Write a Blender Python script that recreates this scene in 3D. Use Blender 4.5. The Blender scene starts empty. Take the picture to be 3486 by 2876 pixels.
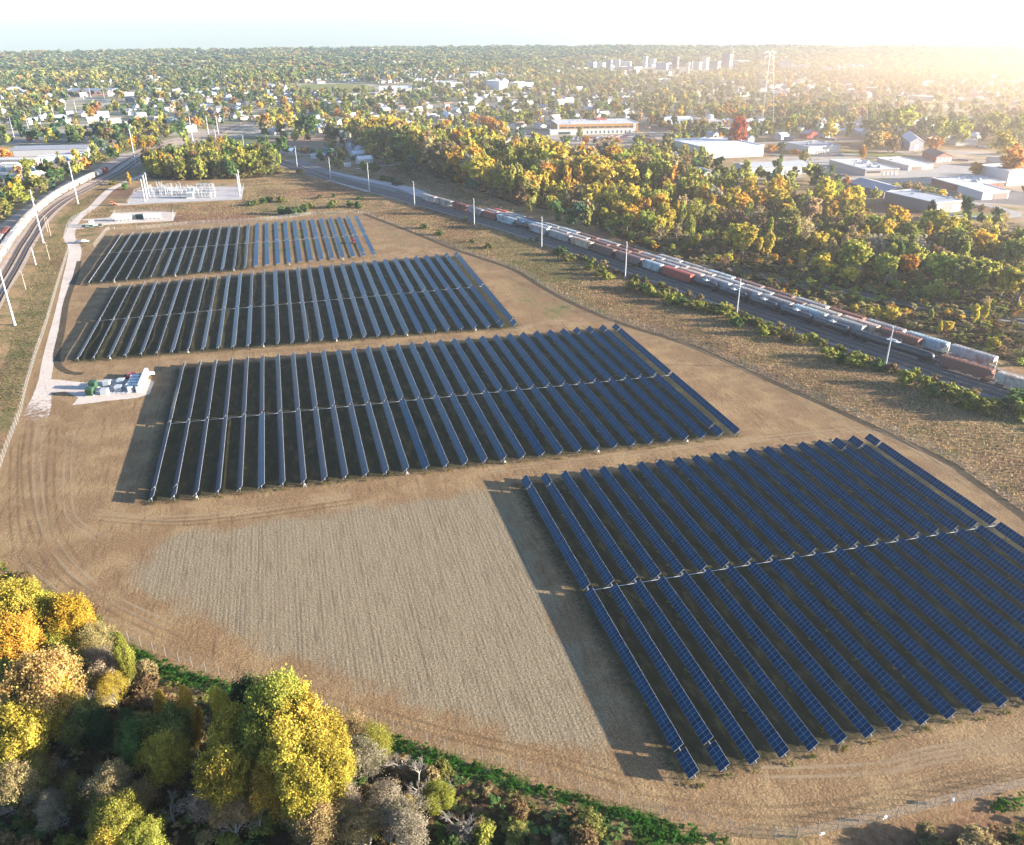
import bpy, bmesh, math, random
import numpy as np
from mathutils import Vector, Matrix
from mathutils.geometry import tessellate_polygon
rnd = random.Random(11)
npr = np.random.default_rng(11)
S = bpy.context.scene
COL = S.collection
R = math.radians
# ---------------------------------------------------------------- camera
W0, H0, FPX = 3486.0, 2876.0, 2810.3
PITCH, ROLL, YAW, CAMH = 0.4506, -0.005, -0.2615, 111.9

def _yaw(v):
    c, s = math.cos(YAW), math.sin(YAW)
    return Vector((c*v[0]-s*v[1], s*v[0]+c*v[1], v[2]))
_f = Vector((0, math.cos(PITCH), -math.sin(PITCH)))
_u = Vector((0, math.sin(PITCH), math.cos(PITCH)))
_x = Vector((1, 0, 0))
CX = _yaw(math.cos(ROLL)*_x + math.sin(ROLL)*_u)
CU = _yaw(-math.sin(ROLL)*_x + math.cos(ROLL)*_u)
CF = _yaw(_f)
cam = bpy.data.cameras.new('camera')
cam_ob = bpy.data.objects.new('camera', cam)
COL.objects.link(cam_ob)
m = Matrix.Identity(4)
for i in range(3):
    m[i][0], m[i][1], m[i][2] = CX[i], CU[i], -CF[i]
m[2][3] = CAMH
cam_ob.matrix_world = m
cam.sensor_width = 36.0
cam.lens = FPX*36.0/W0
cam.clip_start = 1.0
cam.clip_end = 30000
S.camera = cam_ob


def U(x, y, z=0.0):
    """surveyed point: where the sight line of a picture point meets height z"""
    d = CX*((x-W0/2)/FPX) - CU*((y-H0/2)/FPX) + CF
    t = (z-CAMH)/d[2]
    return Vector((d[0]*t, d[1]*t, z))


def HT(x, y, xt, yt):
    """height of an upright thing whose foot is at (x,y) and whose top shows at yt"""
    g = U(x, y)
    lo, hi = 0.0, 400.0
    for _ in range(40):
        z = (lo+hi)/2
        q = Vector((g[0], g[1], z-CAMH))
        py = H0/2 - FPX*q.dot(CU)/q.dot(CF)
        if py > yt: lo = z
        else: hi = z
    return lo


def zone(x0, y0, s):
    return lambda x, y: (x0+x/s, y0+y/s)
T1 = zone(0, 100, 2.3378); T2 = zone(850, 100, 2.3378); T3 = zone(1700, 100, 2.3378); T4 = zone(2586, 100, 2.3378)
M1 = zone(0, 700, 2.3378); M2 = zone(850, 700, 2.3378); M3 = zone(1700, 600, 2.3378); M4 = zone(2586, 700, 2.3378)
D1 = zone(0, 1400, 1.7533); L2 = zone(0, 2000, 1.9127); L3 = zone(1050, 2100, 1.9127); F4 = zone(2150, 2000, 1.5749)
E5 = zone(1650, 1400, 2.4753); G6 = zone(2500, 1000, 2.1339); VV = zone(0, 0, 1/1.6568)
Y1 = zone(1400, 620, 4.208); Y2 = zone(1900, 760, 4.208); Y3 = zone(2400, 900, 4.208); Y4 = zone(2900, 1050, 3.59)
LZ = zone(0, 560, 3.946); SZ = zone(400, 560, 4.208); IZ = zone(180, 1230, 5.26); BZ = zone(250, 700, 5.26); DZ = zone(1950, 150, 3.825)
KZ = zone(0, 380, 5.786); PZ = zone(2500, 130, 4.208)

def P(z, x, y, h=0.0):
    return U(*z(x, y), h)
def PL(z, pts, h=0.0):
    return [P(z, a, b, h) for a, b in pts]
def Hpx(z, x, y, yt):
    return HT(*z(x, y), *z(x, yt))

# ---------------------------------------------------------------- words
ONES = 'zeroth first second third fourth fifth sixth seventh eighth ninth tenth eleventh twelfth thirteenth fourteenth fifteenth sixteenth seventeenth eighteenth nineteenth'.split()
TENS = 'x x twenty thirty forty fifty sixty seventy eighty ninety'.split()
def od(n):
    if n >= 100: return ('hundred-and-' + od(n-100)) if n > 100 else 'hundredth'
    if n < 20: return ONES[n]
    a, b = divmod(n, 10)
    return TENS[a]+'-'+ONES[b] if b else TENS[a][:-1]+'ieth'

# ---------------------------------------------------------------- materials
def new_mat(name):
    mt = bpy.data.materials.new(name); mt.use_nodes = True
    nt = mt.node_tree; nt.nodes.clear()
    return mt, nt
def N(nt, typ, **kw):
    n = nt.nodes.new(typ)
    for k, v in kw.items():
        if k[0] == '_': setattr(n, k[1:], v)
        else:
            key = int(k[1:]) if k[0] == 'i' and k[1:].isdigit() else k.replace('__', ' ')
            if hasattr(v, 'is_linked') or isinstance(v, bpy.types.NodeSocket): nt.links.new(v, n.inputs[key])
            else: n.inputs[key].default_value = v
    return n
def rgb(c): return (c[0], c[1], c[2], 1.0)
def MATH(nt, op, a, b=0.0, clamp=False):
    return N(nt, 'ShaderNodeMath', _operation=op, _use_clamp=clamp, i0=a, i1=b).outputs[0]
def MIX(nt, f, a, b, bt='MIX'):
    n = nt.nodes.new('ShaderNodeMix'); n.data_type = 'RGBA'; n.blend_type = bt
    for k, v in ((0, f), (6, a), (7, b)):
        if isinstance(v, bpy.types.NodeSocket): nt.links.new(v, n.inputs[k])
        else: n.inputs[k].default_value = rgb(v) if isinstance(v, (tuple, list)) else v
    return n.outputs[2]
def NOISE(nt, vec, scale, detail=4.0, rough=0.55, lac=2.0, dist=0.0):
    n = N(nt, 'ShaderNodeTexNoise', Scale=scale, Detail=detail, Roughness=rough, Distortion=dist)
    if vec is not None: nt.links.new(vec, n.inputs['Vector'])
    return n.outputs[0]
def RAMP(nt, fac, stops):
    n = nt.nodes.new('ShaderNodeValToRGB'); nt.links.new(fac, n.inputs[0])
    e = n.color_ramp.elements
    while len(e) < len(stops): e.new(0.5)
    for i, (p, c) in enumerate(stops):
        e[i].position = p; e[i].color = rgb(c) if isinstance(c, (tuple, list)) else (c, c, c, 1)
    return n.outputs[0]
def SM(nt, v, lo, hi):
    n = nt.nodes.new('ShaderNodeMapRange'); n.interpolation_type = 'SMOOTHSTEP'
    nt.links.new(v, n.inputs[0]); n.inputs[1].default_value = lo; n.inputs[2].default_value = hi
    return n.outputs[0]
def OUT(nt, sh):
    o = nt.nodes.new('ShaderNodeOutputMaterial'); nt.links.new(sh, o.inputs[0])
def PRI(nt, col, rough=0.8, metal=0.0, spec=0.3, normal=None):
    n = nt.nodes.new('ShaderNodeBsdfPrincipled')
    for k, v in (('Base Color', col), ('Roughness', rough), ('Metallic', metal), ('Specular IOR Level', spec)):
        if isinstance(v, bpy.types.NodeSocket): nt.links.new(v, n.inputs[k])
        else: n.inputs[k].default_value = rgb(v) if isinstance(v, (tuple, list)) else v
    if normal is not None: nt.links.new(normal, n.inputs['Normal'])
    return n.outputs[0]
def BUMP(nt, h, strength=0.5, dist=0.3):
    n = N(nt, 'ShaderNodeBump', Strength=strength, Distance=dist); nt.links.new(h, n.inputs['Height'])
    return n.outputs[0]
def POS(nt): return nt.nodes.new('ShaderNodeNewGeometry').outputs['Position']
def OBJC(nt): return nt.nodes.new('ShaderNodeTexCoord').outputs['Object']
def SCALEV(nt, v, s):
    n = N(nt, 'ShaderNodeVectorMath', _operation='MULTIPLY'); nt.links.new(v, n.inputs[0]); n.inputs[1].default_value = s
    return n.outputs[0]

_mc = {}
def mat(name, col, rough=0.75, metal=0.0, var=0.25, scale=0.8, spec=0.3):
    """plain surface broken up by weathering noise"""
    if name in _mc: return _mc[name]
    mt, nt = new_mat(name)
    v = OBJC(nt)
    n = NOISE(nt, v, scale, 5, 0.6)
    n2 = NOISE(nt, v, scale*9, 3, 0.6)
    f = MATH(nt, 'ADD', MATH(nt, 'MULTIPLY', n, 0.7), MATH(nt, 'MULTIPLY', n2, 0.3))
    c = MIX(nt, f, tuple(x*(1-var) for x in col), tuple(min(1, x*(1+var)) for x in col))
    OUT(nt, PRI(nt, c, rough, metal, spec)); _mc[name] = mt
    return mt

def mat_tint(name, rough=0.6, dirt=0.35, rust=0.0, spec=0.3):
    """paint whose tint is the object's own colour, with streaks of dirt"""
    mt, nt = new_mat(name)
    oi = nt.nodes.new('ShaderNodeObjectInfo')
    tc = OBJC(nt)
    off = N(nt, 'ShaderNodeVectorMath', _operation='ADD'); nt.links.new(tc, off.inputs[0]); nt.links.new(oi.outputs['Location'], off.inputs[1])
    v = off.outputs[0]
    n = NOISE(nt, SCALEV(nt, v, (1, 1, 0.25)), 1.1, 5, 0.65)
    c = MIX(nt, MATH(nt, 'MULTIPLY', SM(nt, n, 0.42, 0.75), dirt), oi.outputs['Color'], (0.11, 0.085, 0.065))
    n2 = NOISE(nt, v, 0.35, 3, 0.5)
    c = MIX(nt, MATH(nt, 'MULTIPLY', SM(nt, n2, 0.45, 0.7), rust), c, (0.2, 0.085, 0.045))
    OUT(nt, PRI(nt, c, rough, 0.0, spec)); _mc[name] = mt
    return mt

# ---------------------------------------------------------------- mesh building
class MB:
    def __init__(s): s.v = []; s.f = []; s.m = []; s.uv = []
    def add(s, vs, fs, mi=0, M=None):
        b = len(s.v)
        s.v += [tuple(M @ Vector(p)) if M else tuple(p) for p in vs]
        for f in fs: s.f.append(tuple(b+i for i in f)); s.m.append(mi)
    def box(s, c, d, mi=0, rz=0.0, M=None):
        x, y, z = d[0]/2, d[1]/2, d[2]/2
        vs = [(-x, -y, -z), (x, -y, -z), (x, y, -z), (-x, y, -z), (-x, -y, z), (x, -y, z), (x, y, z), (-x, y, z)]
        T = Matrix.Translation(c) @ Matrix.Rotation(rz, 4, 'Z')
        if M: T = M @ T
        s.add(vs, [(0, 3, 2, 1), (4, 5, 6, 7), (0, 1, 5, 4), (1, 2, 6, 5), (2, 3, 7, 6), (3, 0, 4, 7)], mi, T)
    def cyl(s, p0, p1, r0, r1=None, n=8, mi=0, caps=True):
        r1 = r0 if r1 is None else r1
        p0, p1 = Vector(p0), Vector(p1)
        d = (p1-p0)
        if d.length < 1e-6: return
        d.normalize()
        a = d.orthogonal().normalized(); b = d.cross(a)
        vs = []
        for p, r in ((p0, r0), (p1, r1)):
            for k in range(n):
                t = 2*math.pi*k/n
                vs.append(p + a*(r*math.cos(t)) + b*(r*math.sin(t)))
        fs = [(k, (k+1) % n, n+(k+1) % n, n+k) for k in range(n)]
        if caps: fs += [tuple(range(n-1, -1, -1)), tuple(range(n, 2*n))]
        s.add(vs, fs, mi)
    def extrude(s, prof, x0, x1, mi=0, M=None):
        """closed profile [(y,z)] swept along x"""
        n = len(prof)
        vs = [(x0, a, b) for a, b in prof] + [(x1, a, b) for a, b in prof]
        fs = [(k, n+k, n+(k+1) % n, (k+1) % n) for k in range(n)] + [tuple(range(n)), tuple(range(2*n-1, n-1, -1))]
        s.add(vs, fs, mi, M)
    def mesh(s, name, mats, smooth=False):
        me = bpy.data.meshes.new(name)
        me.from_pydata(s.v, [], s.f)
        for mt in mats: me.materials.append(mt)
        if len(mats) > 1: me.polygons.foreach_set('material_index', s.m)
        if smooth: me.polygons.foreach_set('use_smooth', [True]*len(s.f))
        me.update()
        return me

def np_mesh(name, V, F, k, mats, col=None, uv=None, smooth=False):
    """fast mesh from arrays: V (n,3), F (m,k)"""
    me = bpy.data.meshes.new(name)
    me.vertices.add(len(V)); me.vertices.foreach_set('co', np.ascontiguousarray(V, dtype=np.float32).ravel())
    nf = len(F)
    me.loops.add(nf*k); me.loops.foreach_set('vertex_index', np.ascontiguousarray(F, dtype=np.int32).ravel())
    me.polygons.add(nf)
    me.polygons.foreach_set('loop_start', np.arange(0, nf*k, k, dtype=np.int32))
    me.update(calc_edges=True)
    for mt in mats: me.materials.append(mt)
    if col is not None:
        at = me.color_attributes.new('Tint', 'FLOAT_COLOR', 'POINT')
        at.data.foreach_set('color', np.ascontiguousarray(col, dtype=np.float32).ravel())
    if smooth: me.polygons.foreach_set('use_smooth', np.ones(nf, dtype=bool))
    me.validate()
    return me

def setp(o, label=None, cat=None, group=None, kind=None):
    if label: o['label'] = label
    if cat: o['category'] = cat
    if group: o['group'] = group
    if kind: o['kind'] = kind
    return o
def obj(name, me, parent=None, loc=None, rz=0.0, color=None):
    o = bpy.data.objects.new(name, me); COL.objects.link(o)
    if parent is not None: o.parent = parent
    if loc is not None: o.location = loc
    if rz: o.rotation_euler = (0, 0, rz)
    if color is not None: o.color = rgb(color)
    return o
def struct(name, me, label=None):
    return setp(obj(name, me), label=label, kind='structure')
def spawn(name, parts, loc, rz=0.0, color=None, label='', cat='', group=None, scale=None):
    """a thing: an Empty at its base, its parts below it; parts = [(name, mesh, loc, [sub parts])]"""
    if len(parts) == 1 and not parts[0][3]:
        e = bpy.data.objects.new(name, parts[0][1])
        if color is not None: e.color = rgb(color)
    else:
        e = bpy.data.objects.new(name, None); e.empty_display_size = 1
    COL.objects.link(e); e.location = loc; e.rotation_euler = (0, 0, rz)
    if scale is not None: e.scale = scale if isinstance(scale, (tuple, list)) else (scale,)*3
    setp(e, label, cat, group)
    if e.data is None:
        for pn, me, pl, sub in parts:
            o = obj(pn, me, e, pl, 0, color)
            for sn, sm, sl in sub: obj(sn, sm, o, sl, 0, color)
    return e

# ---------------------------------------------------------------- polygons
def pip(X, Y, poly):
    ins = np.zeros(X.shape, bool); n = len(poly)
    for i in range(n):
        x0, y0 = poly[i][0], poly[i][1]; x1, y1 = poly[(i+1) % n][0], poly[(i+1) % n][1]
        c = ((y0 > Y) != (y1 > Y)) & (X < (x1-x0)*(Y-y0)/((y1-y0) if y1 != y0 else 1e-9)+x0)
        ins ^= c
    return ins
def segdist(X, Y, pts, closed=False):
    d = np.full(X.shape, 1e9); n = len(pts)
    for i in range(n if closed else n-1):
        x0, y0 = pts[i][0], pts[i][1]; x1, y1 = pts[(i+1) % n][0], pts[(i+1) % n][1]
        dx, dy = x1-x0, y1-y0; l2 = dx*dx+dy*dy+1e-9
        t = np.clip(((X-x0)*dx+(Y-y0)*dy)/l2, 0, 1)
        d = np.minimum(d, np.hypot(X-x0-t*dx, Y-y0-t*dy))
    return d
def sdf(X, Y, poly):
    d = segdist(X, Y, poly, True)
    return np.where(pip(X, Y, poly), d, -d)
def inside(p, poly):
    return bool(pip(np.array([p[0]]), np.array([p[1]]), poly)[0])
def smooth_path(pts, step=6.0, iters=3):
    """Catmull-Rom through the points, resampled"""
    p = [Vector((a[0], a[1], 0)) for a in pts]
    out = []
    for i in range(len(p)-1):
        p0 = p[i-1] if i else p[0]*2-p[1]; p1 = p[i]; p2 = p[i+1]; p3 = p[i+2] if i+2 < len(p) else p[-1]*2-p[-2]
        n = max(2, int((p2-p1).length/step))
        for k in range(n):
            t = k/n
            out.append(0.5*((2*p1)+(p2-p0)*t+(2*p0-5*p1+4*p2-p3)*t*t+(3*p1-p0-3*p2+p3)*t**3))
    out.append(p[-1])
    return out
def fitline(pts, deg=3, step=6.0):
    """smooth curve (least squares) through noisy points, param along their main direction"""
    a = np.array([[q[0], q[1]] for q in pts]); c = a.mean(0)
    u, s, vt = np.linalg.svd(a-c); d = vt[0]
    if (a[-1]-a[0])@d < 0: d = -d
    n = np.array([-d[1], d[0]])
    s_, t_ = (a-c)@d, (a-c)@n
    k = np.polyfit(s_, t_, deg)
    ss = np.arange(s_.min(), s_.max()+step, step)
    return [Vector((*(c+d*x+n*np.polyval(k, x)), 0)) for x in ss]
def offset(path, o):
    r = []
    for i, p in enumerate(path):
        a = path[max(0, i-1)]; b = path[min(len(path)-1, i+1)]
        d = (b-a); d.z = 0; d.normalize()
        r.append(p + Vector((d.y, -d.x, 0))*o)
    return r
class Walk:
    """arc length along a path"""
    def __init__(s, path):
        s.p = path; s.l = [0.0]
        for a, b in zip(path, path[1:]): s.l.append(s.l[-1]+(b-a).length)
    def at(s, d):
        d = max(0.0, min(s.l[-1]-1e-4, d))
        import bisect
        i = bisect.bisect_right(s.l, d)-1; i = min(i, len(s.p)-2)
        t = (d-s.l[i])/(s.l[i+1]-s.l[i])
        q = s.p[i].lerp(s.p[i+1], t); v = s.p[i+1]-s.p[i]
        return q, math.atan2(v.y, v.x)
    def near(s, q):
        best = (1e18, 0)
        for i in range(len(s.p)-1):
            a, b = s.p[i], s.p[i+1]; v = b-a
            t = max(0, min(1, (Vector((q[0], q[1], 0))-a).dot(v)/v.length_squared))
            dd = (a+v*t-Vector((q[0], q[1], 0))).length
            if dd < best[0]: best = (dd, s.l[i]+t*v.length)
        return best[1]
def sheet_strip(name, path, w, z, mt, label=None, feather=1.0, crown=0.0):
    """ribbon on the ground; vertex colour r is 0 at its ragged edge"""
    n = len(path); V = []; C = []; F = []
    for i, p in enumerate(path):
        ww = w[0]+(w[1]-w[0])*i/(n-1) if isinstance(w, (tuple, list)) else w
        a = path[max(0, i-1)]; b = path[min(n-1, i+1)]; d = (b-a).normalized(); nn = Vector((d.y, -d.x, 0))
        h = ww/2
        for o, e in ((-h-feather, 0), (-h, 1), (0, 1), (h, 1), (h+feather, 0)):
            q = p+nn*o; V.append((q.x, q.y, z+(crown if e else 0))); C.append((e, e, e, 1))
    for i in range(n-1):
        for k in range(4): F.append((i*5+k, i*5+k+1, i*5+5+k+1, i*5+5+k))
    me = np_mesh(name, np.array(V), np.array(F)[:, ::-1], 4, [mt], np.array(C))
    return struct(name, me, label)
def sheet_pad(name, poly, z, mt, label=None, feather=2.0):
    P_ = [Vector((p[0], p[1], 0)) for p in poly]
    a = sum(P_[i].x*P_[(i+1) % len(P_)].y-P_[(i+1) % len(P_)].x*P_[i].y for i in range(len(P_)))
    if a < 0: P_.reverse()
    n = len(P_); outer = []
    for i in range(n):
        d = ((P_[i]-P_[i-1]).normalized()+(P_[(i+1) % n]-P_[i]).normalized())
        d = d.normalized() if d.length > 1e-6 else Vector((1, 0, 0))
        outer.append(P_[i]+Vector((d.y, -d.x, 0))*feather)
    V = [(p.x, p.y, z) for p in P_]+[(p.x, p.y, z) for p in outer]
    tris = [tuple(t) for t in tessellate_polygon([P_])]
    for i in range(n):
        j = (i+1) % n
        tris += [(i, n+i, n+j), (i, n+j, j)]
    T = []
    for t in tris:
        A, B, C_ = (Vector(V[k]) for k in t)
        T.append(t if (B-A).cross(C_-A).z > 0 else (t[0], t[2], t[1]))
    C = np.array([(1, 1, 1, 1)]*n+[(0, 0, 0, 1)]*n)
    return struct(name, np_mesh(name, np.array(V), np.array(T), 3, [mt], C), label)
# ---------------------------------------------------------------- light, sky, exposure
SUN_EL, SUN_AZ = R(11.1), R(110.0)       # azimuth clockwise from +Y
sd = Vector((math.sin(SUN_AZ)*math.cos(SUN_EL), math.cos(SUN_AZ)*math.cos(SUN_EL), math.sin(SUN_EL)))
sun = bpy.data.lights.new('sun', 'SUN'); sun.energy = 5.0; sun.angle = R(0.53); sun.color = (1.0, 0.90, 0.76)
so = bpy.data.objects.new('sun', sun); COL.objects.link(so)
so.rotation_euler = (-sd).to_track_quat('-Z', 'Y').to_euler(); so.location = (300, -100, 200)
w = bpy.data.worlds.new('World'); S.world = w; w.use_nodes = True
nt = w.node_tree; nt.nodes.clear()
sk = nt.nodes.new('ShaderNodeTexSky'); sk.sky_type = 'NISHITA'; sk.sun_disc = False
sk.sun_elevation = SUN_EL; sk.sun_rotation = SUN_AZ
sk.altitude = 300; sk.air_density = 0.8; sk.dust_density = 0.9; sk.ozone_density = 2.8
bg = nt.nodes.new('ShaderNodeBackground'); bg.inputs[1].default_value = 0.085
nt.links.new(sk.outputs[0], bg.inputs[0])
wo = nt.nodes.new('ShaderNodeOutputWorld'); nt.links.new(bg.outputs[0], wo.inputs[0])
S.render.engine = 'CYCLES'
vs = S.view_settings
S.display_settings.display_device = 'sRGB'
vs.view_transform = 'Standard'; vs.look = 'None'; vs.exposure = 2.5; vs.gamma = 1.0; vs.use_curve_mapping = False
S.cycles.max_bounces = 5; S.cycles.diffuse_bounces = 2; S.cycles.glossy_bounces = 2; S.cycles.transparent_max_bounces = 12
S.cycles.transmission_bounces = 2; S.cycles.volume_bounces = 0

# ---------------------------------------------------------------- outlines on the ground
east_f = (PL(T2, [(920, 1466)]) + PL(M2, [(1300, 205), (1650, 345), (2104, 500)]) + PL(M3, [(330, 860), (600, 1005), (1000, 1170), (1500, 1325), (2104, 1585)])
          + PL(G6, [(1450, 1150), (1700, 1300), (2104, 1585)]) + [U(3560, 1800), U(3700, 1890), U(3900, 2050), U(4200, 2300)])
south_f = (PL(L2, [(840, 352), (1150, 478), (1470, 598), (1700, 690)]) + PL(L3, [(390, 690), (640, 775), (870, 860), (1380, 1000), (1920, 1178)])
           + PL(F4, [(60, 1190), (450, 1290), (760, 1350), (1000, 1320), (1420, 1232), (1700, 1160), (2104, 1070)]) + [U(3700, 2630), U(4000, 2500)])
west_f = PL(D1, [(-30, 460), (30, 260), (130, 0)]) + PL(M1, [(200, 1500), (285, 1200), (370, 950), (460, 640), (555, 335)])
north_f = PL(M1, [(750, 330), (855, 195), (1100, 190), (1500, 150), (2104, 120)]) + PL(M2, [(500, 72)]) + PL(T2, [(920, 1466)])
site = (list(reversed(south_f)) + PL(D1, [(500, 1210), (280, 1080), (80, 950), (-120, 800)]) + west_f + north_f[:-1] + east_f)
furrow = PL(VV, [(310, 1112), (440, 1085), (640, 1056), (1003, 1006), (1042, 1040), (1095, 1150), (1178, 1330), (1258, 1530), (1230, 1560), (1060, 1520), (850, 1450), (640, 1372), (480, 1300), (300, 1225), (268, 1180)])
green_strips = [PL(L2, [(825, 375), (1150, 515), (1540, 640), (1500, 720), (1150, 640), (835, 520)]),
                PL(L3, [(180, 650), (540, 765), (900, 905), (1500, 1090), (2104, 1270), (2104, 1340), (1400, 1160), (800, 985), (500, 880), (200, 760)]),
                PL(F4, [(0, 1185), (300, 1290), (580, 1385), (0, 1400)]), PL(F4, [(1900, 1150), (2104, 1110), (2104, 1200), (1950, 1210)])]
green_soft = [PL(M2, [(900, 75), (1250, 220), (1400, 330), (1150, 330), (980, 200)]), PL(M3, [(0, 690), (500, 950), (900, 1150), (200, 1180), (60, 1000)]),
              PL(M3, [(1300, 1380), (2104, 1640), (2104, 1700), (1500, 1500)]), PL(M1, [(540, 345), (400, 760), (330, 960), (470, 560)]), PL(M2, [(0, 110), (860, 75), (1020, 380), (0, 440)])]
scrub_bl = [U(-900, 1900), U(0, 1930)] + PL(L2, [(600, 190), (830, 420), (960, 600), (1500, 730)]) + PL(L3, [(200, 830), (900, 1010), (1700, 1270), (2104, 1420)]) + [U(2500, 3000), U(3486, 2800), U(4200, 2700), U(4200, 3400), U(-900, 3400)]
wood1 = PL(T1, [(1180, 1110), (1180, 1185), (1450, 1205), (1800, 1195), (2060, 1185)]) + PL(T2, [(180, 1165), (255, 1150), (240, 1110), (150, 1075), (0, 1050)]) + PL(T1, [(1800, 1005), (1600, 1025), (1400, 1060), (1300, 1080)])
wood2 = (PL(T2, [(800, 900), (960, 1010), (1100, 1050), (1250, 1050), (1380, 1090), (1480, 1180), (1760, 1265), (2104, 1395)]) + PL(M3, [(400, 270), (640, 330), (900, 480), (1300, 625), (1700, 770), (2104, 880)])
         + PL(M4, [(300, 790), (650, 850), (1000, 960), (1300, 1010), (1700, 1150), (2104, 1290)]) + [U(3700, 1300), U(3900, 900), U(3600, 720)]
         + PL(T4, [(2104, 1610), (1900, 1670), (1650, 1670), (1400, 1650), (1150, 1590), (830, 1470), (700, 1360), (400, 1330), (0, 1310)])
         + PL(T3, [(2000, 1310), (1800, 1330), (1560, 1330), (1400, 1200), (1210, 1110), (1190, 1060), (1000, 1060), (830, 1120), (830, 1200), (540, 1180), (390, 1140), (390, 1100), (0, 1070)])
         + PL(T2, [(1900, 1040), (1560, 990), (1200, 930), (900, 870)]))
open2 = PL(T3, [(1850, 1200), (2104, 1180)]) + PL(T4, [(230, 1240), (560, 1420), (640, 1600)]) + PL(M4, [(600, 300), (300, 330)]) + PL(T3, [(2104, 1580), (1950, 1500), (1830, 1350)])
wood3 = PL(T1, [(0, 1500), (250, 1290), (420, 1180), (700, 1100), (860, 1050), (1000, 970), (1250, 940), (1300, 920), (1150, 900), (900, 975), (760, 1070), (560, 1160), (330, 1210), (180, 1270), (0, 1320)])
lot_mid = PL(T3, [(150, 800), (330, 800), (420, 845), (1120, 830), (1190, 800), (1340, 850), (1340, 960), (1200, 1000), (830, 1060), (540, 1050), (400, 960), (180, 900)])
lot_right = PL(T4, [(-200, 1040), (340, 1000), (620, 985), (900, 960), (1400, 960), (1800, 960), (2150, 1010), (2150, 1560), (1900, 1420), (1500, 1350), (1150, 1290), (700, 1205), (450, 1175), (0, 1215), (-200, 1190)])
lot_tl = PL(T1, [(0, 1000), (700, 980), (760, 1000), (560, 1085), (300, 1130), (160, 1200), (0, 1240)])

# ---------------------------------------------------------------- the ground: one sheet out to the skyline
def axis(a, b, s, lim0, lim1):
    v = list(np.arange(a, b+.1, s)); st = s
    while v[-1] < lim1: st *= 1.045; v.append(v[-1]+st)
    st = s; u = []
    x = a
    while x > lim0: st *= 1.045; x -= st; u.append(x)
    return np.array(u[::-1]+v)
gx = axis(-230, 330, 2.4, -6500, 6500); gy = axis(30, 640, 2.4, -700, 6500)
X, Y = np.meshgrid(gx, gy)
Zg = np.zeros_like(X)
rr = np.hypot(X, Y)
Zg = np.where(rr > 4450, -((rr-4450)/60.0)**1.5*0.9, 0.0)
Zg = np.maximum(Zg, -60)
def wgt(polys, soft=4.0, bias=0.0):
    r = np.zeros_like(X)
    for p in polys: r = np.maximum(r, np.clip((sdf(X, Y, p)+bias)/soft+0.5, 0, 1))
    return r
site_w = wgt([site], 3.0); fur_w = wgt([furrow], 14.0)
gr_w = np.maximum(wgt(green_strips, 3.0), 0.42*wgt(green_soft, 18.0))
for_w = wgt([scrub_bl, wood1, wood2, wood3], 10.0)
open_w = wgt([open2], 25.0)
town_w = np.clip((Y-760)/120, 0, 1)
left = np.clip((-X-175-0.1*Y*0)/40, 0, 1)*np.clip((Y-560)/60, 0, 1)
town_w = np.maximum(town_w, left)
lot_w = wgt([lot_mid, lot_right, lot_tl], 12.0)
PTC = 5.5
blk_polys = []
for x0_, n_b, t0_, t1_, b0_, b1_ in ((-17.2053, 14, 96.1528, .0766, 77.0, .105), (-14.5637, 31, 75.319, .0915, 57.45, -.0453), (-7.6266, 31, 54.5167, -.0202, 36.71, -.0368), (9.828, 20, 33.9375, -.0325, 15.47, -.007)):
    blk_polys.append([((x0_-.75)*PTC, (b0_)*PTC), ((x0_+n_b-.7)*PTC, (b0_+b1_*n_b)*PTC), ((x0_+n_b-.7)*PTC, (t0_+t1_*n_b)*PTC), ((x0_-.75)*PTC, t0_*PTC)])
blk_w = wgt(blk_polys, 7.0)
nv = X.size
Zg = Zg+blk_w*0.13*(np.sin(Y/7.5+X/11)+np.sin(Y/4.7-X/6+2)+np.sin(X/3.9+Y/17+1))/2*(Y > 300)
V = np.stack([X.ravel(), Y.ravel(), Zg.ravel()], 1)
ny, nx = X.shape
idx = np.arange(nv).reshape(ny, nx)
F = np.stack([idx[:-1, :-1].ravel(), idx[:-1, 1:].ravel(), idx[1:, 1:].ravel(), idx[1:, :-1].ravel()], 1)

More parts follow.
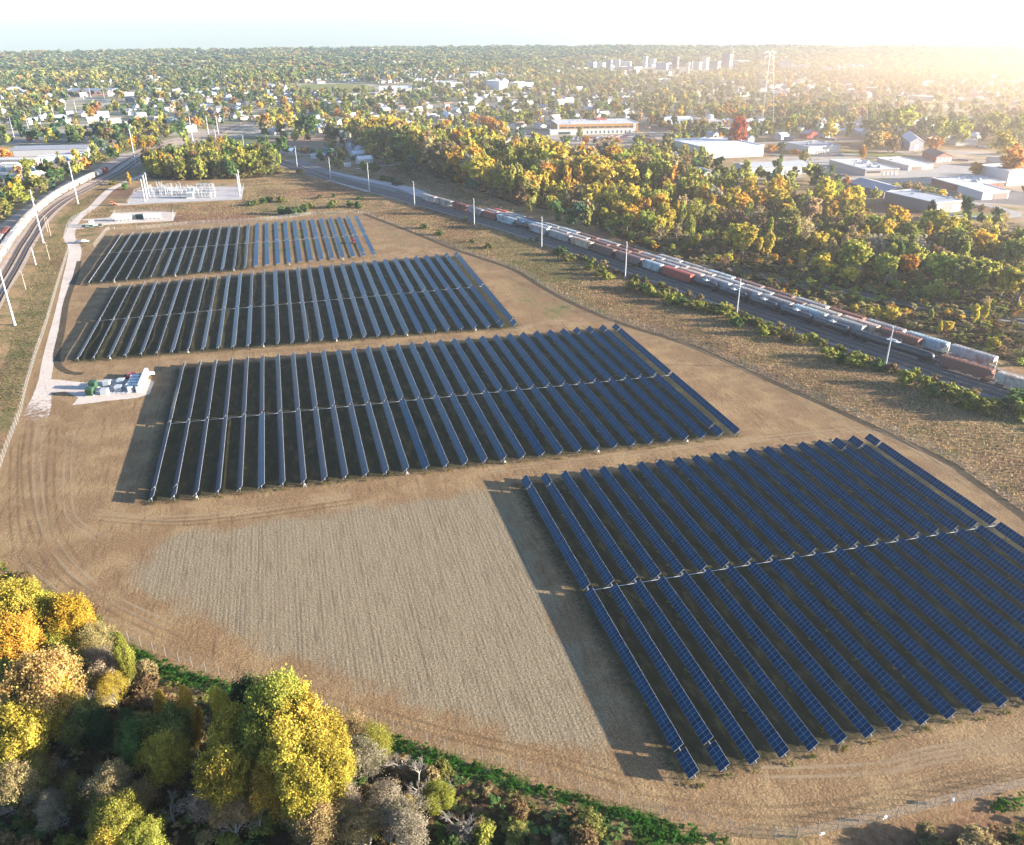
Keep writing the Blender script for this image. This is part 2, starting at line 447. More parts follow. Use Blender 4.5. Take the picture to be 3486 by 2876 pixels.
def ground_mat():
    mt, nt = new_mat('ground_soil_and_grass')
    pos = POS(nt)
    za = N(nt, 'ShaderNodeVertexColor', _layer_name='ZA').outputs[0]
    zb = N(nt, 'ShaderNodeVertexColor', _layer_name='ZB').outputs[0]
    def sep(c):
        s = nt.nodes.new('ShaderNodeSeparateColor'); nt.links.new(c, s.inputs[0]); return s.outputs
    a, b = sep(za), sep(zb)
    nbig = NOISE(nt, pos, 0.012, 4, 0.6); nmid = NOISE(nt, pos, 0.09, 5, 0.65); nfin = NOISE(nt, pos, 0.9, 5, 0.7); nvf = NOISE(nt, pos, 2.6, 3, 0.6)
    # tall dry grass outside the fence
    g = RAMP(nt, nfin, [(0.3, (0.17, 0.11, 0.05)), (0.5, (0.36, 0.24, 0.12)), (0.72, (0.55, 0.39, 0.21))])
    g2 = RAMP(nt, nfin, [(0.3, (0.09, 0.085, 0.035)), (0.6, (0.23, 0.19, 0.08)), (0.8, (0.4, 0.31, 0.15))])
    g3 = RAMP(nt, nfin, [(0.3, (0.13, 0.065, 0.035)), (0.7, (0.32, 0.19, 0.11))])
    c = MIX(nt, SM(nt, nmid, 0.45, 0.62), g, g2)
    c = MIX(nt, SM(nt, nbig, 0.5, 0.62), c, g3)
    # mown field
    sx = N(nt, 'ShaderNodeSeparateXYZ'); nt.links.new(pos, sx.inputs[0])
    tilled = NOISE(nt, SCALEV(nt, pos, (1.0, 0.12, 1)), 1.1, 4, 0.6, dist=0.6)
    f1 = RAMP(nt, nvf, [(0.3, (0.155, 0.094, 0.047)), (0.55, (0.275, 0.18, 0.098)), (0.75, (0.43, 0.305, 0.175))])
    f2 = RAMP(nt, nvf, [(0.3, (0.21, 0.14, 0.07)), (0.7, (0.45, 0.32, 0.175))])
    f = MIX(nt, SM(nt, nmid, 0.42, 0.62), f1, f2)
    f = MIX(nt, MATH(nt, 'MULTIPLY', SM(nt, tilled, 0.52, 0.66), 0.45), f, (0.12, 0.075, 0.042))
    c = MIX(nt, a[0], c, f)
    # drilled rows of the bare plot
    wv = N(nt, 'ShaderNodeTexWave', Scale=0.36, Distortion=2.2, Detail=2.0, Detail__Scale=0.6); wv.wave_type = 'BANDS'; wv.bands_direction = 'X'
    wn = N(nt, 'ShaderNodeVectorMath', _operation='ADD'); nt.links.new(SCALEV(nt, pos, (1, 0.22, 1)), wn.inputs[0]); wn.inputs[1].default_value = (3, 0, 0)
    nt.links.new(wn.outputs[0], wv.inputs[0])
    wav = wv.outputs[0]
    rowb = NOISE(nt, SCALEV(nt, pos, (1.0, 0.045, 1)), 0.55, 3, 0.5)
    fr = RAMP(nt, nvf, [(0.28, (0.14, 0.112, 0.07)), (0.5, (0.27, 0.222, 0.148)), (0.75, (0.42, 0.355, 0.245))])
    strn = NOISE(nt, SCALEV(nt, pos, (1.0, 0.07, 1)), 1.5, 3, 0.6)
    fr = MIX(nt, MATH(nt, 'MULTIPLY', SM(nt, strn, 0.5, 0.66), 0.5), fr, (0.15, 0.112, 0.075))
    fr = MIX(nt, MATH(nt, 'MULTIPLY', SM(nt, wav, 0.5, 0.0), MATH(nt, 'MULTIPLY', SM(nt, rowb, 0.46, 0.7), 0.55)), fr, (0.11, 0.08, 0.052))
    fw = MATH(nt, 'MULTIPLY', a[1], 1.0)
    fw = SM(nt, MATH(nt, 'ADD', fw, MATH(nt, 'MULTIPLY', MATH(nt, 'SUBTRACT', nmid, 0.5), 1.3)), 0.3, 0.75)
    c = MIX(nt, fw, c, fr)
    # grass between the solar rows, colour darkened to deepen the row shade
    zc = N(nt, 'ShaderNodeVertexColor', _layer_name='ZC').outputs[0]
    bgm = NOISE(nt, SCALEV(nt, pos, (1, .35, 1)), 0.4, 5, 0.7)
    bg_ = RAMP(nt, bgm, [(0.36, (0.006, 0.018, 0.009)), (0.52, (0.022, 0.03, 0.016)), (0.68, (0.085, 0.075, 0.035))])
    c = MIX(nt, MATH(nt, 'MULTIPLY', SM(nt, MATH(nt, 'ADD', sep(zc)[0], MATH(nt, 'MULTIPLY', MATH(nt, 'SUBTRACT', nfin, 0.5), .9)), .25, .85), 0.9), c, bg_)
    # green growth
    gg = RAMP(nt, nfin, [(0.3, (0.015, 0.045, 0.008)), (0.55, (0.05, 0.12, 0.02)), (0.75, (0.12, 0.18, 0.04))])
    gw = SM(nt, MATH(nt, 'ADD', a[2], MATH(nt, 'MULTIPLY', MATH(nt, 'SUBTRACT', nmid, 0.5), 1.2)), 0.32, 0.72)
    c = MIX(nt, gw, c, gg)
    # leaf litter in the woods, red brush
    lf = RAMP(nt, nfin, [(0.3, (0.03, 0.022, 0.012)), (0.55, (0.09, 0.062, 0.03)), (0.75, (0.17, 0.12, 0.05))])
    c = MIX(nt, SM(nt, MATH(nt, 'ADD', b[0], MATH(nt, 'MULTIPLY', MATH(nt, 'SUBTRACT', nmid, 0.5), 0.9)), 0.35, 0.75), c, lf)
    # town ground
    tw = RAMP(nt, NOISE(nt, pos, 0.02, 5, 0.7), [(0.36, (0.12, 0.15, 0.06)), (0.48, (0.28, 0.26, 0.16)), (0.58, (0.46, 0.42, 0.36)), (0.68, (0.55, 0.47, 0.36))])
    c = MIX(nt, b[1], c, tw)
    lt = RAMP(nt, NOISE(nt, pos, 0.05, 5, 0.6), [(0.38, (0.22, 0.22, 0.08)), (0.47, (0.42, 0.33, 0.23)), (0.62, (0.5, 0.43, 0.37))])
    c = MIX(nt, b[2], c, lt)
    h = MATH(nt, 'ADD', MATH(nt, 'MULTIPLY', nvf, 0.35), MATH(nt, 'MULTIPLY', nfin, 0.8))
    h = MATH(nt, 'ADD', h, MATH(nt, 'MULTIPLY', MATH(nt, 'MULTIPLY', wav, fw), 0.06))
    c = MIX(nt, 1.0, c, (0.78, 0.74, 0.70), 'MULTIPLY')
    OUT(nt, PRI(nt, c, 0.95, 0, 0.1, BUMP(nt, h, 0.55, 0.35)))
    return mt
me = np_mesh('ground', V, F, 4, [ground_mat()], smooth=True)
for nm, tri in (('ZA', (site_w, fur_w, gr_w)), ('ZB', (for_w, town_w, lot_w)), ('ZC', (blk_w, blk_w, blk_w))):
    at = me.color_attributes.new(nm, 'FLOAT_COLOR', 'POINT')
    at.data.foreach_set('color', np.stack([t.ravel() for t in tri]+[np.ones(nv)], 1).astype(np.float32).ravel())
struct('ground', me, 'mown tan field, dry grass verges and town ground')

def soft_mat(name, stops, scale, bump=0.3, edge=0.5, rough=0.95, streak=None):
    """surface sheet with a ragged, see-through edge"""
    mt, nt = new_mat(name); pos = POS(nt)
    v = SCALEV(nt, pos, streak) if streak else pos
    n = NOISE(nt, v, scale, 5, 0.65); n2 = NOISE(nt, pos, scale*0.12, 4, 0.6)
    c = RAMP(nt, MATH(nt, 'ADD', MATH(nt, 'MULTIPLY', n, 0.65), MATH(nt, 'MULTIPLY', n2, 0.35)), stops)
    c = MIX(nt, 1.0, c, (0.8, 0.78, 0.78), 'MULTIPLY')
    p = PRI(nt, c, rough, 0, 0.15, BUMP(nt, n, bump, 0.15))
    ed = N(nt, 'ShaderNodeVertexColor', _layer_name='Tint').outputs[0]
    sp = nt.nodes.new('ShaderNodeSeparateColor'); nt.links.new(ed, sp.inputs[0])
    al = SM(nt, MATH(nt, 'ADD', sp.outputs[0], MATH(nt, 'MULTIPLY', MATH(nt, 'SUBTRACT', NOISE(nt, pos, 0.5, 4, 0.7), 0.5), edge)), 0.35, 0.6)
    tr = nt.nodes.new('ShaderNodeBsdfTransparent'); mx = nt.nodes.new('ShaderNodeMixShader')
    nt.links.new(al, mx.inputs[0]); nt.links.new(tr.outputs[0], mx.inputs[1]); nt.links.new(p, mx.inputs[2])
    OUT(nt, mx.outputs[0]); return mt
m_gravel = soft_mat('pale_gravel', [(0.3, (0.4, 0.33, 0.27)), (0.5, (0.6, 0.51, 0.43)), (0.7, (0.74, 0.66, 0.58))], 0.9, 0.35, 0.8)
m_gravel2 = soft_mat('grey_gravel', [(0.3, (0.34, 0.31, 0.29)), (0.5, (0.47, 0.44, 0.42)), (0.7, (0.6, 0.57, 0.54))], 0.9, 0.3, 0.5)
m_ballast = soft_mat('railway_ballast', [(0.3, (0.13, 0.12, 0.115)), (0.5, (0.24, 0.225, 0.21)), (0.7, (0.4, 0.375, 0.35))], 1.4, 0.6, 0.7)
m_ballast2 = soft_mat('dusty_ballast', [(0.3, (0.3, 0.235, 0.18)), (0.5, (0.43, 0.35, 0.28)), (0.7, (0.55, 0.46, 0.38))], 1.0, 0.4, 0.7)
m_asph = soft_mat('worn_asphalt', [(0.3, (0.12, 0.115, 0.11)), (0.5, (0.19, 0.18, 0.175)), (0.7, (0.28, 0.265, 0.25))], 0.4, 0.1, 0.3)
m_conc = soft_mat('pale_concrete', [(0.3, (0.28, 0.265, 0.245)), (0.5, (0.38, 0.36, 0.335)), (0.7, (0.48, 0.46, 0.43))], 0.3, 0.1, 0.3)
m_dirt = soft_mat('bare_dirt', [(0.3, (0.2, 0.13, 0.08)), (0.5, (0.33, 0.22, 0.145)), (0.7, (0.45, 0.33, 0.23))], 0.3, 0.3, 0.6)
m_lawn = soft_mat('lawn', [(0.3, (0.1, 0.13, 0.03)), (0.5, (0.19, 0.2, 0.05)), (0.7, (0.27, 0.26, 0.08))], 0.3, 0.2, 0.3)
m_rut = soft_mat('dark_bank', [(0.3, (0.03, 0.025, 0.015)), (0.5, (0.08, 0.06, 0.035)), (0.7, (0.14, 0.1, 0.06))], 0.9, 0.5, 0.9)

# gravel road of the site and its pads
def band(name, left_, right_, z, mt, label, fe=1.2, fade=False):
    L_ = smooth_path(left_, 6); R_ = smooth_path(right_, 6)
    n = 60; wl, wr = Walk(L_), Walk(R_)
    V, C, F = [], [], []
    for i in range(n+1):
        a = wl.at(wl.l[-1]*i/n)[0]; b = wr.at(wr.l[-1]*i/n)[0]; d = (b-a).normalized()
        for q, e in ((a-d*fe, 0), (a, 1), (b, 1), (b+d*fe, 0)):
            e *= min(1, i/(9 if fade else 1e-3)) if fade else 1; V.append((q.x, q.y, z)); C.append((e, e, e, 1))
    for i in range(n):
        for k in range(3): F.append((i*4+k, i*4+k+1, i*4+5+k, i*4+4+k))
    return struct(name, np_mesh(name, np.array(V), np.array(F), 4, [mt], np.array(C)), label)
band('gravel_road', PL(D1, [(-10, 300), (60, 130), (150, 0)]) + PL(M1, [(300, 1430), (340, 1240), (385, 1060), (440, 860), (500, 600), (555, 350), (530, 300), (510, 240), (560, 100)]) + PL(T1, [(690, 1430), (800, 1320), (900, 1250), (1160, 1140)]),
     PL(D1, [(90, 340), (210, 150), (300, 0)]) + PL(M1, [(400, 1400), (425, 1240), (462, 1060), (510, 870), (570, 620), (640, 400), (635, 320), (590, 230), (640, 110)]) + PL(T1, [(770, 1410), (830, 1350), (930, 1260), (1180, 1150)]), 0.012, m_gravel, 'pale gravel access road along the left fence', 1.2, True)
sheet_pad('inverter_pad', PL(IZ, [(380, 770), (500, 640), (240, 520), (-60, 560), (-160, 300), (100, 350), (600, 400), (950, 330), (1700, 330), (1770, 370), (1700, 580), (1500, 640), (900, 700)]), 0.02, m_gravel, 'pale gravel pad under the inverter skid', 1.5)
sheet_pad('battery_pad', PL(BZ, [(150, 250), (640, 215), (740, 130), (1300, 110), (1600, 110), (1820, 130), (1770, 270), (1000, 310), (640, 335), (0, 420), (-100, 380), (160, 330), (420, 285)]), 0.02, m_gravel, 'gravel pad around the two battery containers', 1.5)
sheet_pad('substation_pad', PL(SZ, [(140, 570), (250, 395), (470, 320), (1800, 315), (1770, 500)]), 0.03, m_gravel2, 'grey gravel yard of the substation', 1.0)
sheet_strip('gravel_track', smooth_path(PL(T1, [(880, 1385), (1010, 1392), (1200, 1380)]), 6), 4.0, 0.016, m_gravel)

# wheel tracks worn into the field
def track_mat(name, col, op):
    mt, nt = new_mat(name); pos = POS(nt)
    p = PRI(nt, MIX(nt, NOISE(nt, pos, 1.2, 4, .6), tuple(c*.7 for c in col), tuple(c*1.3 for c in col)), .95, 0, .1)
    ed = N(nt, 'ShaderNodeVertexColor', _layer_name='Tint').outputs[0]; sp = nt.nodes.new('ShaderNodeSeparateColor'); nt.links.new(ed, sp.inputs[0])
    al = MATH(nt, 'MULTIPLY', MATH(nt, 'MULTIPLY', sp.outputs[0], SM(nt, NOISE(nt, pos, .05, 5, .75), .3, .62)), op)
    tr = nt.nodes.new('ShaderNodeBsdfTransparent'); mx = nt.nodes.new('ShaderNodeMixShader'); nt.links.new(al, mx.inputs[0]); nt.links.new(tr.outputs[0], mx.inputs[1]); nt.links.new(p, mx.inputs[2]); OUT(nt, mx.outputs[0]); return mt
m_trk_l = track_mat('pale_wheel_track', (.4, .3, .19), .45); m_trk_d = track_mat('dark_wheel_track', (.14, .095, .055), .28)
TRK = [(F4, [(700, 990), (1050, 985), (1350, 960), (1500, 905), (1750, 860), (2104, 825), (2400, 800)], 1), (F4, [(1350, 975), (1560, 925), (1800, 880), (2104, 845)], 1), (F4, [(0, 1130), (500, 1190), (900, 1200), (1300, 1130), (2104, 960)], 0),
       (D1, [(560, 600), (900, 640), (1300, 620), (1700, 560), (2104, 500)], 1), (D1, [(600, 640), (1000, 670), (1400, 640), (2104, 540)], 0), (D1, [(180, 60), (150, 300), (180, 600), (300, 900), (520, 1090), (900, 1290), (1300, 1480)], 0), (D1, [(240, 60), (220, 300), (250, 620), (380, 880), (640, 1100), (1000, 1280)], 1),
       (D1, [(320, 100), (300, 400), (330, 700), (450, 900)], 0), (D1, [(90, 200), (80, 500), (110, 800), (250, 1040)], 0), (D1, [(420, 120), (400, 420), (430, 640), (600, 760)], 1), (M1, [(480, 1330), (560, 1370), (900, 1330), (1300, 1260), (2104, 1180)], 1), (M2, [(0, 1160), (700, 1130), (1400, 1060), (2104, 990)], 0),
       (M2, [(0, 490), (600, 440), (1100, 400), (1600, 360)], 1), (M1, [(620, 620), (1100, 610), (1700, 540), (2104, 500)], 0), (M3, [(100, 1220), (400, 1160), (800, 1140), (1100, 1180), (1500, 1330), (2104, 1600)], 1), (L3, [(0, 520), (500, 640), (900, 760), (1500, 900), (2104, 1080)], 0), (E5, [(0, 500), (600, 440), (1300, 350), (2104, 240)], 1),
       (M3, [(-100, 760), (200, 860), (600, 1040), (900, 1150)], 0), (G6, [(0, 1080), (500, 1020), (1000, 990), (1200, 1060), (1700, 1380)], 1), (D1, [(100, 900), (400, 1140), (800, 1330), (1300, 1540)], 1)]
for i, (z_, pts_, lt_) in enumerate(TRK):
    p_ = smooth_path(PL(z_, pts_), 5)
    for o_, s_ in ((-.95, 'left'), (.95, 'right')):
        sheet_strip('wheel_track', offset(p_, o_), .42, .009+.0011*i if True else 0, m_trk_l if lt_ else m_trk_d, None, .25)
# ---------------------------------------------------------------- railway
def track_mesh(name, path, z):
    """two rails and the sleepers under them"""
    w_ = Walk(path); r = MB()
    P0 = offset(path, 0.72); P1 = offset(path, -0.72)
    V = []; F = []
    for pth in (P0, P1):
        b = len(V)
        for i, p in enumerate(pth):
            a = pth[max(0, i-1)]; c = pth[min(len(pth)-1, i+1)]; d = (c-a).normalized(); n = Vector((d.y, -d.x, 0))*0.05
            for q, h in ((p-n, 0), (p-n, .17), (p+n, .17), (p+n, 0)): V.append((q.x, q.y, z+0.13+h))
        for i in range(len(pth)-1):
            for k in range(3): F.append((b+i*4+k, b+i*4+4+k, b+i*4+5+k, b+i*4+1+k))
    nr = len(F)
    d = 0.3; 
    while d < w_.l[-1]:
        q, a = w_.at(d); u = Vector((math.cos(a), math.sin(a), 0))*0.13; v = Vector((-math.sin(a), math.cos(a), 0))*1.3
        b = len(V)
        for h in (z-0.02, z+0.13):
            for s1, s2 in ((-1, -1), (1, -1), (1, 1), (-1, 1)):
                p = q+u*s1+v*s2; V.append((p.x, p.y, h))
        for f in ((4, 5, 6, 7), (0, 1, 5, 4), (1, 2, 6, 5), (2, 3, 7, 6), (3, 0, 4, 7)): F.append(tuple(b+k for k in f))
        d += 0.62
    me = np_mesh(name, np.array(V), np.array(F), 4, [m_rail, m_tie])
    mi = np.ones(len(F), dtype=np.int32); mi[:nr] = 0
    me.polygons.foreach_set('material_index', mi)
    return me
m_rail = mat('rusty_rail_steel', (0.23, 0.17, 0.14), 0.45, 0.6, 0.3, 2)
m_tie = mat('old_timber_sleeper', (0.1, 0.08, 0.065), 0.9, 0, 0.4, 3)
near_pts = (PL(T2, [(240, 1042), (400, 1092), (640, 1165), (830, 1225), (950, 1262), (1310, 1372)]) + PL(Y1, [(215, 262), (390, 318), (600, 385), (810, 450), (1020, 515), (1230, 572), (1480, 650), (1670, 715), (1945, 800)])
            + PL(Y2, [(460, 415), (800, 520), (1175, 655), (1480, 745), (1865, 905)]) + PL(Y3, [(560, 585), (1040, 720), (1530, 880), (2080, 1062)]) + PL(Y4, [(1010, 715), (1650, 935)]))
yard = fitline(near_pts, 5, 7.0)
e = (yard[-1]-yard[-3]).normalized()
for k in range(1, 26): yard.append(yard[-1]+e*8)
yard1 = offset(yard, -1.2)                         # centre line of the nearest standing train
def yl(o): return offset(yard1, -o)
wy = Walk(yard1)
a0 = wy.near(P(Y1, 215, 262))
sheet_strip('ballast_bed', yl(2.0), (26, 27), 0.05, m_ballast, 'dark grey stone ballast under the freight yard', 1.5)
tracks = []
for k, o in enumerate((-8.2, -4.2, 0.0, 4.4, 8.8, 13.0)):
    st = 0 if k < 3 else max(0, wy.near(P(Y1, (0, 0, 0, -300, 900, 1300)[k], (0, 0, 0, 120, 400, 480)[k])))
    pth = yl(o)
    i0 = next((i for i, l in enumerate(wy.l) if l >= st), 0)
    tracks.append(pth)
    struct('railway_track', track_mesh('railway_track', pth[i0:], 0.16), ('foremost track of the freight yard, empty', 'second empty track, beside the standing train', 'track under the nearest standing train', 'track under the second train', 'track under the third train', 'farthest track of the yard')[k])
# left main line
lt = smooth_path(PL(VV, [(-60, 760), (-20, 640)]) + PL(LZ, [(40, 1640), (150, 1460), (250, 1280), (340, 1110), (450, 940), (560, 765), (700, 620), (900, 470), (1100, 370), (1400, 215), (1640, 90)]) + PL(T1, [(1130, 1020), (1300, 930), (1480, 885), (1700, 840), (1850, 780), (2104, 700)]) + PL(T2, [(250, 640)]), 7)
tr_in = smooth_path(PL(VV, [(-160, 760)]) + PL(LZ, [(-80, 1480), (20, 1310), (110, 1180), (200, 1040), (290, 930), (400, 790), (500, 690), (600, 600), (745, 485), (930, 368), (1190, 235), (1300, 182), (1460, 112)]) + PL(T1, [(990, 1060), (1200, 950), (1400, 885)]), 7)
def avg_path(a, b):
    wa, wb = Walk(a), Walk(b); return [wa.at(wa.l[-1]*i/80)[0].lerp(wb.at(wb.l[-1]*i/80)[0], .5) for i in range(81)]
band('ballast_bed', PL(VV, [(-260, 760)]) + PL(LZ, [(-400, 1100), (0, 810), (250, 640), (480, 470), (700, 340), (950, 205), (1250, 90)]) + PL(T1, [(900, 1040), (1200, 920), (1380, 865), (1600, 820), (1830, 760)]),
     PL(VV, [(-70, 780)]) + PL(LZ, [(90, 1736), (280, 1440), (380, 1240), (470, 1060), (590, 860), (760, 650), (1000, 450), (1250, 300), (1560, 150)]) + PL(T1, [(1150, 1050), (1400, 920), (1560, 885), (1760, 845), (1900, 780)]), 0.05, m_ballast2, 'pale dusty ballast of the curved railway on the left')
for k, o in enumerate((-2.1, 2.1)):
    struct('railway_track', track_mesh('railway_track', offset(lt, o), 0.16), ('left rail line of the curved main track', 'outer rail line of the curved main track')[k])
lt1 = offset(tr_in, -1.3)
struct('railway_track', track_mesh('railway_track', lt1, 0.16), 'curved track under the pale freight train')
lt2 = offset(tr_in, -6.3)
struct('railway_track', track_mesh('railway_track', lt2[:40], 0.16), 'curved siding at the left edge')
sheet_strip('gravel_road', smooth_path(PL(T2, [(-20, 1000), (240, 1060), (470, 1128), (700, 1215), (950, 1290)]), 8), (5, 4), 0.055, m_gravel2, 'pale gravel road beside the right railway')
sheet_strip('gravel_road', smooth_path(PL(T2, [(640, 1132), (850, 1180), (1100, 1230), (1280, 1275), (1400, 1332)]), 8), (4, 12), 0.058, m_gravel2, 'wide pale gravel loading road at the head of the freight yard')
sp = smooth_path(PL(M3, [(1500, 655), (1800, 735), (2104, 790)]) + PL(M4, [(60, 565), (300, 610), (620, 670), (950, 735), (1300, 800)]) + PL(M4, [(1830, 880), (2104, 920), (2300, 950)]), 8)
sheet_strip('ballast_bed', sp, 7, 0.05, m_ballast, 'ballast of the single track through the wood')
struct('railway_track', track_mesh('railway_track', sp, 0.16), 'single track through the wood')

# --- wagons. origin at rail level mid-length, x along the wagon, unit design 17 m long
m_wag = mat_tint('wagon_paint', 0.6, 0.6, 0.75)
m_wagroof = mat_tint('wagon_roof_paint', 0.7, 0.5, 0.55)
m_black = mat('tank_black', (0.025, 0.027, 0.032), 0.35, 0, 0.3, 0.5, 0.5)
m_steel = mat('galvanised_steel', (0.5, 0.5, 0.5), 0.45, 0.3, 0.15, 1.0, 0.5)
m_under = mat('dark_undergear', (0.05, 0.042, 0.036), 0.8, 0.2, 0.3, 2)
def bogie():
    b = MB()
    for s in (-1, 1):
        b.box((0, s*0.95, 0.55), (2.3, 0.18, 0.34))
        b.box((0, s*0.95, 0.36), (0.9, 0.2, 0.25))
        for x in (-0.88, 0.88): b.cyl((x, s*0.66, 0.45), (x, s*0.80, 0.45), 0.45, n=12)
    for x in (-0.88, 0.88): b.cyl((x, -0.9, 0.45), (x, 0.9, 0.45), 0.08, n=6)
    b.box((0, 0, 0.62), (0.45, 2.0, 0.3))
    return b.mesh('bogie', [m_under])
BOG = bogie()
def hopper(L=17.0, arched=True):
    h = L/2; b = MB()
    side = 1.58
    # side profile: full length above z 2.9, sloped end sheets below
    pr = [(-h+0.35, 3.05), (-h+2.6, 1.15), (h-2.6, 1.15), (h-0.35, 3.05), (h-0.35, 4.25), (-h+0.35, 4.25)]
    n = len(pr)
    vs = [(x, -side, z) for x, z in pr]+[(x, side, z) for x, z in pr]
    b.add(vs, [tuple(range(n)), tuple(range(2*n-1, n-1, -1))]+[(k, n+k, n+(k+1) % n, (k+1) % n) for k in range(n) if k != 4])
    for x in np.arange(-h+1.2, h-1.0, 1.35):
        for s in (-1, 1): b.box((x, s*(side+0.04), 2.95 if abs(x) < h-2.7 else 3.6), (0.09, 0.09, 2.5 if abs(x) < h-2.7 else 1.2))
    for s in (-1, 1):
        b.box((0, s*(side+0.03), 1.18), (L-1.0, 0.14, 0.22)); b.box((0, s*(side+0.03), 4.2), (L-.8, 0.12, 0.14))
        b.box((s*(h-1.0), 0, 1.1), (2.2, 0.5, 0.35))
        for y in (-1.1, 1.1): b.box((s*(h-0.5), y, 2.0), (0.1, 0.1, 1.9))
        b.box((s*(h-0.28), 1.2, 2.6), (0.06, 0.4, 3.0))
    for x in (-L*0.22, 0, L*0.22):
        b.add([(x-1.7, -1.2, 1.15), (x+1.7, -1.2, 1.15), (x+1.7, 1.2, 1.15), (x-1.7, 1.2, 1.15), (x-.4, -.5, .35), (x+.4, -.5, .35), (x+.4, .5, .35), (x-.4, .5, .35)],
              [(4, 5, 1, 0), (5, 6, 2, 1), (6, 7, 3, 2), (7, 4, 0, 3), (7, 6, 5, 4)])
    body = b.mesh('body', [m_wag])
    r = MB(); k = 7
    prof = [(-side-0.02, 4.26)]+[(side*1.01*math.cos(math.pi-math.pi*i/k), 4.26+0.32*math.sin(math.pi*i/k)) for i in range(k+1)]+[(side+0.02, 4.26)]
    r.extrude([(y, z) for y, z in prof[1:-1]], -h+0.3, h-0.3)
    roof = r.mesh('roof', [m_wagroof])
    c = MB()
    c.box((0, 0.95, 4.62), (L-1.2, 0.45, 0.05)); c.box((0, -0.95, 4.62), (L-1.2, 0.45, 0.05))
    for x in np.arange(-h+1.6, h-1.2, 1.5): c.box((x, 0, 4.66), (1.15, 0.62, 0.12))
    hatch = c.mesh('roof_hatches', [m_wagroof])
    return [('body', body, (0, 0, 0), []), ('roof', roof, (0, 0, 0), [('hatches', hatch, (0, 0, 0))]), ('bogie', BOG, (-h+1.9, 0, 0), []), ('bogie', BOG, (h-1.9, 0, 0), [])]
def boxcar(L=17.0):
    h = L/2; b = MB()
    b.box((0, 0, 2.75), (L-0.7, 3.1, 3.25))
    for x in np.arange(-h+0.9, h-0.6, 0.95):
        if abs(x) > 1.6:
            for s in (-1, 1): b.box((x, s*1.58, 2.75), (0.22, 0.09, 3.1))
    for s in (-1, 1):
        b.box((0, s*1.5, 1.05), (L-1.0, 0.15, 0.3))
        for z in (1.6, 2.3, 3.0, 3.7): b.box((s*(h-0.32), 0, z), (0.08, 2.9, 0.2))
    body = b.mesh('body', [m_wag])
    r = MB(); r.extrude([(-1.6, 4.39), (1.6, 4.39), (1.5, 4.5), (0, 4.72), (-1.5, 4.5)], -h+0.3, h-0.3)
    for x in np.arange(-h+1, h-0.6, 1.25): r.extrude([(-1.52, 4.51), (1.52, 4.51), (0, 4.78)], x-0.05, x+0.05)
    roof = r.mesh('roof', [m_wagroof])
    d = MB()
    d.box((0, 0, 2.7), (2.6, 0.1, 2.9)); d.box((0, -0.05, 2.7), (0.08, 0.1, 2.7)); d.box((0, 0.05, 2.7), (0.08, 0.1, 2.7))
    door = d.mesh('door', [m_wagroof])
    return [('body', body, (0, 0, 0), []), ('roof', roof, (0, 0, 0), []), ('door', door, (0, -1.62, 0), []), ('door', door, (0, 1.62, 0), []), ('bogie', BOG, (-h+1.9, 0, 0), []), ('bogie', BOG, (h-1.9, 0, 0), [])]
def tank(L=17.0):
    h = L/2; b = MB(); n = 20
    rings = [(-h+0.7, 0.05), (-h+0.78, 0.75), (-h+1.0, 1.2), (-h+1.4, 1.5), (h-1.4, 1.5), (h-1.0, 1.2), (h-0.78, 0.75), (h-0.7, 0.05)]
    vs = [(x, r*math.cos(2*math.pi*k/n), 2.65+r*math.sin(2*math.pi*k/n)) for x, r in rings for k in range(n)]
    fs = [(i*n+k, i*n+(k+1) % n, (i+1)*n+(k+1) % n, (i+1)*n+k) for i in range(len(rings)-1) for k in range(n)]
    b.add(vs, fs); body = b.mesh('tank', [m_tank], True)
    f = MB()
    f.box((0, 0, 1.05), (L-0.5, 0.5, 0.35))
    for s in (-1, 1):
        f.box((s*(h-1.6), 0, 1.2), (2.6, 2.7, 0.12)); f.box((s*(h-1.8), 0, 1.5), (0.5, 2.2, 0.6))
        for y in (-1.3, 1.3): f.cyl((s*(h-.4), y, 1.2), (s*(h-.4), y, 2.1), 0.04, n=5)
    fr = f.mesh('underframe', [m_under])
    d = MB(); d.cyl((0, 0, 4.0), (0, 0, 4.55), 0.55, n=14); d.cyl((0, 0, 4.55), (0, 0, 4.62), 0.62, n=14); d.box((0, 0, 4.12), (2.4, 2.0, 0.06))
    for x in (-1.15, 1.15):
        for y in (-1, 1): d.cyl((x, y, 4.1), (x, y, 4.95), 0.03, n=5)
    for y in (-1, 1): d.cyl((-1.15, y, 4.95), (1.15, y, 4.95), 0.03, n=5); d.cyl((-1.15, y*1.45, 2.6), (0.0, y, 4.1), 0.04, n=5)
    dome = d.mesh('hatch_platform', [m_steel])
    return [('tank', body, (0, 0, 0), []), ('underframe', fr, (0, 0, 0), []), ('hatch_platform', dome, (0, 0, 0), []), ('bogie', BOG, (-h+1.9, 0, 0), []), ('bogie', BOG, (h-1.9, 0, 0), [])]
m_tank = mat_tint('tank_paint', 0.42, 0.2, 0.1, 0.5)
HOP, BOX, TNK = hopper(), boxcar(), tank()
TYPE = {'h': (HOP, 'covered_hopper_wagon', 'hopper wagon', 'hopper wagon'), 'b': (BOX, 'box_wagon', 'ribbed box wagon', 'box wagon'), 't': (TNK, 'tank_wagon', 'tank wagon', 'tank wagon')}
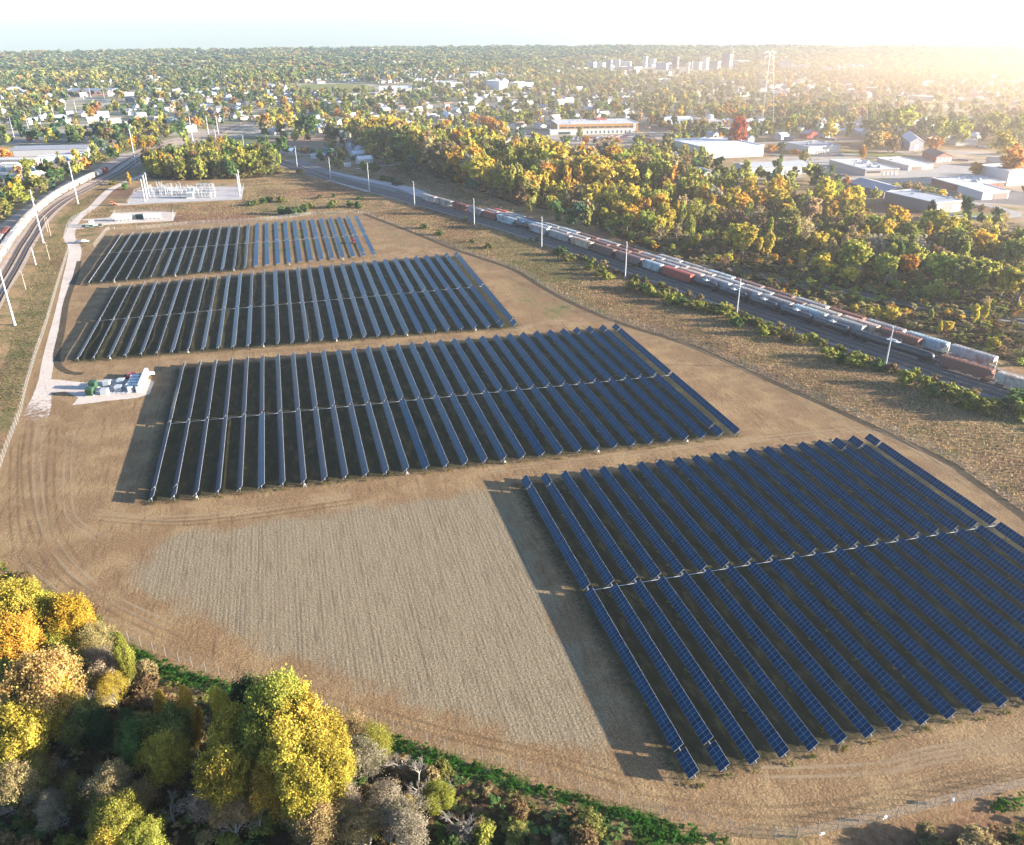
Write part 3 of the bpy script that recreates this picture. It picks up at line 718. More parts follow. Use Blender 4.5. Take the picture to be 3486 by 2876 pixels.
PAINT = {'tan-grey': (.38, .36, .34), 'mid-grey': (.3, .29, .29), 'dark red': (.17, .05, .04), 'light grey': (.28, .28, .28), 'rust-brown': (.2, .085, .06), 'pale blue-white': (.34, .42, .45), 'white': (.44, .44, .42),
         'cream': (.48, .41, .33), 'brown': (.16, .09, .07), 'mauve-brown': (.2, .13, .12), 'red': (.3, .06, .045), 'black': (.03, .032, .038), 'pinkish-tan': (.52, .38, .3), 'pale grey': (.33, .33, .33), 'orange-stained tan': (.48, .37, .27)}
def place_train(path, spec, where, group, start, gap=0.9):
    """spec = [(type, paint, end arc length or None)]"""
    w_ = Walk(path); d = start
    for i, (ty, pa, end) in enumerate(spec):
        parts, nm, words, cat = TYPE[ty]
        L = (end-d) if end else 17.6
        q, a = w_.at(d+L/2)
        q0, _ = w_.at(d); q1, _ = w_.at(d+L)
        a = math.atan2(q1.y-q0.y, q1.x-q0.x)
        if d+L > w_.l[-1]: break
        spawn(nm, parts, (q.x, q.y, 0.46), a, PAINT[pa], '%s %s, %s from the far end of %s' % (pa, words, od(i+1), where), cat, group, ((L-gap)/17.0, 1, 1))
        d += L
w1 = Walk(yard1)
ends = [P(Y1, 393, 318), P(Y1, 602, 385), P(Y1, 810, 450), P(Y1, 1022, 515), P(Y1, 1232, 572), P(Y1, 1490, 650), P(Y1, 1672, 715), P(Y1, 1950, 800), P(Y2, 140, 320), P(Y2, 465, 415), P(Y2, 812, 520), P(Y2, 1180, 655), P(Y2, 1480, 745), P(Y2, 1865, 905)]
ends = [w1.near(p) for p in ends] + [w1.near(P(Y3, 120, 440)), w1.near(P(Y3, 555, 585)), w1.near(P(Y3, 1040, 720)), w1.near(P(Y3, 1540, 882)), w1.near(P(Y3, 2075, 1062)), w1.near(P(Y4, 1030, 718)), w1.near(P(Y4, 1680, 945))]
kinds = [('h', 'tan-grey'), ('h', 'mid-grey'), ('h', 'dark red'), ('h', 'light grey'), ('b', 'rust-brown'), ('h', 'pale blue-white'), ('t', 'black'), ('h', 'pale grey'), ('h', 'light grey'), ('h', 'orange-stained tan'), ('h', 'brown'), ('h', 'mauve-brown'), ('h', 'pale blue-white'), ('b', 'red'),
         ('t', 'black'), ('t', 'black'), ('t', 'black'), ('t', 'black'), ('t', 'black'), ('t', 'black'), ('h', 'rust-brown'), ('h', 'cream'), ('h', 'pale grey'), ('h', 'tan-grey')]
TRAIN_NEAR = [(k[0], k[1], ends[i] if i < len(ends) else None) for i, k in enumerate(kinds)]
place_train(yard1, TRAIN_NEAR, 'the nearest yard train', 'wagons of the nearest train in the yard', w1.near(P(Y1, 207, 258)))
for line, o, st, where, grp in ((1, 4.4, P(Y1, 1060, 470), 'the second yard train', 'wagons of the second train'),
                                (2, 8.8, P(Y1, 1180, 470), 'the third yard train', 'wagons of the third train'),
                                (3, 13.0, P(Y2, 1500, 560), 'the farthest yard train', 'wagons of the farthest train')):
    pth = yl(o); ww = Walk(pth); s0 = ww.near(st)
    pal = {1: ['light grey', 'pale grey', 'pale blue-white', 'pale blue-white', 'light grey', 'pale grey', 'brown', 'rust-brown', 'mauve-brown', 'mid-grey', 'pinkish-tan', 'pale grey', 'pale grey', 'light grey', 'pale blue-white', 'light grey'],
           2: ['red', 'white', 'mauve-brown', 'light grey', 'pale blue-white', 'brown', 'mid-grey', 'rust-brown', 'pale grey', 'mid-grey', 'cream', 'pale grey', 'pale grey', 'mauve-brown', 'cream', 'pinkish-tan', 'rust-brown'],
           3: ['pale grey', 'mid-grey', 'pale blue-white', 'mauve-brown', 'brown', 'light grey', 'rust-brown', 'light grey', 'pale blue-white', 'pale grey']}[line]
    sp_ = [('b' if (p_ == 'red') else 'h', p_, None) for p_ in pal]
    place_train(pth, sp_, where, grp, s0)
# pale train on the left curve: runs from its far end (red wagon) down to the left edge
wl = Walk(list(reversed(lt1)))
rl = list(reversed(lt1))
s0 = wl.near(P(LZ, 1465, 112))
pl_ = ['red', 'dark red', 'white', 'cream', 'white', 'white', 'cream', 'white', 'white', 'cream', 'pinkish-tan', 'white', 'cream', 'cream', 'white', 'mid-grey', 'pale grey', 'pinkish-tan', 'white', 'cream', 'white']
el = [wl.near(P(LZ, 1415, 128)), wl.near(P(LZ, 1378, 145)), wl.near(P(LZ, 1290, 185)), wl.near(P(LZ, 1195, 232)), wl.near(P(LZ, 1070, 295)), wl.near(P(LZ, 925, 370)), wl.near(P(LZ, 840, 425)), wl.near(P(LZ, 740, 490)), wl.near(P(LZ, 660, 550)), wl.near(P(LZ, 580, 612))]
place_train(rl, [('h' if p_ not in ('red',) else 'b', p_, el[i] if i < len(el) else None) for i, p_ in enumerate(pl_)], 'the train on the left curve', 'wagons of the train on the left curve', s0)
rl2 = list(reversed(lt2)); w2 = Walk(rl2)
place_train(rl2, [('h', 'dark red', None), ('h', 'light grey', None), ('h', 'rust-brown', None)], 'the short siding train', 'wagons on the left siding', w2.near(P(LZ, 130, 950)))
# brown flat-topped wagons far up the main line
fb = smooth_path(PL(T1, [(1900, 735), (2104, 705)]) + PL(T2, [(160, 690), (300, 655)]), 8)
place_train(fb, [('b', 'pinkish-tan', None)]*6, 'the distant half-hidden train', 'wagons far up the main line', 2.0)
# ---------------------------------------------------------------- solar rows
PT = 5.5
def mat_panel():
    mt, nt = new_mat('solar_glass')
    uv = nt.nodes.new('ShaderNodeUVMap').outputs[0]
    s = N(nt, 'ShaderNodeSeparateXYZ'); nt.links.new(uv, s.inputs[0])
    def line(v, period, w):
        m_ = MATH(nt, 'FRACT', MATH(nt, 'DIVIDE', v, period))
        a_ = MATH(nt, 'ABSOLUTE', MATH(nt, 'SUBTRACT', m_, 0.5))
        return MATH(nt, 'GREATER_THAN', a_, 0.5-w/period/2)
    l1 = line(s.outputs[0], 1.02, 0.055); l2 = line(s.outputs[1], 1.05, 0.03)
    fr = MATH(nt, 'MAXIMUM', l1, l2)
    cell = MATH(nt, 'FLOOR', MATH(nt, 'DIVIDE', s.outputs[0], 1.02))
    wn = nt.nodes.new('ShaderNodeTexWhiteNoise'); wn.noise_dimensions = '1D'; nt.links.new(cell, wn.inputs['W'])
    base = MIX(nt, wn.outputs[0], (0.0001, 0.018, 0.045), (0.0003, 0.034, 0.08))
    c = MIX(nt, fr, base, (0.13, 0.26, 0.37))
    rn = MATH(nt, 'ADD', 0.28, MATH(nt, 'MULTIPLY', fr, 0.25))
    p = PRI(nt, c, rn, 0, 0.12)
    OUT(nt, p); return mt
m_panel = mat_panel()
m_back = mat('panel_backsheet', (0.2, 0.21, 0.23), 0.6, 0, 0.1)
m_alu = mat('aluminium_frame', (0.48, 0.5, 0.53), 0.35, 0.3, 0.08, 1, 0.5)
m_post = mat('galvanised_post', (0.25, 0.25, 0.26), 0.55, 0.3, 0.15)
m_whitebox = mat('white_enamel', (0.5, 0.5, 0.49), 0.5, 0, 0.08)
def table_mesh(L, th):
    """tilted strip of modules, centred on the tube; high edge towards +x"""
    hw, t = 1.11, 0.045
    ct, st = math.cos(th), math.sin(th)
    def q(u, y, n): return (u*ct-n*st, y, u*st+n*ct)
    vs = [q(-hw, 0, .14), q(hw, 0, .14), q(hw, L, .14), q(-hw, L, .14), q(-hw, 0, .14-t), q(hw, 0, .14-t), q(hw, L, .14-t), q(-hw, L, .14-t)]
    fs = [(0, 1, 2, 3), (4, 7, 6, 5), (0, 4, 5, 1), (1, 5, 6, 2), (2, 6, 7, 3), (3, 7, 4, 0)]
    me = bpy.data.meshes.new('module_table'); me.from_pydata(vs, [], fs)
    for m_ in (m_panel, m_back, m_alu): me.materials.append(m_)
    me.polygons.foreach_set('material_index', [0, 1, 2, 2, 2, 2])
    uvl = me.uv_layers.new(name='UVMap')
    uvs = {0: (0, 0), 1: (0, 2.1), 2: (L, 2.1), 3: (L, 0)}
    for lp in me.polygons[0].loop_indices: uvl.data[lp].uv = uvs[me.loops[lp].vertex_index]
    return me
pb = MB()
pb.box((0, 0, 0.7), (0.15, 0.012, 1.4)); pb.box((-.07, 0, 0.7), (0.012, 0.12, 1.4)); pb.box((.07, 0, 0.7), (0.012, 0.12, 1.4)); pb.cyl((0, -0.12, 1.48), (0, 0.12, 1.48), 0.13, n=8)
POST = pb.mesh('support_post', [m_post])
gb = MB(); gb.box((0, 0, 1.4), (0.35, 0.3, 0.4)); gb.cyl((0, -0.45, 1.48), (0, 0.45, 1.48), 0.11, n=10); gb.box((0, 0, 0.6), (0.2, 0.2, 1.2))
GEAR = gb.mesh('gearbox', [m_post])
ib = MB(); ib.box((0, 0, 0.9), (0.4, 0.25, 0.5)); ib.box((0, -0.14, 0.9), (0.34, 0.03, 0.42)); ib.box((-.3, 0, .3), (.08, .08, .6)); ib.box((.3, 0, .3), (.08, .08, .6))
IBOX = ib.mesh('combiner_box', [m_whitebox])
def tube_mesh(L):
    t = MB(); t.cyl((0, -0.35, 1.48), (0, L+0.35, 1.48), 0.075, n=8); return t.mesh('torque_tube', [m_alu])
BLK = [  # x0 (pitches), n, (top a,b), (seam a,b), (bottom a,b), where
    (-17.2053, 26, (96.1528, .0766), (87.9812, .0262), (77.0, .105), 'the farthest panel block'),
    (-14.5637, 31, (75.319, .0915), (65.8399, .0282), (57.4498, -.0453), 'the second farthest panel block'),
    (-7.6266, 31, (54.5167, -.0202), (45.3236, -.0366), (36.7076, -.0368), 'the large middle panel block'),
    (9.828, 20, (33.9375, -.0325), (24.7568, -.0211), (15.4723, -.007), 'the nearest panel block')]
rows_xy = []
for bi, (x0, n, tp, sm_, bt, where) in enumerate(BLK):
    seam_pts = []
    for i in range(n):
        xh = (x0+i)*PT; y1 = (tp[0]+tp[1]*i)*PT; ys = (sm_[0]+sm_[1]*i)*PT; y0 = (bt[0]+bt[1]*i)*PT
        flat = bi == 0 and i >= 14
        th = R(7) if flat else R(43+rnd.uniform(-.6, .6))
        xc = xh-1.05*math.cos(th)
        e = bpy.data.objects.new('solar_row', None); COL.objects.link(e); e.location = (xc, y0, 0)
        state = 'lying nearly flat' if flat else 'steeply tilted'
        setp(e, '%s solar panel row from the left in %s, %s' % (od(i+1), where, state), 'solar panels', 'rows of solar panels in '+where)
        L = y1-y0; ms = ys-y0
        cuts = [(0.0, ms-0.55), (ms+0.55, L)]
        sh = 5.1
        def split(seg, at_end):
            a_, b_ = seg
            return [(a_, b_-sh-.7), (b_-sh, b_)] if at_end else [(a_, a_+sh), (a_+sh+.7, b_)]
        if (bi == 3 and i < 2) or (bi == 2 and i in (0, 1, 29)) or (bi == 1 and i >= 29) or (bi == 0 and i >= 24): cuts = split(cuts[0], False)+cuts[1:]
        if (bi == 3 and (i < 2 or i >= 17)) or (bi == 2 and i >= 27) or (bi == 1 and (i < 1 or i >= 29)) or (bi == 0 and i in (0, 24, 25)): cuts = cuts[:-1]+split(cuts[-1], True)
        tl = R(rnd.uniform(31, 34.5)) if (bi in (0, 1) and not flat and rnd.random() < .55) or (bi == 2 and i in (5, 13, 19)) else th
        tu = R(rnd.uniform(31.5, 34.5)) if (bi in (0, 1) and not flat and rnd.random() < .22) else th
        for a_, b_ in cuts: obj('module_table', table_mesh(b_-a_, tl if b_ < ms+1 else tu), e, (0, a_, 1.48))
        obj('torque_tube', tube_mesh(L), e, (0, 0, 0))
        k = 0.4
        while k < L+0.2:
            if abs(k-ms) > 1.5: obj('support_post', POST, e, (0, min(k, L), 0))
            k += 6.6
        obj('gearbox', GEAR, e, (0, ms, 0))
        if i % 5 == 2: obj('combiner_box', IBOX, e, (0.1, -0.6 if bi < 3 else L+0.7, 0))
        seam_pts.append(Vector((xc, ys, 0.95)))
        rows_xy.append((xc, y0, y1))
    ds = MB()
    for a_, b_ in zip(seam_pts, seam_pts[1:]): ds.cyl(a_, b_, 0.06, n=6)
    setp(obj('drive_shaft', ds.mesh('drive_shaft', [m_alu])), 'thin steel drive shaft joining the rows across %s' % where, 'drive shaft')

# ---------------------------------------------------------------- fences
def mat_mesh():
    mt, nt = new_mat('chain_link'); p = PRI(nt, (0.45, 0.45, 0.44), 0.5, 0.3)
    tr = nt.nodes.new('ShaderNodeBsdfTransparent'); mx = nt.nodes.new('ShaderNodeMixShader'); mx.inputs[0].default_value = 0.1
    nt.links.new(tr.outputs[0], mx.inputs[1]); nt.links.new(p, mx.inputs[2]); OUT(nt, mx.outputs[0]); return mt
m_link = mat_mesh()
fp = MB(); fp.cyl((0, 0, 0), (0, 0, 2.35), 0.042, n=6); fp.cyl((0, 0, 2.3), (0.22, 0, 2.6), 0.03, n=5)
FPOST = fp.mesh('fence_post', [m_post])
def fence(path, label, step=3.0, mx=100):
    w_ = Walk(path); q0, a0_ = w_.at(0)
    e = bpy.data.objects.new('chain_link_fence', None); COL.objects.link(e); e.location = q0; setp(e, label, 'fence')
    n = int(w_.l[-1]/step); n = min(n, mx); st = w_.l[-1]/n
    V, F = [], []; wires = MB()
    prev = None
    for k in range(n+1):
        q, a = w_.at(k*st)
        o = obj('fence_post', FPOST, e, q-q0, a+math.pi/2)
        V += [tuple(q-q0+Vector((0, 0, .08))), tuple(q-q0+Vector((0, 0, 2.2)))]
        if k: b = 2*k; F.append((b-2, b, b+1, b-1))
        if prev:
            for z in (2.22, 1.1, .15): wires.cyl(prev+Vector((0, 0, z))-q0, q+Vector((0, 0, z))-q0, 0.011, n=4, caps=False)
        prev = q
    me = bpy.data.meshes.new('chain_link'); me.from_pydata(V, [], F); me.materials.append(m_link)
    obj('chain_link', me, e, (0, 0, 0)); obj('fence_rail', wires.mesh('fence_rail', [m_post]), e, (0, 0, 0))
    return e
fence(smooth_path(east_f, 8), 'long chain-link fence between the field and the weedy bank of the freight yard', 3.6, 99)
fence(smooth_path(south_f, 8), 'chain-link fence curving along the bottom edge of the bare field', 3.4, 99)
fence(smooth_path(west_f, 8), 'chain-link fence between the gravel road and the grass beside the left railway', 3.2, 99)
fence([Vector((p.x, p.y, 0)) for p in north_f], 'chain-link fence behind the farthest panel block', 3.2, 99)
fence([Vector((p.x, p.y, 0)) for p in PL(SZ, [(143, 572), (250, 395), (470, 318), (1810, 312), (1775, 500), (143, 572)])], 'chain-link fence around the substation yard', 4.0)
fence([Vector((p.x, p.y, 0)) for p in PL(BZ, [(660, 300), (750, 125), (1790, 115), (1770, 275)])], 'low fence around the battery containers', 3.0)
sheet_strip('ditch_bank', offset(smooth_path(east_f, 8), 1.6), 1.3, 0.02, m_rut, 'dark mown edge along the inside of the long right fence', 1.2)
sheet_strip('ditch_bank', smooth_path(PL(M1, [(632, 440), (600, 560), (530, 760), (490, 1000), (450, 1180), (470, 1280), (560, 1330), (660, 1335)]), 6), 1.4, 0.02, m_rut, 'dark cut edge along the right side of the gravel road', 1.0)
sg = MB(); sg.box((0, 0, 1.5), (0.9, 0.05, 0.7)); sg.cyl((-.3, 0, 0), (-.3, 0, 1.8), .04, n=5); sg.cyl((.3, 0, 0), (.3, 0, 1.8), .04, n=5); sg.box((0.2, -.2, 2.0), (1.1, .5, .3))
for i_, v_ in enumerate(sg.v): sg.v[i_] = tuple(c*.62 for c in v_)
SIGN = sg.mesh('site_marker', [m_whitebox])
for i, (z, a, b) in enumerate(((F4, 1012, 1345), (F4, 1348, 1258), (F4, 1712, 1168), (G6, 1165, 997), (BZ, 735, 425), (SZ, 1240, 838), (M2, 865, 62))):
    w_ = ('first white marker box on the bottom right fence from the left', 'second white marker box on the bottom right fence from the left', 'third white marker box on the bottom right fence from the left', 'white marker box on the long right fence beyond the nearest panel block',
          'white marker box on the fence behind the far block, left of the battery containers', 'white marker box on the fence behind the far block, in front of the bushes', 'white marker box at the upper right corner of the far block')[i]
    q = P(z, a, b); spawn('marker_box', [('box', SIGN, (0, 0, 0), [])], q, 0.4*i, None, w_, 'marker box', 'white marker boxes on the fences')

# ---------------------------------------------------------------- steel poles and lines
def pole_mesh(h, r=0.45):
    b = MB(); b.cyl((0, 0, 0), (0, 0, h), r, r*0.42, 12); b.cyl((0, 0, 0), (0, 0, 0.4), r*1.5, n=12)
    return b.mesh('pole_shaft', [m_polem])
m_polem = mat('weathered_pole_steel', (0.38, 0.39, 0.4), 0.5, 0.2, 0.1, 0.3, 0.4)
m_woodp = mat('grey_timber_pole', (0.3, 0.24, 0.19), 0.9, 0, 0.2)
def arms_mesh(h, k=3, s=0.9):
    b = MB()
    for i in range(k):
        z = h*0.98-i*1.9; sgn = 1 if i % 2 else -1
        b.cyl((0, 0, z), (sgn*s, 0, z+0.15), 0.05, n=6); b.cyl((sgn*s, 0, z+0.1), (sgn*s, 0, z+0.6), 0.06, n=6)
    return b.mesh('insulator_arms', [m_polem])
def pole(base, top, label, r=0.42, group=None, wood=False):
    q = U(*base); h = HT(base[0], base[1], top[0], top[1])
    b = MB(); b.cyl((0, 0, 0), (0, 0, h), r, r*0.45, 10)
    if not wood: b.cyl((0, 0, 0), (0, 0, 0.5), r*1.4, n=10)
    sh = b.mesh('shaft', [m_woodp if wood else m_polem])
    spawn('utility_pole', [('shaft', sh, (0, 0, 0), []), ('insulator_arms', arms_mesh(h, 2 if wood else 3, 0.6 if wood else 0.75), (0, 0, 0), [])], q, 0.6, None, label, 'utility pole', group)
    return Vector((q.x, q.y, h))
LP = [((LZ(83, 1736)), (0-30, 836)), (LZ(590, 1050), LZ(432, 335)), (LZ(1048, 530), LZ(945, 0)), (T1(1085, 1092), T1(1040, 790))]
lpt = [pole((50.5, 1106), (-5, 880), 'tall pale steel pole at the left edge, beside the railway curve', 0.5, 'tall steel poles along the left railway')]
for i, (b_, t_) in enumerate(((T1(345, 0), T1(255, 0)),)): pass
for i, (b_, t_) in enumerate((((147.6, 826.2), (109, 645.4)), ((266, 693.7), (237.4, 549.1)), ((464.1, 566), (444.9, 438)), ((656.6, 478.5), (644.6, 393)), (T1(1665, 865), T1(1640, 685)), (T1(1738, 830), T1(1728, 690)))):
    lpt.append(pole(b_, t_, '%s tall pale steel pole along the left railway, counted away from the left edge' % od(i+2), 0.48, 'tall steel poles along the left railway'))
rpt = []
for i, (t_, b_) in enumerate([((1007.4, 497.8), (1012.5, 572.7)), ((1121.6, 536.3), (1125.9, 609)), ((1255, 555.5), (1257.6, 651.8)), ((1410.3, 617.6), (1411.6, 701)), ((1615.6, 675.3), (1614.8, 767.3)), ((1846.7, 737.7), (1843.7, 843.8)), ((2136.3, 822.4), (2127.7, 946.5)), ((2523.4, 949.9), (2507.1, 1072.6)), ((3043.6, 1111), (3010.8, 1261))]):
    rpt.append(pole(b_, t_, '%s slim pale steel pole along the freight yard, counted from its far end' % od(i+1), 0.34, 'steel poles along the freight yard'))
for i, (t_, b_, wd) in enumerate([(T2(128, 865), T2(143, 970), 0), (T1(1935, 840), T1(1943, 945), 0), (T1(1710, 790), T1(1720, 885), 0), (T1(865, 685), T1(893, 860), 0), (T1(75, 700), T1(115, 865), 0), (T1(200, 650), T1(225, 785), 0), (T1(315, 620), T1(335, 715), 0), (T1(415, 605), T1(433, 710), 0),
        (T1(520, 575), T1(537, 675), 0), (T1(595, 560), T1(608, 660), 0), (T1(715, 465), T1(725, 545), 0), (T1(825, 450), T1(833, 555), 0), (M1(260, 335), M1(285, 470), 0), (M1(172, 520), M1(205, 665), 1), (M1(375, 290), M1(395, 430), 1), (M1(362, 80), M1(378, 205), 1), (M1(378, 90), M1(405, 240), 1),
        (T2(757, 1065), T2(760, 1140), 1), (T1(1215, 385), T1(1222, 475), 0), (T1(1170, 440), T1(1178, 480), 0), (T3(375, 640), T3(380, 730), 1), (T3(433, 650), T3(437, 730), 1), (T3(915, 520), T3(918, 620), 1), (T3(1037, 545), T3(1040, 610), 1), (T1(655, 490), T1(668, 560), 0)]):
    pole(b_, t_, ('%s %s counted from the first beyond the far panel block' % (od(i+1), 'grey timber pole' if wd else 'smaller pale steel pole')), 0.2 if wd else 0.3, 'smaller poles', bool(wd))
m_wire = mat('conductor', (0.25, 0.25, 0.26), 0.4, 0.5, 0.1)
def lines(pts, label, drops=(0.3, 2.2, 4.1)):
    b = MB()
    for a, c in zip(pts, pts[1:]):
        for dz in drops:
            pr = None
            for k in range(9):
                t = k/8; q = a.lerp(c, t); q.z -= dz+4*t*(1-t)*((c-a).length*0.016)
                if pr: b.cyl(pr, q, 0.02, n=3, caps=False)
                pr = q
    setp(obj('power_line', b.mesh('power_line', [m_wire])), label, 'power line')
lines(lpt, 'thin wires strung between the tall poles of the left railway')
lines(rpt, 'thin wires strung between the slim poles along the freight yard')

def lattice(base, top, wb, label, color, arms):
    q = U(*base); h = HT(base[0], base[1], top[0], top[1]); b = MB()
    def hw(z): return wb/2*(1-z/h*0.72)
    lv = [h*(1-(1-i/9)**1.25) for i in range(10)]
    cs = [(-1, -1), (1, -1), (1, 1), (-1, 1)]
    for i in range(9):
        z0, z1 = lv[i], lv[i+1]; r0, r1 = hw(z0), hw(z1)
        for k in range(4):
            a, c = cs[k], cs[(k+1) % 4]
            b.cyl((a[0]*r0, a[1]*r0, z0), (a[0]*r1, a[1]*r1, z1), 0.11, n=4)
            b.cyl((a[0]*r0, a[1]*r0, z0), (c[0]*r1, c[1]*r1, z1), 0.045, n=4); b.cyl((c[0]*r0, c[1]*r0, z0), (a[0]*r1, a[1]*r1, z1), 0.045, n=4)
            b.cyl((a[0]*r1, a[1]*r1, z1), (c[0]*r1, c[1]*r1, z1), 0.045, n=4)
    body = b.mesh('lattice_mast', [_mc.get(color)])
    a_ = MB()
    for z, L_ in arms:
        z *= h; r = hw(z)
        for s in (-1, 1):
            a_.cyl((s*r, 0, z+1.6), (s*L_, 0, z), .2, n=4); a_.cyl((s*r, -r, z), (s*L_, 0, z), .2, n=4); a_.cyl((s*r, r, z), (s*L_, 0, z), .2, n=4); a_.cyl((s*L_, 0, z), (s*L_, 0, z-2.5), .15, n=5)
    spawn('lattice_pylon', [('mast', body, (0, 0, 0), []), ('cross_arms', a_.mesh('cross_arms', [_mc.get(color)]), (0, 0, 0), [])], q, 0.3, None, label, 'pylon', 'lattice pylons')
    return q, h
mat('pylon_grey', (0.25, 0.25, 0.26), 0.5, 0.3, .1); mat('pylon_red_white', (0.4, 0.2, 0.18), 0.6, 0, .15)
lattice(PZ(375, 1330), PZ(460, 190), 20, 'tallest grey lattice pylon with wide platform top, behind the white-roofed warehouse', 'pylon_grey', [(0.93, 8), (0.985, 10), (0.72, 5)])
lattice(PZ(1720, 1320), PZ(1850, 560), 20, 'pale red and white lattice pylon in the bright glare behind the small red barn', 'pylon_red_white', [(0.95, 9), (0.72, 11), (0.42, 12)])

# ---------------------------------------------------------------- site equipment
m_green = mat('green_enamel', (0.03, 0.065, 0.035), 0.5, 0, 0.15)
m_lgrey = mat('light_grey_enamel', (0.36, 0.38, 0.39), 0.5, 0, 0.1)
m_glass = mat('dark_glass', (0.02, 0.03, 0.04), 0.1, 0, 0.1, 1, 0.6)
m_tyre = mat('tyre_rubber', (0.02, 0.02, 0.02), 0.9)
m_conc_s = mat('concrete', (0.45, 0.43, 0.4), 0.9, 0, 0.15)
xa = (P(IZ, 1700, 560)-P(IZ, 500, 610)); ang = math.atan2(xa.y, xa.x)
def eq(name, parts, z, a, b, label, cat, group=None, rz=None, scale=None, color=None):
    q = P(z, a, b); return spawn(name, parts, (q.x, q.y, 0.03), ang if rz is None else rz, color, label, cat, group, scale)
def transformer(w, d, h, m_):
    b = MB(); b.box((0, 0, h/2+.1), (w, d, h)); b.box((0, 0, .06), (w+.5, d+.5, .12), 1)
    b.box((0, 0, h+.16), (w+.1, d+.1, .1)); b.box((0, 0, h+.24), (w*.4, d*.4, .14))
    f = MB()
    for k in np.linspace(-w*.42, w*.42, 9):
        for s in (-1, 1): f.box((k, s*(d/2+.16), h*.55), (.06, .3, h*.7))
    return [('tank', b.mesh('tank', [m_, m_conc_s]), (0, 0, 0), []), ('cooling_fins', f.mesh('cooling_fins', [m_]), (0, 0, 0), [])]
TRG = transformer(2.2, 2.4, 2.4, m_green)
eq('transformer', TRG, IZ, 680, 598, 'nearer of the two dark green transformer boxes on the inverter pad', 'transformer', 'green transformers')
eq('transformer', TRG, IZ, 735, 480, 'farther of the two dark green transformer boxes on the inverter pad', 'transformer', 'green transformers')
def cabinet(w, d, h, m_, doors=2):
    b = MB(); b.box((0, 0, h/2+.15), (w, d, h)); b.box((0, 0, h+.2), (w+.12, d+.12, .1)); b.box((0, 0, .08), (w, d, .14), 1)
    dd = MB()
    for k in range(doors):
        x = -w/2+w*(k+.5)/doors; dd.box((x, -d/2-.02, h*.5+.15), (w/doors*.9, .04, h*.86)); dd.box((x+.2, -d/2-.05, h*.5), (.04, .05, .25))
    return [('cabinet', b.mesh('cabinet', [m_, m_conc_s]), (0, 0, 0), []), ('door', dd.mesh('door', [m_]), (0, 0, 0), [])]
CAB = cabinet(1.9, 1.5, 2.1, m_whitebox); n_ = 0
for r_, (xs, y_) in enumerate([((1400, 1550), 545), ((1370, 1480, 1560), 500), ((1415, 1500, 1575), 450), ((1440, 1520, 1590), 400), ((1450, 1540), 345)]):
    for x_ in xs:
        n_ += 1; eq('inverter_cabinet', CAB, IZ, x_, y_, '%s white inverter cabinet at the right of the pad, counted from the front left' % od(n_), 'inverter cabinet', 'white inverter cabinets', None, (.8, 1, .85))
wl_ = MB(); a = P(IZ, 1570, 545); b_ = P(IZ, 1690, 250); wl_.box((0, 0, 1.3), ((b_-a).length, .5, 2.6)); wl_.box((0, 0, 2.7), ((b_-a).length+.3, 1.0, .15))
for k in range(9): wl_.box((((k/8)-.5)*(b_-a).length*.96, -.5, 1.3), (.12, .5, 2.5))
setp(obj('switchboard', wl_.mesh('switchboard', [m_whitebox]), None, (a+b_)/2+Vector((0, 0, .03)), math.atan2((b_-a).y, (b_-a).x)), 'long white switchboard wall at the right end of the inverter pad', 'switchboard')
PLT = cabinet(2.2, 2.4, 1.5, m_lgrey, 3)
for i, (x_, y_) in enumerate(((935, 580), (980, 430), (1190, 520), (1230, 400))):
    eq('switch_cabinet', PLT, IZ, x_, y_, '%s pale grey low cabinet in the middle of the inverter pad from the left' % od(i+1), 'switch cabinet', 'grey cabinets on the inverter pad')
PL4 = MB(); L_ = (P(IZ, 1320, 580)-P(IZ, 750, 575)).length
for s in (0, .6, 5.2, 5.8): PL4.box((0, s, .18), (L_, .12, .12))
for k in range(8): PL4.box(((k/7-.5)*L_, 2.9, .1), (.12, 6.2, .1))
setp(obj('cable_tray', PL4.mesh('cable_tray', [m_alu]), None, P(IZ, 1040, 585)+Vector((0, 0, .03)), ang), 'low bright metal cable trays across the inverter pad', 'cable tray')

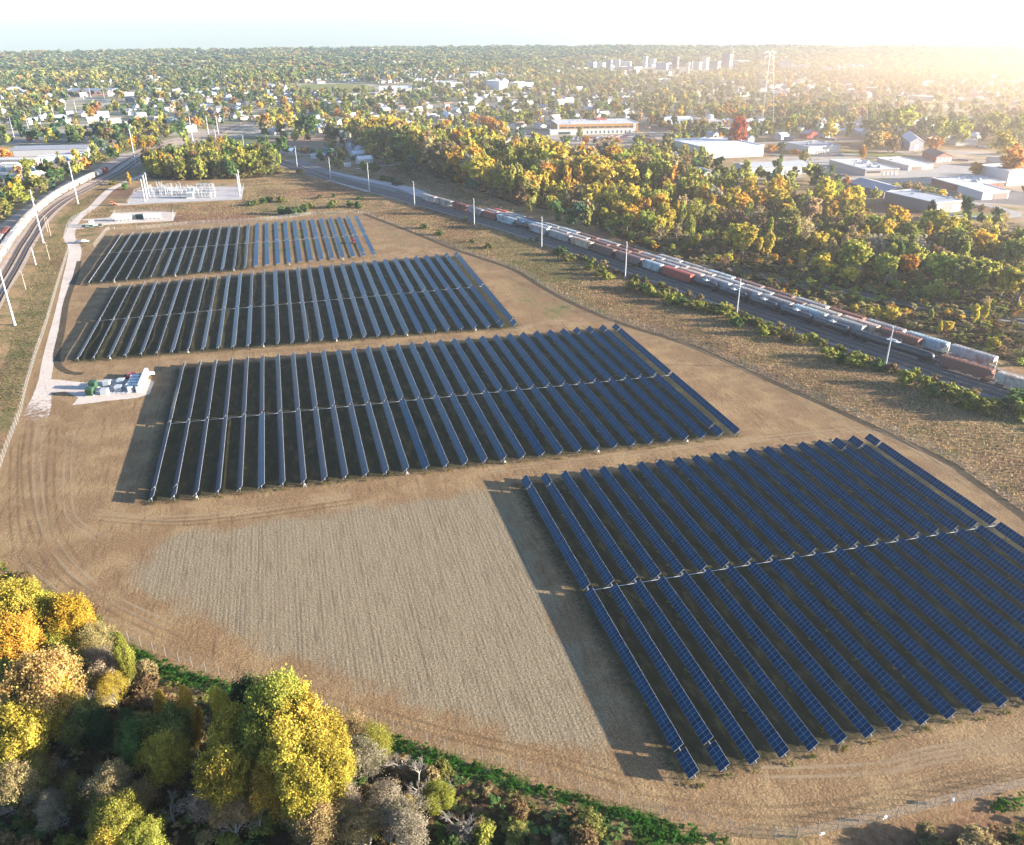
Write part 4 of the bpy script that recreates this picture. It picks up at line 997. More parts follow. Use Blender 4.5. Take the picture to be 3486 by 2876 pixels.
def car_parts(kind='car'):
    b = MB()
    if kind == 'pickup': prof = [(-2.7, .45), (2.6, .45), (2.75, .75), (2.6, 1.05), (1.3, 1.12), (.75, 1.75), (-.75, 1.8), (-.95, 1.15), (-2.75, 1.12), (-2.78, .6)]
    else: prof = [(-2.25, .4), (2.15, .4), (2.3, .7), (2.15, .95), (1.1, 1.05), (.45, 1.48), (-1.2, 1.5), (-1.95, 1.05), (-2.3, .95)]
    n = len(prof); wv_ = [.9 if z < 1.2 else .7 for x, z in prof]
    vs = [(x, -w_, z) for (x, z), w_ in zip(prof, wv_)]+[(x, w_, z) for (x, z), w_ in zip(prof, wv_)]
    b.add(vs, [tuple(range(n)), tuple(range(2*n-1, n-1, -1))]+[(k, n+k, n+(k+1) % n, (k+1) % n) for k in range(n)])
    if kind == 'pickup': b.box((-1.85, 0, 1.125), (1.5, 1.5, .03), 1)
    body = b.mesh('body', [m_car, m_tyre])
    g = MB()
    z0, z1 = (1.22, 1.68) if kind == 'pickup' else (1.1, 1.42)
    xa_, xb_ = (-.8, .75) if kind == 'pickup' else (-1.6, .6)
    for s in (-1, 1): g.add([(xa_, s*.86, z0), (xb_, s*.86, z0), (xb_-.35, s*.75, z1), (xa_+.25, s*.75, z1)], [(0, 1, 2, 3)])
    g.add([(xb_+.38, -.74, z0-.06), (xb_+.38, .74, z0-.06), (xb_-.05, .66, z1+.02), (xb_-.05, -.66, z1+.02)], [(0, 1, 2, 3)])
    gl = g.mesh('windows', [m_glass])
    t = MB(); t.cyl((0, -.12, 0), (0, .12, 0), .34, n=12); wh = t.mesh('wheel', [m_tyre])
    X_ = 1.7 if kind == 'pickup' else 1.4
    return [('body', body, (0, 0, 0), []), ('windows', gl, (0, 0, 0), [])]+[('wheel', wh, (sx*X_, sy*.8, .34), []) for sx in (-1, 1) for sy in (-1, 1)]
m_car = mat_tint('car_paint', 0.3, 0.1, 0, 0.5)
CAR, PICK = car_parts(), car_parts('pickup')
eq('pickup_truck', PICK, IZ, 1430, 300, 'red pickup truck parked behind the white inverter cabinets', 'pickup truck', None, ang+.05, 1.05, (.5, .02, .03))
eq('pickup_truck', PICK, IZ, 1680, 262, 'white pickup truck at the end of the long switchboard', 'pickup truck', None, ang+.4, 1.0, (.75, .75, .74))
eq('car', CAR, M1, 630, 300, 'dark car with a pale roof stopped at the site gate on the gravel road', 'car', None, ang, 1.1, (.12, .13, .14))
eq('pickup_truck', PICK, M1, 668, 294, 'white pickup truck beside the dark car at the site gate', 'pickup truck', None, ang+.1, 1.0, (.7, .7, .7))
# battery containers
def container(L, w, h):
    b = MB(); b.box((0, 0, h/2+.5), (L, w, h)); b.box((0, 0, .3), (L-.6, w-.4, .4), 1)
    for k in np.arange(-L/2+.5, L/2, .5): b.box((k, -w/2-.03, h/2+.5), (.18, .06, h*.86))
    u = MB()
    for k in np.linspace(-L*.4, L*.4, 5): u.box((k, .1, h+.7), (L*.13, 1.2, .4)); u.cyl((k, .1, h+.9), (k, .1, h+1.0), .45, n=10)
    d = MB()
    for k in np.linspace(-L*.36, L*.36, 4): d.box((k, -w/2-.07, .75), (1.3, .06, .5))
    return [('container', b.mesh('container', [m_whitebox, m_conc_s]), (0, 0, 0), []), ('cooling_units', u.mesh('cooling_units', [m_lgrey]), (0, 0, 0), []), ('vents', d.mesh('vents', [m_under]), (0, 0, 0), [])]
bang = math.atan2(*(lambda v: (v.y, v.x))(P(BZ, 1570, 240)-P(BZ, 750, 285)))
for i, (xa_, xb_, ya_, yb_) in enumerate(((750, 1030, 285, 270), (1270, 1570, 258, 240))):
    a, b_ = P(BZ, xa_, ya_), P(BZ, xb_, yb_); L_ = (b_-a).length; hh = Hpx(BZ, xa_, ya_, ya_-95)
    nrm = Vector((-(b_-a).y, (b_-a).x, 0)).normalized()
    spawn('battery_container', container(L_, 2.6, 3.0), (a+b_)/2+nrm*1.3+Vector((0, 0, .02)), bang, None, ('left', 'right')[i]+' one of the two long white battery containers on their gravel pad', 'battery container', 'white battery containers')
spawn('transformer', transformer(4.2, 2.6, 2.6, m_green), P(BZ, 1190, 235)+Vector((0, 0, .02)), bang, None, 'green transformer between the two white battery containers', 'transformer')
spawn('transformer', transformer(2.0, 2.2, 2.2, m_lgrey), P(BZ, 1100, 235)+Vector((0, 0, .02)), bang, None, 'pale grey transformer left of the green one between the battery containers', 'transformer')
SB = cabinet(1.9, 1.6, 1.3, m_green, 1)
for i, (x_, y_) in enumerate(((190, 385), (325, 388), (483, 370))): eq('cable_box', SB, BZ, x_, y_, '%s small green cable box in the row left of the battery containers' % ('left', 'middle', 'right')[i], 'cable box', 'small green cable boxes', bang)
eq('switch_cabinet', cabinet(2.6, 1.8, 2.6, m_whitebox, 2), BZ, 333, 352, 'tall white cabinet behind the middle small green cable box', 'switch cabinet', None, bang)
# orange loader near the substation, red mower among the far rows
def loader(c1, c2):
    b = MB(); b.box((0, 0, 1.2), (3.2, 1.7, .9)); b.box((1.5, 0, 1.3), (1.2, 1.4, .8)); b.box((-1.4, 0, 1.1), (.9, 1.6, .7))
    c = MB(); c.box((-.2, 0, 2.15), (1.4, 1.4, 1.1)); r_ = MB(); r_.box((-.2, 0, 2.78), (1.7, 1.6, .14))
    a = MB()
    for s in (-1, 1): a.cyl((.6, s*.75, 1.5), (3.0, s*.75, .6), .12, n=6)
    a.box((3.3, 0, .5), (.6, 2.3, .8))
    t = MB(); t.cyl((0, -.25, 0), (0, .25, 0), .75, n=14); wh = t.mesh('wheel', [m_tyre])
    return [('body', b.mesh('body', [c1]), (0, 0, 0), []), ('cab', c.mesh('cab', [m_glass]), (0, 0, 0), [('cab_roof', r_.mesh('cab_roof', [c1]), (0, 0, 0))]), ('bucket', a.mesh('bucket', [c2]), (0, 0, 0), [])]+[('wheel', wh, (sx*1.15, sy*.95, .75), []) for sx in (-1, 1) for sy in (-1, 1)]
m_or = mat('orange_paint', (.6, .2, .07), .5); m_red = mat('red_paint', (.35, .05, .05), .5)
eq('wheel_loader', loader(m_or, m_or), LZ, 1515, 548, 'orange wheel loader on the gravel track left of the substation', 'wheel loader', None, ang+.3)
eq('tractor', loader(m_red, m_under), M2, 833, 300, 'dark red mowing tractor between the flat panel rows of the farthest block', 'tractor', None, 1.5, .9)

# ---------------------------------------------------------------- substation
SG = mat('substation_steel', (0.33, 0.34, 0.35), 0.5, 0.2, 0.1)
sub_a = math.atan2(*(lambda v: (v.y, v.x))(P(SZ, 1775, 500)-P(SZ, 150, 570)))
for i, (b_, t_) in enumerate(((SZ(392, 525), SZ(340, 205)), (SZ(422, 490), SZ(372, 170)), (SZ(425, 470), SZ(398, 145)), (SZ(455, 455), SZ(428, 112)), (SZ(1750, 450), SZ(1710, 135)), (SZ(1762, 375), SZ(1722, 70)))):
    q = U(*b_); h = HT(*b_, *t_); b = MB(); b.cyl((0, 0, 0), (0, 0, h), .5, .3, 10); b.cyl((0, 0, 0), (0, 0, .5), .8, n=10)
    w_ = ('%s of the four thick pale poles at the left end of the substation, nearest first' % od(i+1)) if i < 4 else ('%s thick pale pole at the right end of the substation' % ('nearer', 'farther')[i-4])
    spawn('dead_end_pole', [('shaft', b.mesh('shaft', [SG]), (0, 0, 0), []), ('insulators', arms_mesh(h, 2, 1.2), (0, 0, 0), [])], q, 0, None, w_, 'steel pole', 'thick substation poles')
pa = [U(*SZ(392, 525)), U(*SZ(422, 490)), U(*SZ(425, 470)), U(*SZ(455, 455))]
def gantry(x0, x1, yb, yt, label):
    a, b_ = P(SZ, x0, yb), P(SZ, x1, yb); h = Hpx(SZ, x0, yb, yt); L_ = (b_-a).length; g = MB()
    k = 4
    for s in (-.8, .8): g.cyl((0, s, 0), (0, s, h), .16, n=5)
    for j in range(4): g.cyl((0, -.8 if j % 2 else .8, h*j/4), (0, .8 if j % 2 else -.8, h*(j+1)/4), .07, n=4)
    lg = g.mesh('leg', [SG])
    bm = MB()
    for s in (-.8, .8):
        for z in (h, h-1.2): bm.cyl((0, s, z), (L_, s, z), .14, n=5)
    for j in range(14): bm.cyl((j*L_/14, -.8, h-(1.2 if j % 2 else 0)), ((j+1)*L_/14, .8, h-(0 if j % 2 else 1.2)), .08, n=4)
    ins = MB()
    for j in range(1, 12):
        ins.cyl((j*L_/12, 0, h-1.2), (j*L_/12, 0, h-3), .13, n=6); ins.cyl((j*L_/12, 0, h*.35), (j*L_/12, 0, h-3), .03, n=4); ins.cyl((j*L_/12, 0, 0), (j*L_/12, 0, h*.35), .13, n=5)
    spawn('bus_gantry', [('leg', lg, (i*L_/k, 0, 0), []) for i in range(k+1)]+[('beam', bm.mesh('beam', [SG]), (0, 0, 0), []), ('insulators', ins.mesh('insulators', [SG]), (0, 0, 0), [])], a, math.atan2((b_-a).y, (b_-a).x), None, label, 'bus gantry', 'bus gantries of the substation')
gantry(1150, 1380, 385, 270, 'tall lattice gantry at the right rear of the substation')
gantry(1120, 1400, 470, 390, 'low lattice gantry at the front right of the substation')
gantry(560, 740, 400, 320, 'low gantry behind the thick pole group of the substation')
gantry(700, 1000, 440, 395, 'low gantry in the middle of the substation')
gantry(1160, 1400, 430, 345, 'middle gantry right of the white transformers')
def switch_stand(h):
    b = MB()
    for s in (-1.2, 0, 1.2):
        b.cyl((s, 0, 0), (s, 0, h*.5),   .09, n=5); b.cyl((s, 0, h*.5), (s*1.25, 0, h), .11, n=6)
    b.cyl((-1.4, 0, h*.5), (1.4, 0, h*.5), .12, n=5)
    arm = MB()
    for s in (-1.2, 0, 1.2): arm.cyl((s*1.2, -.6, h*.95), (s*1.5, 1.2, h*1.25), .07, n=5)
    return [('stand', b.mesh('stand', [SG]), (0, 0, 0), []), ('switch_blades', arm.mesh('switch_blades', [SG]), (0, 0, 0), [])]
SW = switch_stand(5.0); k_ = 0
for y_ in (360, 395, 430, 475):
    for x_ in range(520, 1420, 62):
        if rnd.random() < .42 or (y_ < 380 and x_ > 980): continue
        k_ += 1
        eq('disconnector', SW, SZ, x_+rnd.uniform(-14, 14)-(y_-400)*.5, y_+rnd.uniform(-6, 6), '%s pale switch stand in the substation yard, counting rows from the rear left' % od(k_), 'switch stand', 'switch stands of the substation', sub_a+rnd.choice((0, 1.57)), rnd.uniform(.6, 1.15))
eq('transformer', transformer(5, 3, 4.2, m_lgrey), SZ, 1045, 480, 'big pale grey transformer at the front middle of the substation', 'transformer', 'substation transformers', sub_a)
eq('transformer', transformer(4.5, 3, 4.0, m_lgrey), SZ, 1060, 400, 'big pale grey transformer behind the front one in the substation', 'transformer', 'substation transformers', sub_a)
eq('transformer', transformer(7, 2.6, 2.4, m_lgrey), SZ, 870, 408, 'long low pale grey transformer bank left of the middle of the substation', 'transformer', 'substation transformers', sub_a)
# ---------------------------------------------------------------- buildings
m_wall = mat_tint('painted_wall', 0.75, 0.18)
m_win = mat('window_glass', (0.05, 0.065, 0.08), 0.15, 0, 0.2, 0.3, 0.6)
m_roofs = {}
def roofmat(c):
    k = 'roof_%02d%02d%02d' % tuple(int(x*99) for x in c)
    return mat(k, c, 0.75, 0, 0.15, 0.15)
def building(name, Lp, Cp, Rp, h, label, cat='building', wall=(.5, .5, .5), roof=(.4, .4, .4), gable=False, feats=(), units=0, group=None, gh=None, parapet=.5, along='long'):
    """block on three ground corners; origin at Cp"""
    wall = tuple(c*.7 for c in wall); roof = tuple(c*.72 for c in roof)
    feats = [(*f[:6], None if f[6] is None else tuple(c*.7 for c in f[6])) for f in feats]
    l = Vector((Lp[0]-Cp[0], Lp[1]-Cp[1], 0)); r = Vector((Rp[0]-Cp[0], Rp[1]-Cp[1], 0)); c = l+r
    z = Vector((0, 0, h)); o = Vector((0, 0, 0))
    e = bpy.data.objects.new(name, None); COL.objects.link(e); e.location = (Cp[0], Cp[1], 0); setp(e, label, cat, group)
    w_ = MB()
    base = [o, r, c, l]
    n_ = 1 if (r.cross(l)).z > 0 else -1
    vs_ = base+[p+z for p in base]
    w_.add(vs_, [(0, 1, 5, 4), (1, 2, 6, 5), (2, 3, 7, 6), (3, 0, 4, 7), (4, 5, 6, 7)])
    rf = MB()
    if gable:
        gh = gh or min(l.length, r.length)*0.22
        if (l.length >= r.length) == (along == 'long'): a_, b_ = r/2, l     # ridge runs along l
        else: a_, b_ = l/2, r
        r0 = a_+z+Vector((0, 0, gh)); r1 = a_+b_+z+Vector((0, 0, gh))
        w_.add([o+z, a_*2+z, r0, b_+z, a_*2+b_+z, r1], [(0, 1, 2), (4, 3, 5)])
        ov = a_.normalized()*0.5; ob = b_.normalized()*0.5; dz = Vector((0, 0, .5*gh/a_.length)); t = Vector((0, 0, .22))
        for s in (0, 1):
            ea = (a_*2 if s else o)+z+(ov if s else -ov)-dz
            q = [ea-ob, r0-ob, r1+ob, ea+b_+ob]
            rf.add(q+[p+t for p in q], [(0, 1, 2, 3), (4, 5, 6, 7), (0, 1, 5, 4), (1, 2, 6, 5), (2, 3, 7, 6), (3, 0, 4, 7)])
    else:
        cen = c/2
        def sc(p, k): return cen+(p-cen)*k
        ko = 1+0.5/max(4, cen.length); ki = 1-0.9/max(4, cen.length)
        O = [sc(p, ko)+z+Vector((0, 0, .02)) for p in base]; O2 = [p+Vector((0, 0, parapet)) for p in O]; I2 = [sc(p, ki)+z+Vector((0, 0, parapet+.02)) for p in base]; I1 = [sc(p, ki)+z+Vector((0, 0, .12)) for p in base]
        rf.add(O+O2+I2+I1, [(k, (k+1) % 4, 4+(k+1) % 4, 4+k) for k in range(4)]+[(4+k, 4+(k+1) % 4, 8+(k+1) % 4, 8+k) for k in range(4)]+[(8+k, 8+(k+1) % 4, 12+(k+1) % 4, 12+k) for k in range(4)]+[(12, 13, 14, 15)])
    obj('wall', w_.mesh('wall', [m_wall]), e, (0, 0, 0), 0, wall)
    ro = obj('roof', rf.mesh('roof', [roofmat(roof)]), e, (0, 0, 0))
    for i in range(units):
        u = MB(); s = rnd.uniform(1, 2); u.box((0, 0, s*.4), (s*1.4, s, s*.8)); u.box((0, 0, s*.85), (s*.8, s*.6, s*.12))
        p = l*rnd.uniform(.15, .85)+r*rnd.uniform(.12, .88)+z
        obj('rooftop_unit', u.mesh('rooftop_unit', [m_lgrey]), ro, p, rnd.uniform(0, 3))
    for edge, t0, t1, z0, z1, kind, col in feats:
        d = {'C': r, 'L': l}[edge]; nn = Vector((d.y, -d.x, 0)).normalized()
        if edge == 'C' and nn.dot(l) > 0 or edge == 'L' and nn.dot(r) > 0: nn = -nn
        f = MB(); cen = d*((t0+t1)/2)+nn*.06+Vector((0, 0, (z0+z1)/2*h))
        T_ = Matrix.Translation(cen) @ Matrix.Rotation(math.atan2(d.y, d.x), 4, 'Z')
        f.box((0, 0, 0), (d.length*(t1-t0), .16, (z1-z0)*h), 0, 0, T_)
        o_ = obj(kind, f.mesh(kind, [m_win if col is None else m_wall]), e, (0, 0, 0), 0, col or (1, 1, 1))
    return e
def B(name, z, L, C, Rr, yt, label, **k):
    return building(name, P(z, *L), P(z, *C), P(z, *Rr), Hpx(z, C[0], C[1], yt), label, **k)
def BF(name, z, A, Bp, yt, depth, label, **k):
    a, b = P(z, *A), P(z, *Bp); d = (b-a).normalized(); n = Vector((-d.y, d.x, 0))
    if n.dot(a) < 0: n = -n
    return building(name, a+n*depth, a, b, HT(*z(*A), *z(A[0], yt)), label, **k)
def many(edge, n, z0, z1, kind, col, a=.04, b=.96, w=.55):
    st = (b-a)/n; return [(edge, a+st*(i+.5-w/2), a+st*(i+.5+w/2), z0, z1, kind, col) for i in range(n)]
WHT = (.72, .72, .7)
# school-like orange and white building
BF('office_building', T3, (462, 836), (1100, 824), 757, 46, 'long two-storey building with orange upper walls, ribbon windows and white ground floor', cat='office building', wall=(.55, .27, .08), roof=(.62, .62, .62), units=5,
   feats=many('C', 10, .60, .76, 'window', None, .03, .97, .8)+[('C', .94, .97, 0, 1.0, 'pilaster', WHT), ('C', 0, .015, 0, 1.0, 'pilaster', WHT), ('C', .1, .9, .78, .81, 'sill', (.7, .45, .2))])
BF('entrance_wing', T3, (404, 842), (1068, 829), 801, 9, 'white single-storey front wing in front of the orange-walled building', cat='building', wall=WHT, roof=(.6, .6, .6), parapet=.3,
   feats=[('C', .1, .24, .1, .6, 'window', None)]+many('C', 11, .2, .7, 'window', None, .42, .98, .25))
BF('rooftop_hall', T3, (768, 800), (850, 798), 712, 14, 'red block rising behind the roof of the orange-walled building', cat='building', wall=(.45, .12, .08), roof=(.4, .12, .08))
bw = B('warehouse', T3, (1345, 958), (1632, 1030), (2098, 1010), 944, 'biggest white warehouse with a flat white roof, beyond the golden wood', cat='warehouse', wall=(.72, .72, .71), roof=(.86, .86, .86), parapet=.8,
  feats=many('L', 3, .05, .35, 'dock_door', (.12, .13, .15), .12, .42, .5)+many('L', 4, .05, .32, 'dock_door', (.1, .11, .13), .45, .8, .6)+many('C', 9, 0, .98, 'panel_joint', (.6, .6, .6), 0, 1, .02))
sp_ = MB(); q0, q1, q2, q3 = [P(T3, x, y, Hpx(T3, 1632, 1030, 944)+.3) for x, y in ((1450, 866), (1560, 862), (1705, 892), (1580, 900))]
for i in range(3):
    a_, b_ = i/3+.02, (i+1)/3-.02
    vsq = [q0.lerp(q3, a_), q0.lerp(q3, b_), q1.lerp(q2, b_), q1.lerp(q2, a_)]
    sp_.add([v for v in vsq]+[v-Vector((0, 0, .25)) for v in vsq], [(0, 1, 2, 3), (0, 4, 5, 1), (1, 5, 6, 2), (2, 6, 7, 3), (3, 7, 4, 0)])
o_ = obj('roof_panels', sp_.mesh('roof_panels', [mat('roof_panel_grey', (.38, .4, .44), .4)])); o_.parent = bw; o_.matrix_parent_inverse = Matrix.Translation(-bw.location)
B('warehouse', T3, (1262, 745), (1372, 803), (1650, 792), 757, 'low warehouse with a long white roof and dark brown wall, left of the white silo', cat='warehouse', wall=(.14, .09, .08), roof=(.8, .8, .8), feats=many('C', 12, 0, .5, 'bay_door', (.4, .4, .42), .05, .95, .5))
BF('shed', T3, (1655, 800), (1800, 795), 735, 40, 'grey shed right of the white silo', cat='shed', wall=(.45, .42, .4), roof=(.55, .52, .5))
BF('shed', T3, (1765, 830), (2050, 800), 797, 12, 'long pale low shed under the grey pylon', cat='shed', wall=(.55, .55, .55), roof=(.62, .62, .62))
si = MB(); h_ = Hpx(T3, 1668, 775, 682); si.cyl((0, 0, 0), (0, 0, h_), 4.2, n=20); si.cyl((0, 0, h_), (0, 0, h_+1.2), 4.2, 1.0, 20)
setp(obj('silo', si.mesh('silo', [mat('silo_white', (.5, .5, .5), .5)]), None, P(T3, 1668, 775)), 'slim white silo rising between the brown-walled warehouse and the grey shed', 'silo')
BF('warehouse', T3, (1560, 1232), (1768, 1222), 1162, 22, 'pale building half hidden by the golden wood, below the biggest white warehouse', cat='warehouse', wall=(.6, .52, .47), roof=(.42, .42, .45), gable=True, gh=3)
a, b = U(*T3(1955, 1172)), U(*T4(390, 1148))
building('warehouse', a+(Vector((-(b-a).y, (b-a).x, 0)).normalized()*24), a, b, 6.5, 'long white warehouse with a grey roof at the upper edge of the red brush', 'warehouse', (.74, .74, .73), (.45, .47, .5), True, many('C', 7, .05, .6, 'dock_door', (.25, .25, .27), .3, .95, .3), gh=2.2)
B('warehouse', T4, (205, 958), (383, 996), (636, 976), 938, 'white-fronted warehouse with a grey roof and five dark doors', cat='warehouse', wall=(.66, .66, .66), roof=(.33, .35, .39), units=5, feats=many('C', 5, 0, .45, 'dock_door', (.18, .18, .2), .22, .6, .7))
B('warehouse', T4, (550, 1086), (835, 1168), (1103, 1160), 1118, 'beige flat-roofed building crowded with rooftop units', cat='warehouse', wall=(.5, .42, .36), roof=(.62, .6, .58), units=12, feats=many('C', 4, .05, .6, 'dock_door', (.62, .6, .58), .5, .98, .7)+[('C', .05, .45, .5, .75, 'window', None)])
B('warehouse', T4, (932, 1058), (1180, 1122), (1375, 1112), 1086, 'long white-roofed building behind the beige one', cat='warehouse', wall=(.6, .54, .5), roof=(.78, .76, .74), units=2, feats=[('C', .15, .55, 0, .75, 'dock_door', (.25, .2, .18))])
B('warehouse', T4, (700, 1262), (985, 1345), (1180, 1320), 1298, 'dark-walled warehouse with a grey gable roof, behind the similar nearer one', cat='warehouse', wall=(.27, .22, .21), roof=(.36, .36, .39), gable=True, gh=2.5, units=4)
B('warehouse', T4, (985, 1372), (1385, 1468), (1600, 1446), 1384, 'nearer dark-walled warehouse with a pale grey roof and white doors', cat='warehouse', wall=(.3, .25, .24), roof=(.46, .47, .5), units=2, feats=[('C', .08, .26, 0, .8, 'dock_door', (.75, .72, .7)), ('C', .6, .9, 0, .7, 'dock_door', (.6, .55, .5))])
B('brick_building', T4, (1362, 1232), (1565, 1292), (1940, 1268), 1240, 'flat brick building with a white roof near the right edge', cat='brick building', wall=(.28, .11, .08), roof=(.7, .68, .66), units=9, feats=many('C', 5, 0, .95, 'pilaster', (.4, .2, .15), .02, .98, .08))
B('warehouse', T4, (1568, 1295), (1765, 1358), (1975, 1345), 1300, 'white shed with a slanting roof in front of the brick building', cat='shed', wall=(.66, .62, .6), roof=(.75, .73, .72), feats=[('C', .42, .95, 0, .8, 'dock_door', (.3, .22, .2))])
B('warehouse', T4, (1700, 1190), (1960, 1245), (2160, 1235), 1130, 'white industrial block at the right edge behind the brick building', cat='warehouse', wall=(.7, .66, .64), roof=(.76, .74, .72), units=4)
B('barn', T4, (317, 862), (372, 866), (460, 862), 828, 'small red barn with a blue-grey roof', cat='barn', wall=(.5, .07, .06), roof=(.4, .43, .48), gable=True, gh=3, along='short', feats=[('C', .38, .62, 0, .7, 'door', (.6, .12, .1))])
BF('open_shed', T4, (618, 846), (762, 838), 806, 14, 'white open shed right of the red barn', cat='shed', wall=(.5, .4, .36), roof=(.78, .78, .77))
B('warehouse', T4, (1120, 905), (1187, 966), (1297, 960), 900, 'dark grey gable-ended hall with a pale roof', cat='warehouse', wall=(.25, .25, .3), roof=(.62, .62, .66), gable=True, gh=4, along='long', feats=[('C', .35, .62, 0, .7, 'door', (.65, .65, .65))])
B('brick_building', T4, (1290, 1010), (1398, 1058), (1528, 1050), 1016, 'red-walled building with a brown roof and white doors', cat='brick building', wall=(.4, .13, .1), roof=(.25, .14, .12), gable=True, gh=3, feats=many('C', 4, 0, .85, 'door', (.75, .72, .7), .03, .97, .7))
BF('house', T4, (1812, 1088), (1985, 1096), 1052, 14, 'grey-roofed bungalow near the right edge', cat='house', wall=(.5, .4, .36), roof=(.28, .25, .25), gable=True, gh=3)
BF('house', T4, (1560, 924), (1728, 920), 896, 10, 'long white bungalow under the yellow trees', cat='house', wall=(.7, .66, .62), roof=(.5, .46, .44), gable=True, gh=2)
B('shed', T4, (1330, 1505), (1500, 1540), (1630, 1530), 1512, 'low pale shed at the foot of the nearer dark-walled warehouse', cat='shed', wall=(.6, .58, .56), roof=(.66, .66, .66), gable=True, gh=2)
BF('shipping_container', T4, (190, 884), (262, 886), 856, 4, 'blue-grey container left of the red barn', cat='container', wall=(.2, .28, .38), roof=(.3, .36, .44), parapet=.1)
# upper left
BF('warehouse', T1, (112, 1012), (705, 998), 960, 17, 'long grey metal-roofed warehouse at the upper left', cat='warehouse', wall=(.5, .5, .52), roof=(.3, .31, .35), gable=True, gh=2.5)
BF('workshop', T1, (338, 1076), (728, 1038), 1022, 14, 'low workshop with blue doors in front of the long grey-roofed warehouse', cat='workshop', wall=(.58, .58, .58), roof=(.5, .52, .56), parapet=.2,
   feats=[('C', .27, .41, .05, .95, 'blue_door', (.05, .25, .5)), ('C', .42, .55, .05, .95, 'blue_door', (.06, .28, .52)), ('C', .02, .09, 0, .7, 'door', (.2, .2, .22)), ('C', .6, .7, 0, .8, 'door', (.45, .46, .48))])
BF('workshop', T1, (-60, 1112), (270, 1110), 1040, 13, 'brown striped building with a white roof band at the left edge', cat='workshop', wall=(.42, .33, .27), roof=(.62, .62, .62), feats=many('C', 22, .1, .95, 'panel', (.6, .55, .5), 0, 1, .45))
BF('garage', T1, (5, 1130), (150, 1128), 1074, 9, 'small white garage in front of the brown striped building', cat='garage', wall=(.72, .72, .72), roof=(.8, .8, .79), feats=[('C', .08, .3, 0, .8, 'door', (.35, .36, .38))])
BF('school', T1, (488, 530), (868, 524), 494, 60, 'large red-brick flat building far away at the upper left', cat='school', wall=(.42, .24, .18), roof=(.2, .24, .32), parapet=1, feats=many('C', 8, .3, .8, 'window', None))
B('apartment_house', T1, (1530, 712), (1592, 742), (1640, 738), 700, 'left of the two brown-roofed apartment houses beyond the railway curve', cat='apartment house', wall=(.6, .5, .42), roof=(.2, .12, .1), gable=True, gh=4, feats=many('C', 3, .2, .4, 'window', None)+many('C', 3, .6, .8, 'window', None))
B('apartment_house', T1, (1640, 700), (1692, 722), (1740, 716), 684, 'right of the two brown-roofed apartment houses beyond the railway curve', cat='apartment house', wall=(.5, .42, .4), roof=(.2, .12, .12), gable=True, gh=4, feats=many('C', 3, .2, .4, 'window', None)+many('C', 3, .6, .8, 'window', None))
BF('house', T1, (862, 822), (1000, 818), 795, 10, 'long white bungalow with a dark roof beyond the left woods', cat='house', wall=(.68, .67, .65), roof=(.2, .19, .2), gable=True, gh=3)
BF('shed', T1, (806, 972), (905, 968), 940, 8, 'pale blue-roofed shed right of the long grey warehouse', cat='shed', wall=(.5, .5, .5), roof=(.6, .66, .7))
B('house', T2, (592, 1012), (636, 1022), (688, 1014), 992, 'blue-roofed house with red trim at the head of the right railway', cat='house', wall=(.4, .08, .07), roof=(.1, .25, .34), gable=True, gh=4.5)
BF('trailer', T2, (482, 1028), (592, 1028), 996, 5, 'white trailer beside the blue-roofed house', cat='trailer', wall=(.75, .75, .74), roof=(.78, .78, .77), parapet=.1)
BF('shed', T2, (756, 1092), (802, 1092), 1066, 4, 'small white shed beside the right railway', cat='shed', wall=(.72, .72, .7), roof=(.74, .74, .72), parapet=.1)
BF('shed', T2, (805, 1040), (845, 1040), 1018, 5, 'small dark green shed by the dirt lane', cat='shed', wall=(.06, .12, .09), roof=(.1, .18, .15), gable=True, gh=1.2)
BF('hut', T3, (190, 935), (268, 935), 884, 9, 'left of the two small pale sheds left of the dirt lot', cat='shed', wall=(.4, .42, .45), roof=(.7, .72, .73))
BF('hut', T3, (272, 950), (345, 948), 885, 9, 'right of the two small pale sheds left of the dirt lot', cat='shed', wall=(.3, .32, .36), roof=(.7, .72, .74))
BF('container', T3, (402, 1036), (470, 1034), 990, 4, 'pale container at the lower left of the dirt lot', cat='container', wall=(.66, .6, .54), roof=(.7, .68, .66), parapet=.1)
# mid-distance big white blocks and the industrial works
BF('hall', T2, (1032, 516), (1292, 512), 474, 60, 'long white hall with a blue-white roof behind the houses', cat='hall', wall=(.7, .7, .69), roof=(.62, .68, .74), parapet=1)
BF('hall', T2, (1370, 458), (1520, 462), 425, 70, 'left white hall with a grey roof beyond the playing field', cat='hall', wall=(.66, .66, .66), roof=(.45, .5, .56))
BF('hall', T2, (1522, 462), (1692, 456), 428, 50, 'right white hall beyond the playing field', cat='hall', wall=(.7, .7, .7), roof=(.6, .62, .66))
for i, (x_, y_, r_) in enumerate(((1962, 488, 9), (2022, 492, 8))):
    h_ = Hpx(T2, x_, y_, 408); s_ = MB(); rr_ = (P(T2, x_+38, y_)-P(T2, x_-38, y_)).length/2
    s_.cyl((0, 0, 0), (0, 0, h_), rr_, n=24); s_.cyl((0, 0, h_), (0, 0, h_+rr_*.5), rr_, .8, 24)
    setp(obj('grain_silo', s_.mesh('grain_silo', [_mc['silo_white']]), None, P(T2, x_, y_)), ('left', 'right')[i]+' of the two fat white grain silos with conical tops', 'silo', 'fat grain silos')
BF('mill', T3, (0, 510), (64, 506), 415, 40, 'tall white mill block right of the grain silos', cat='mill', wall=(.72, .72, .72), roof=(.7, .7, .7))
BF('mill', T3, (70, 500), (150, 497), 440, 40, 'middle block of the white mill works', cat='mill', wall=(.6, .62, .64), roof=(.6, .62, .64))
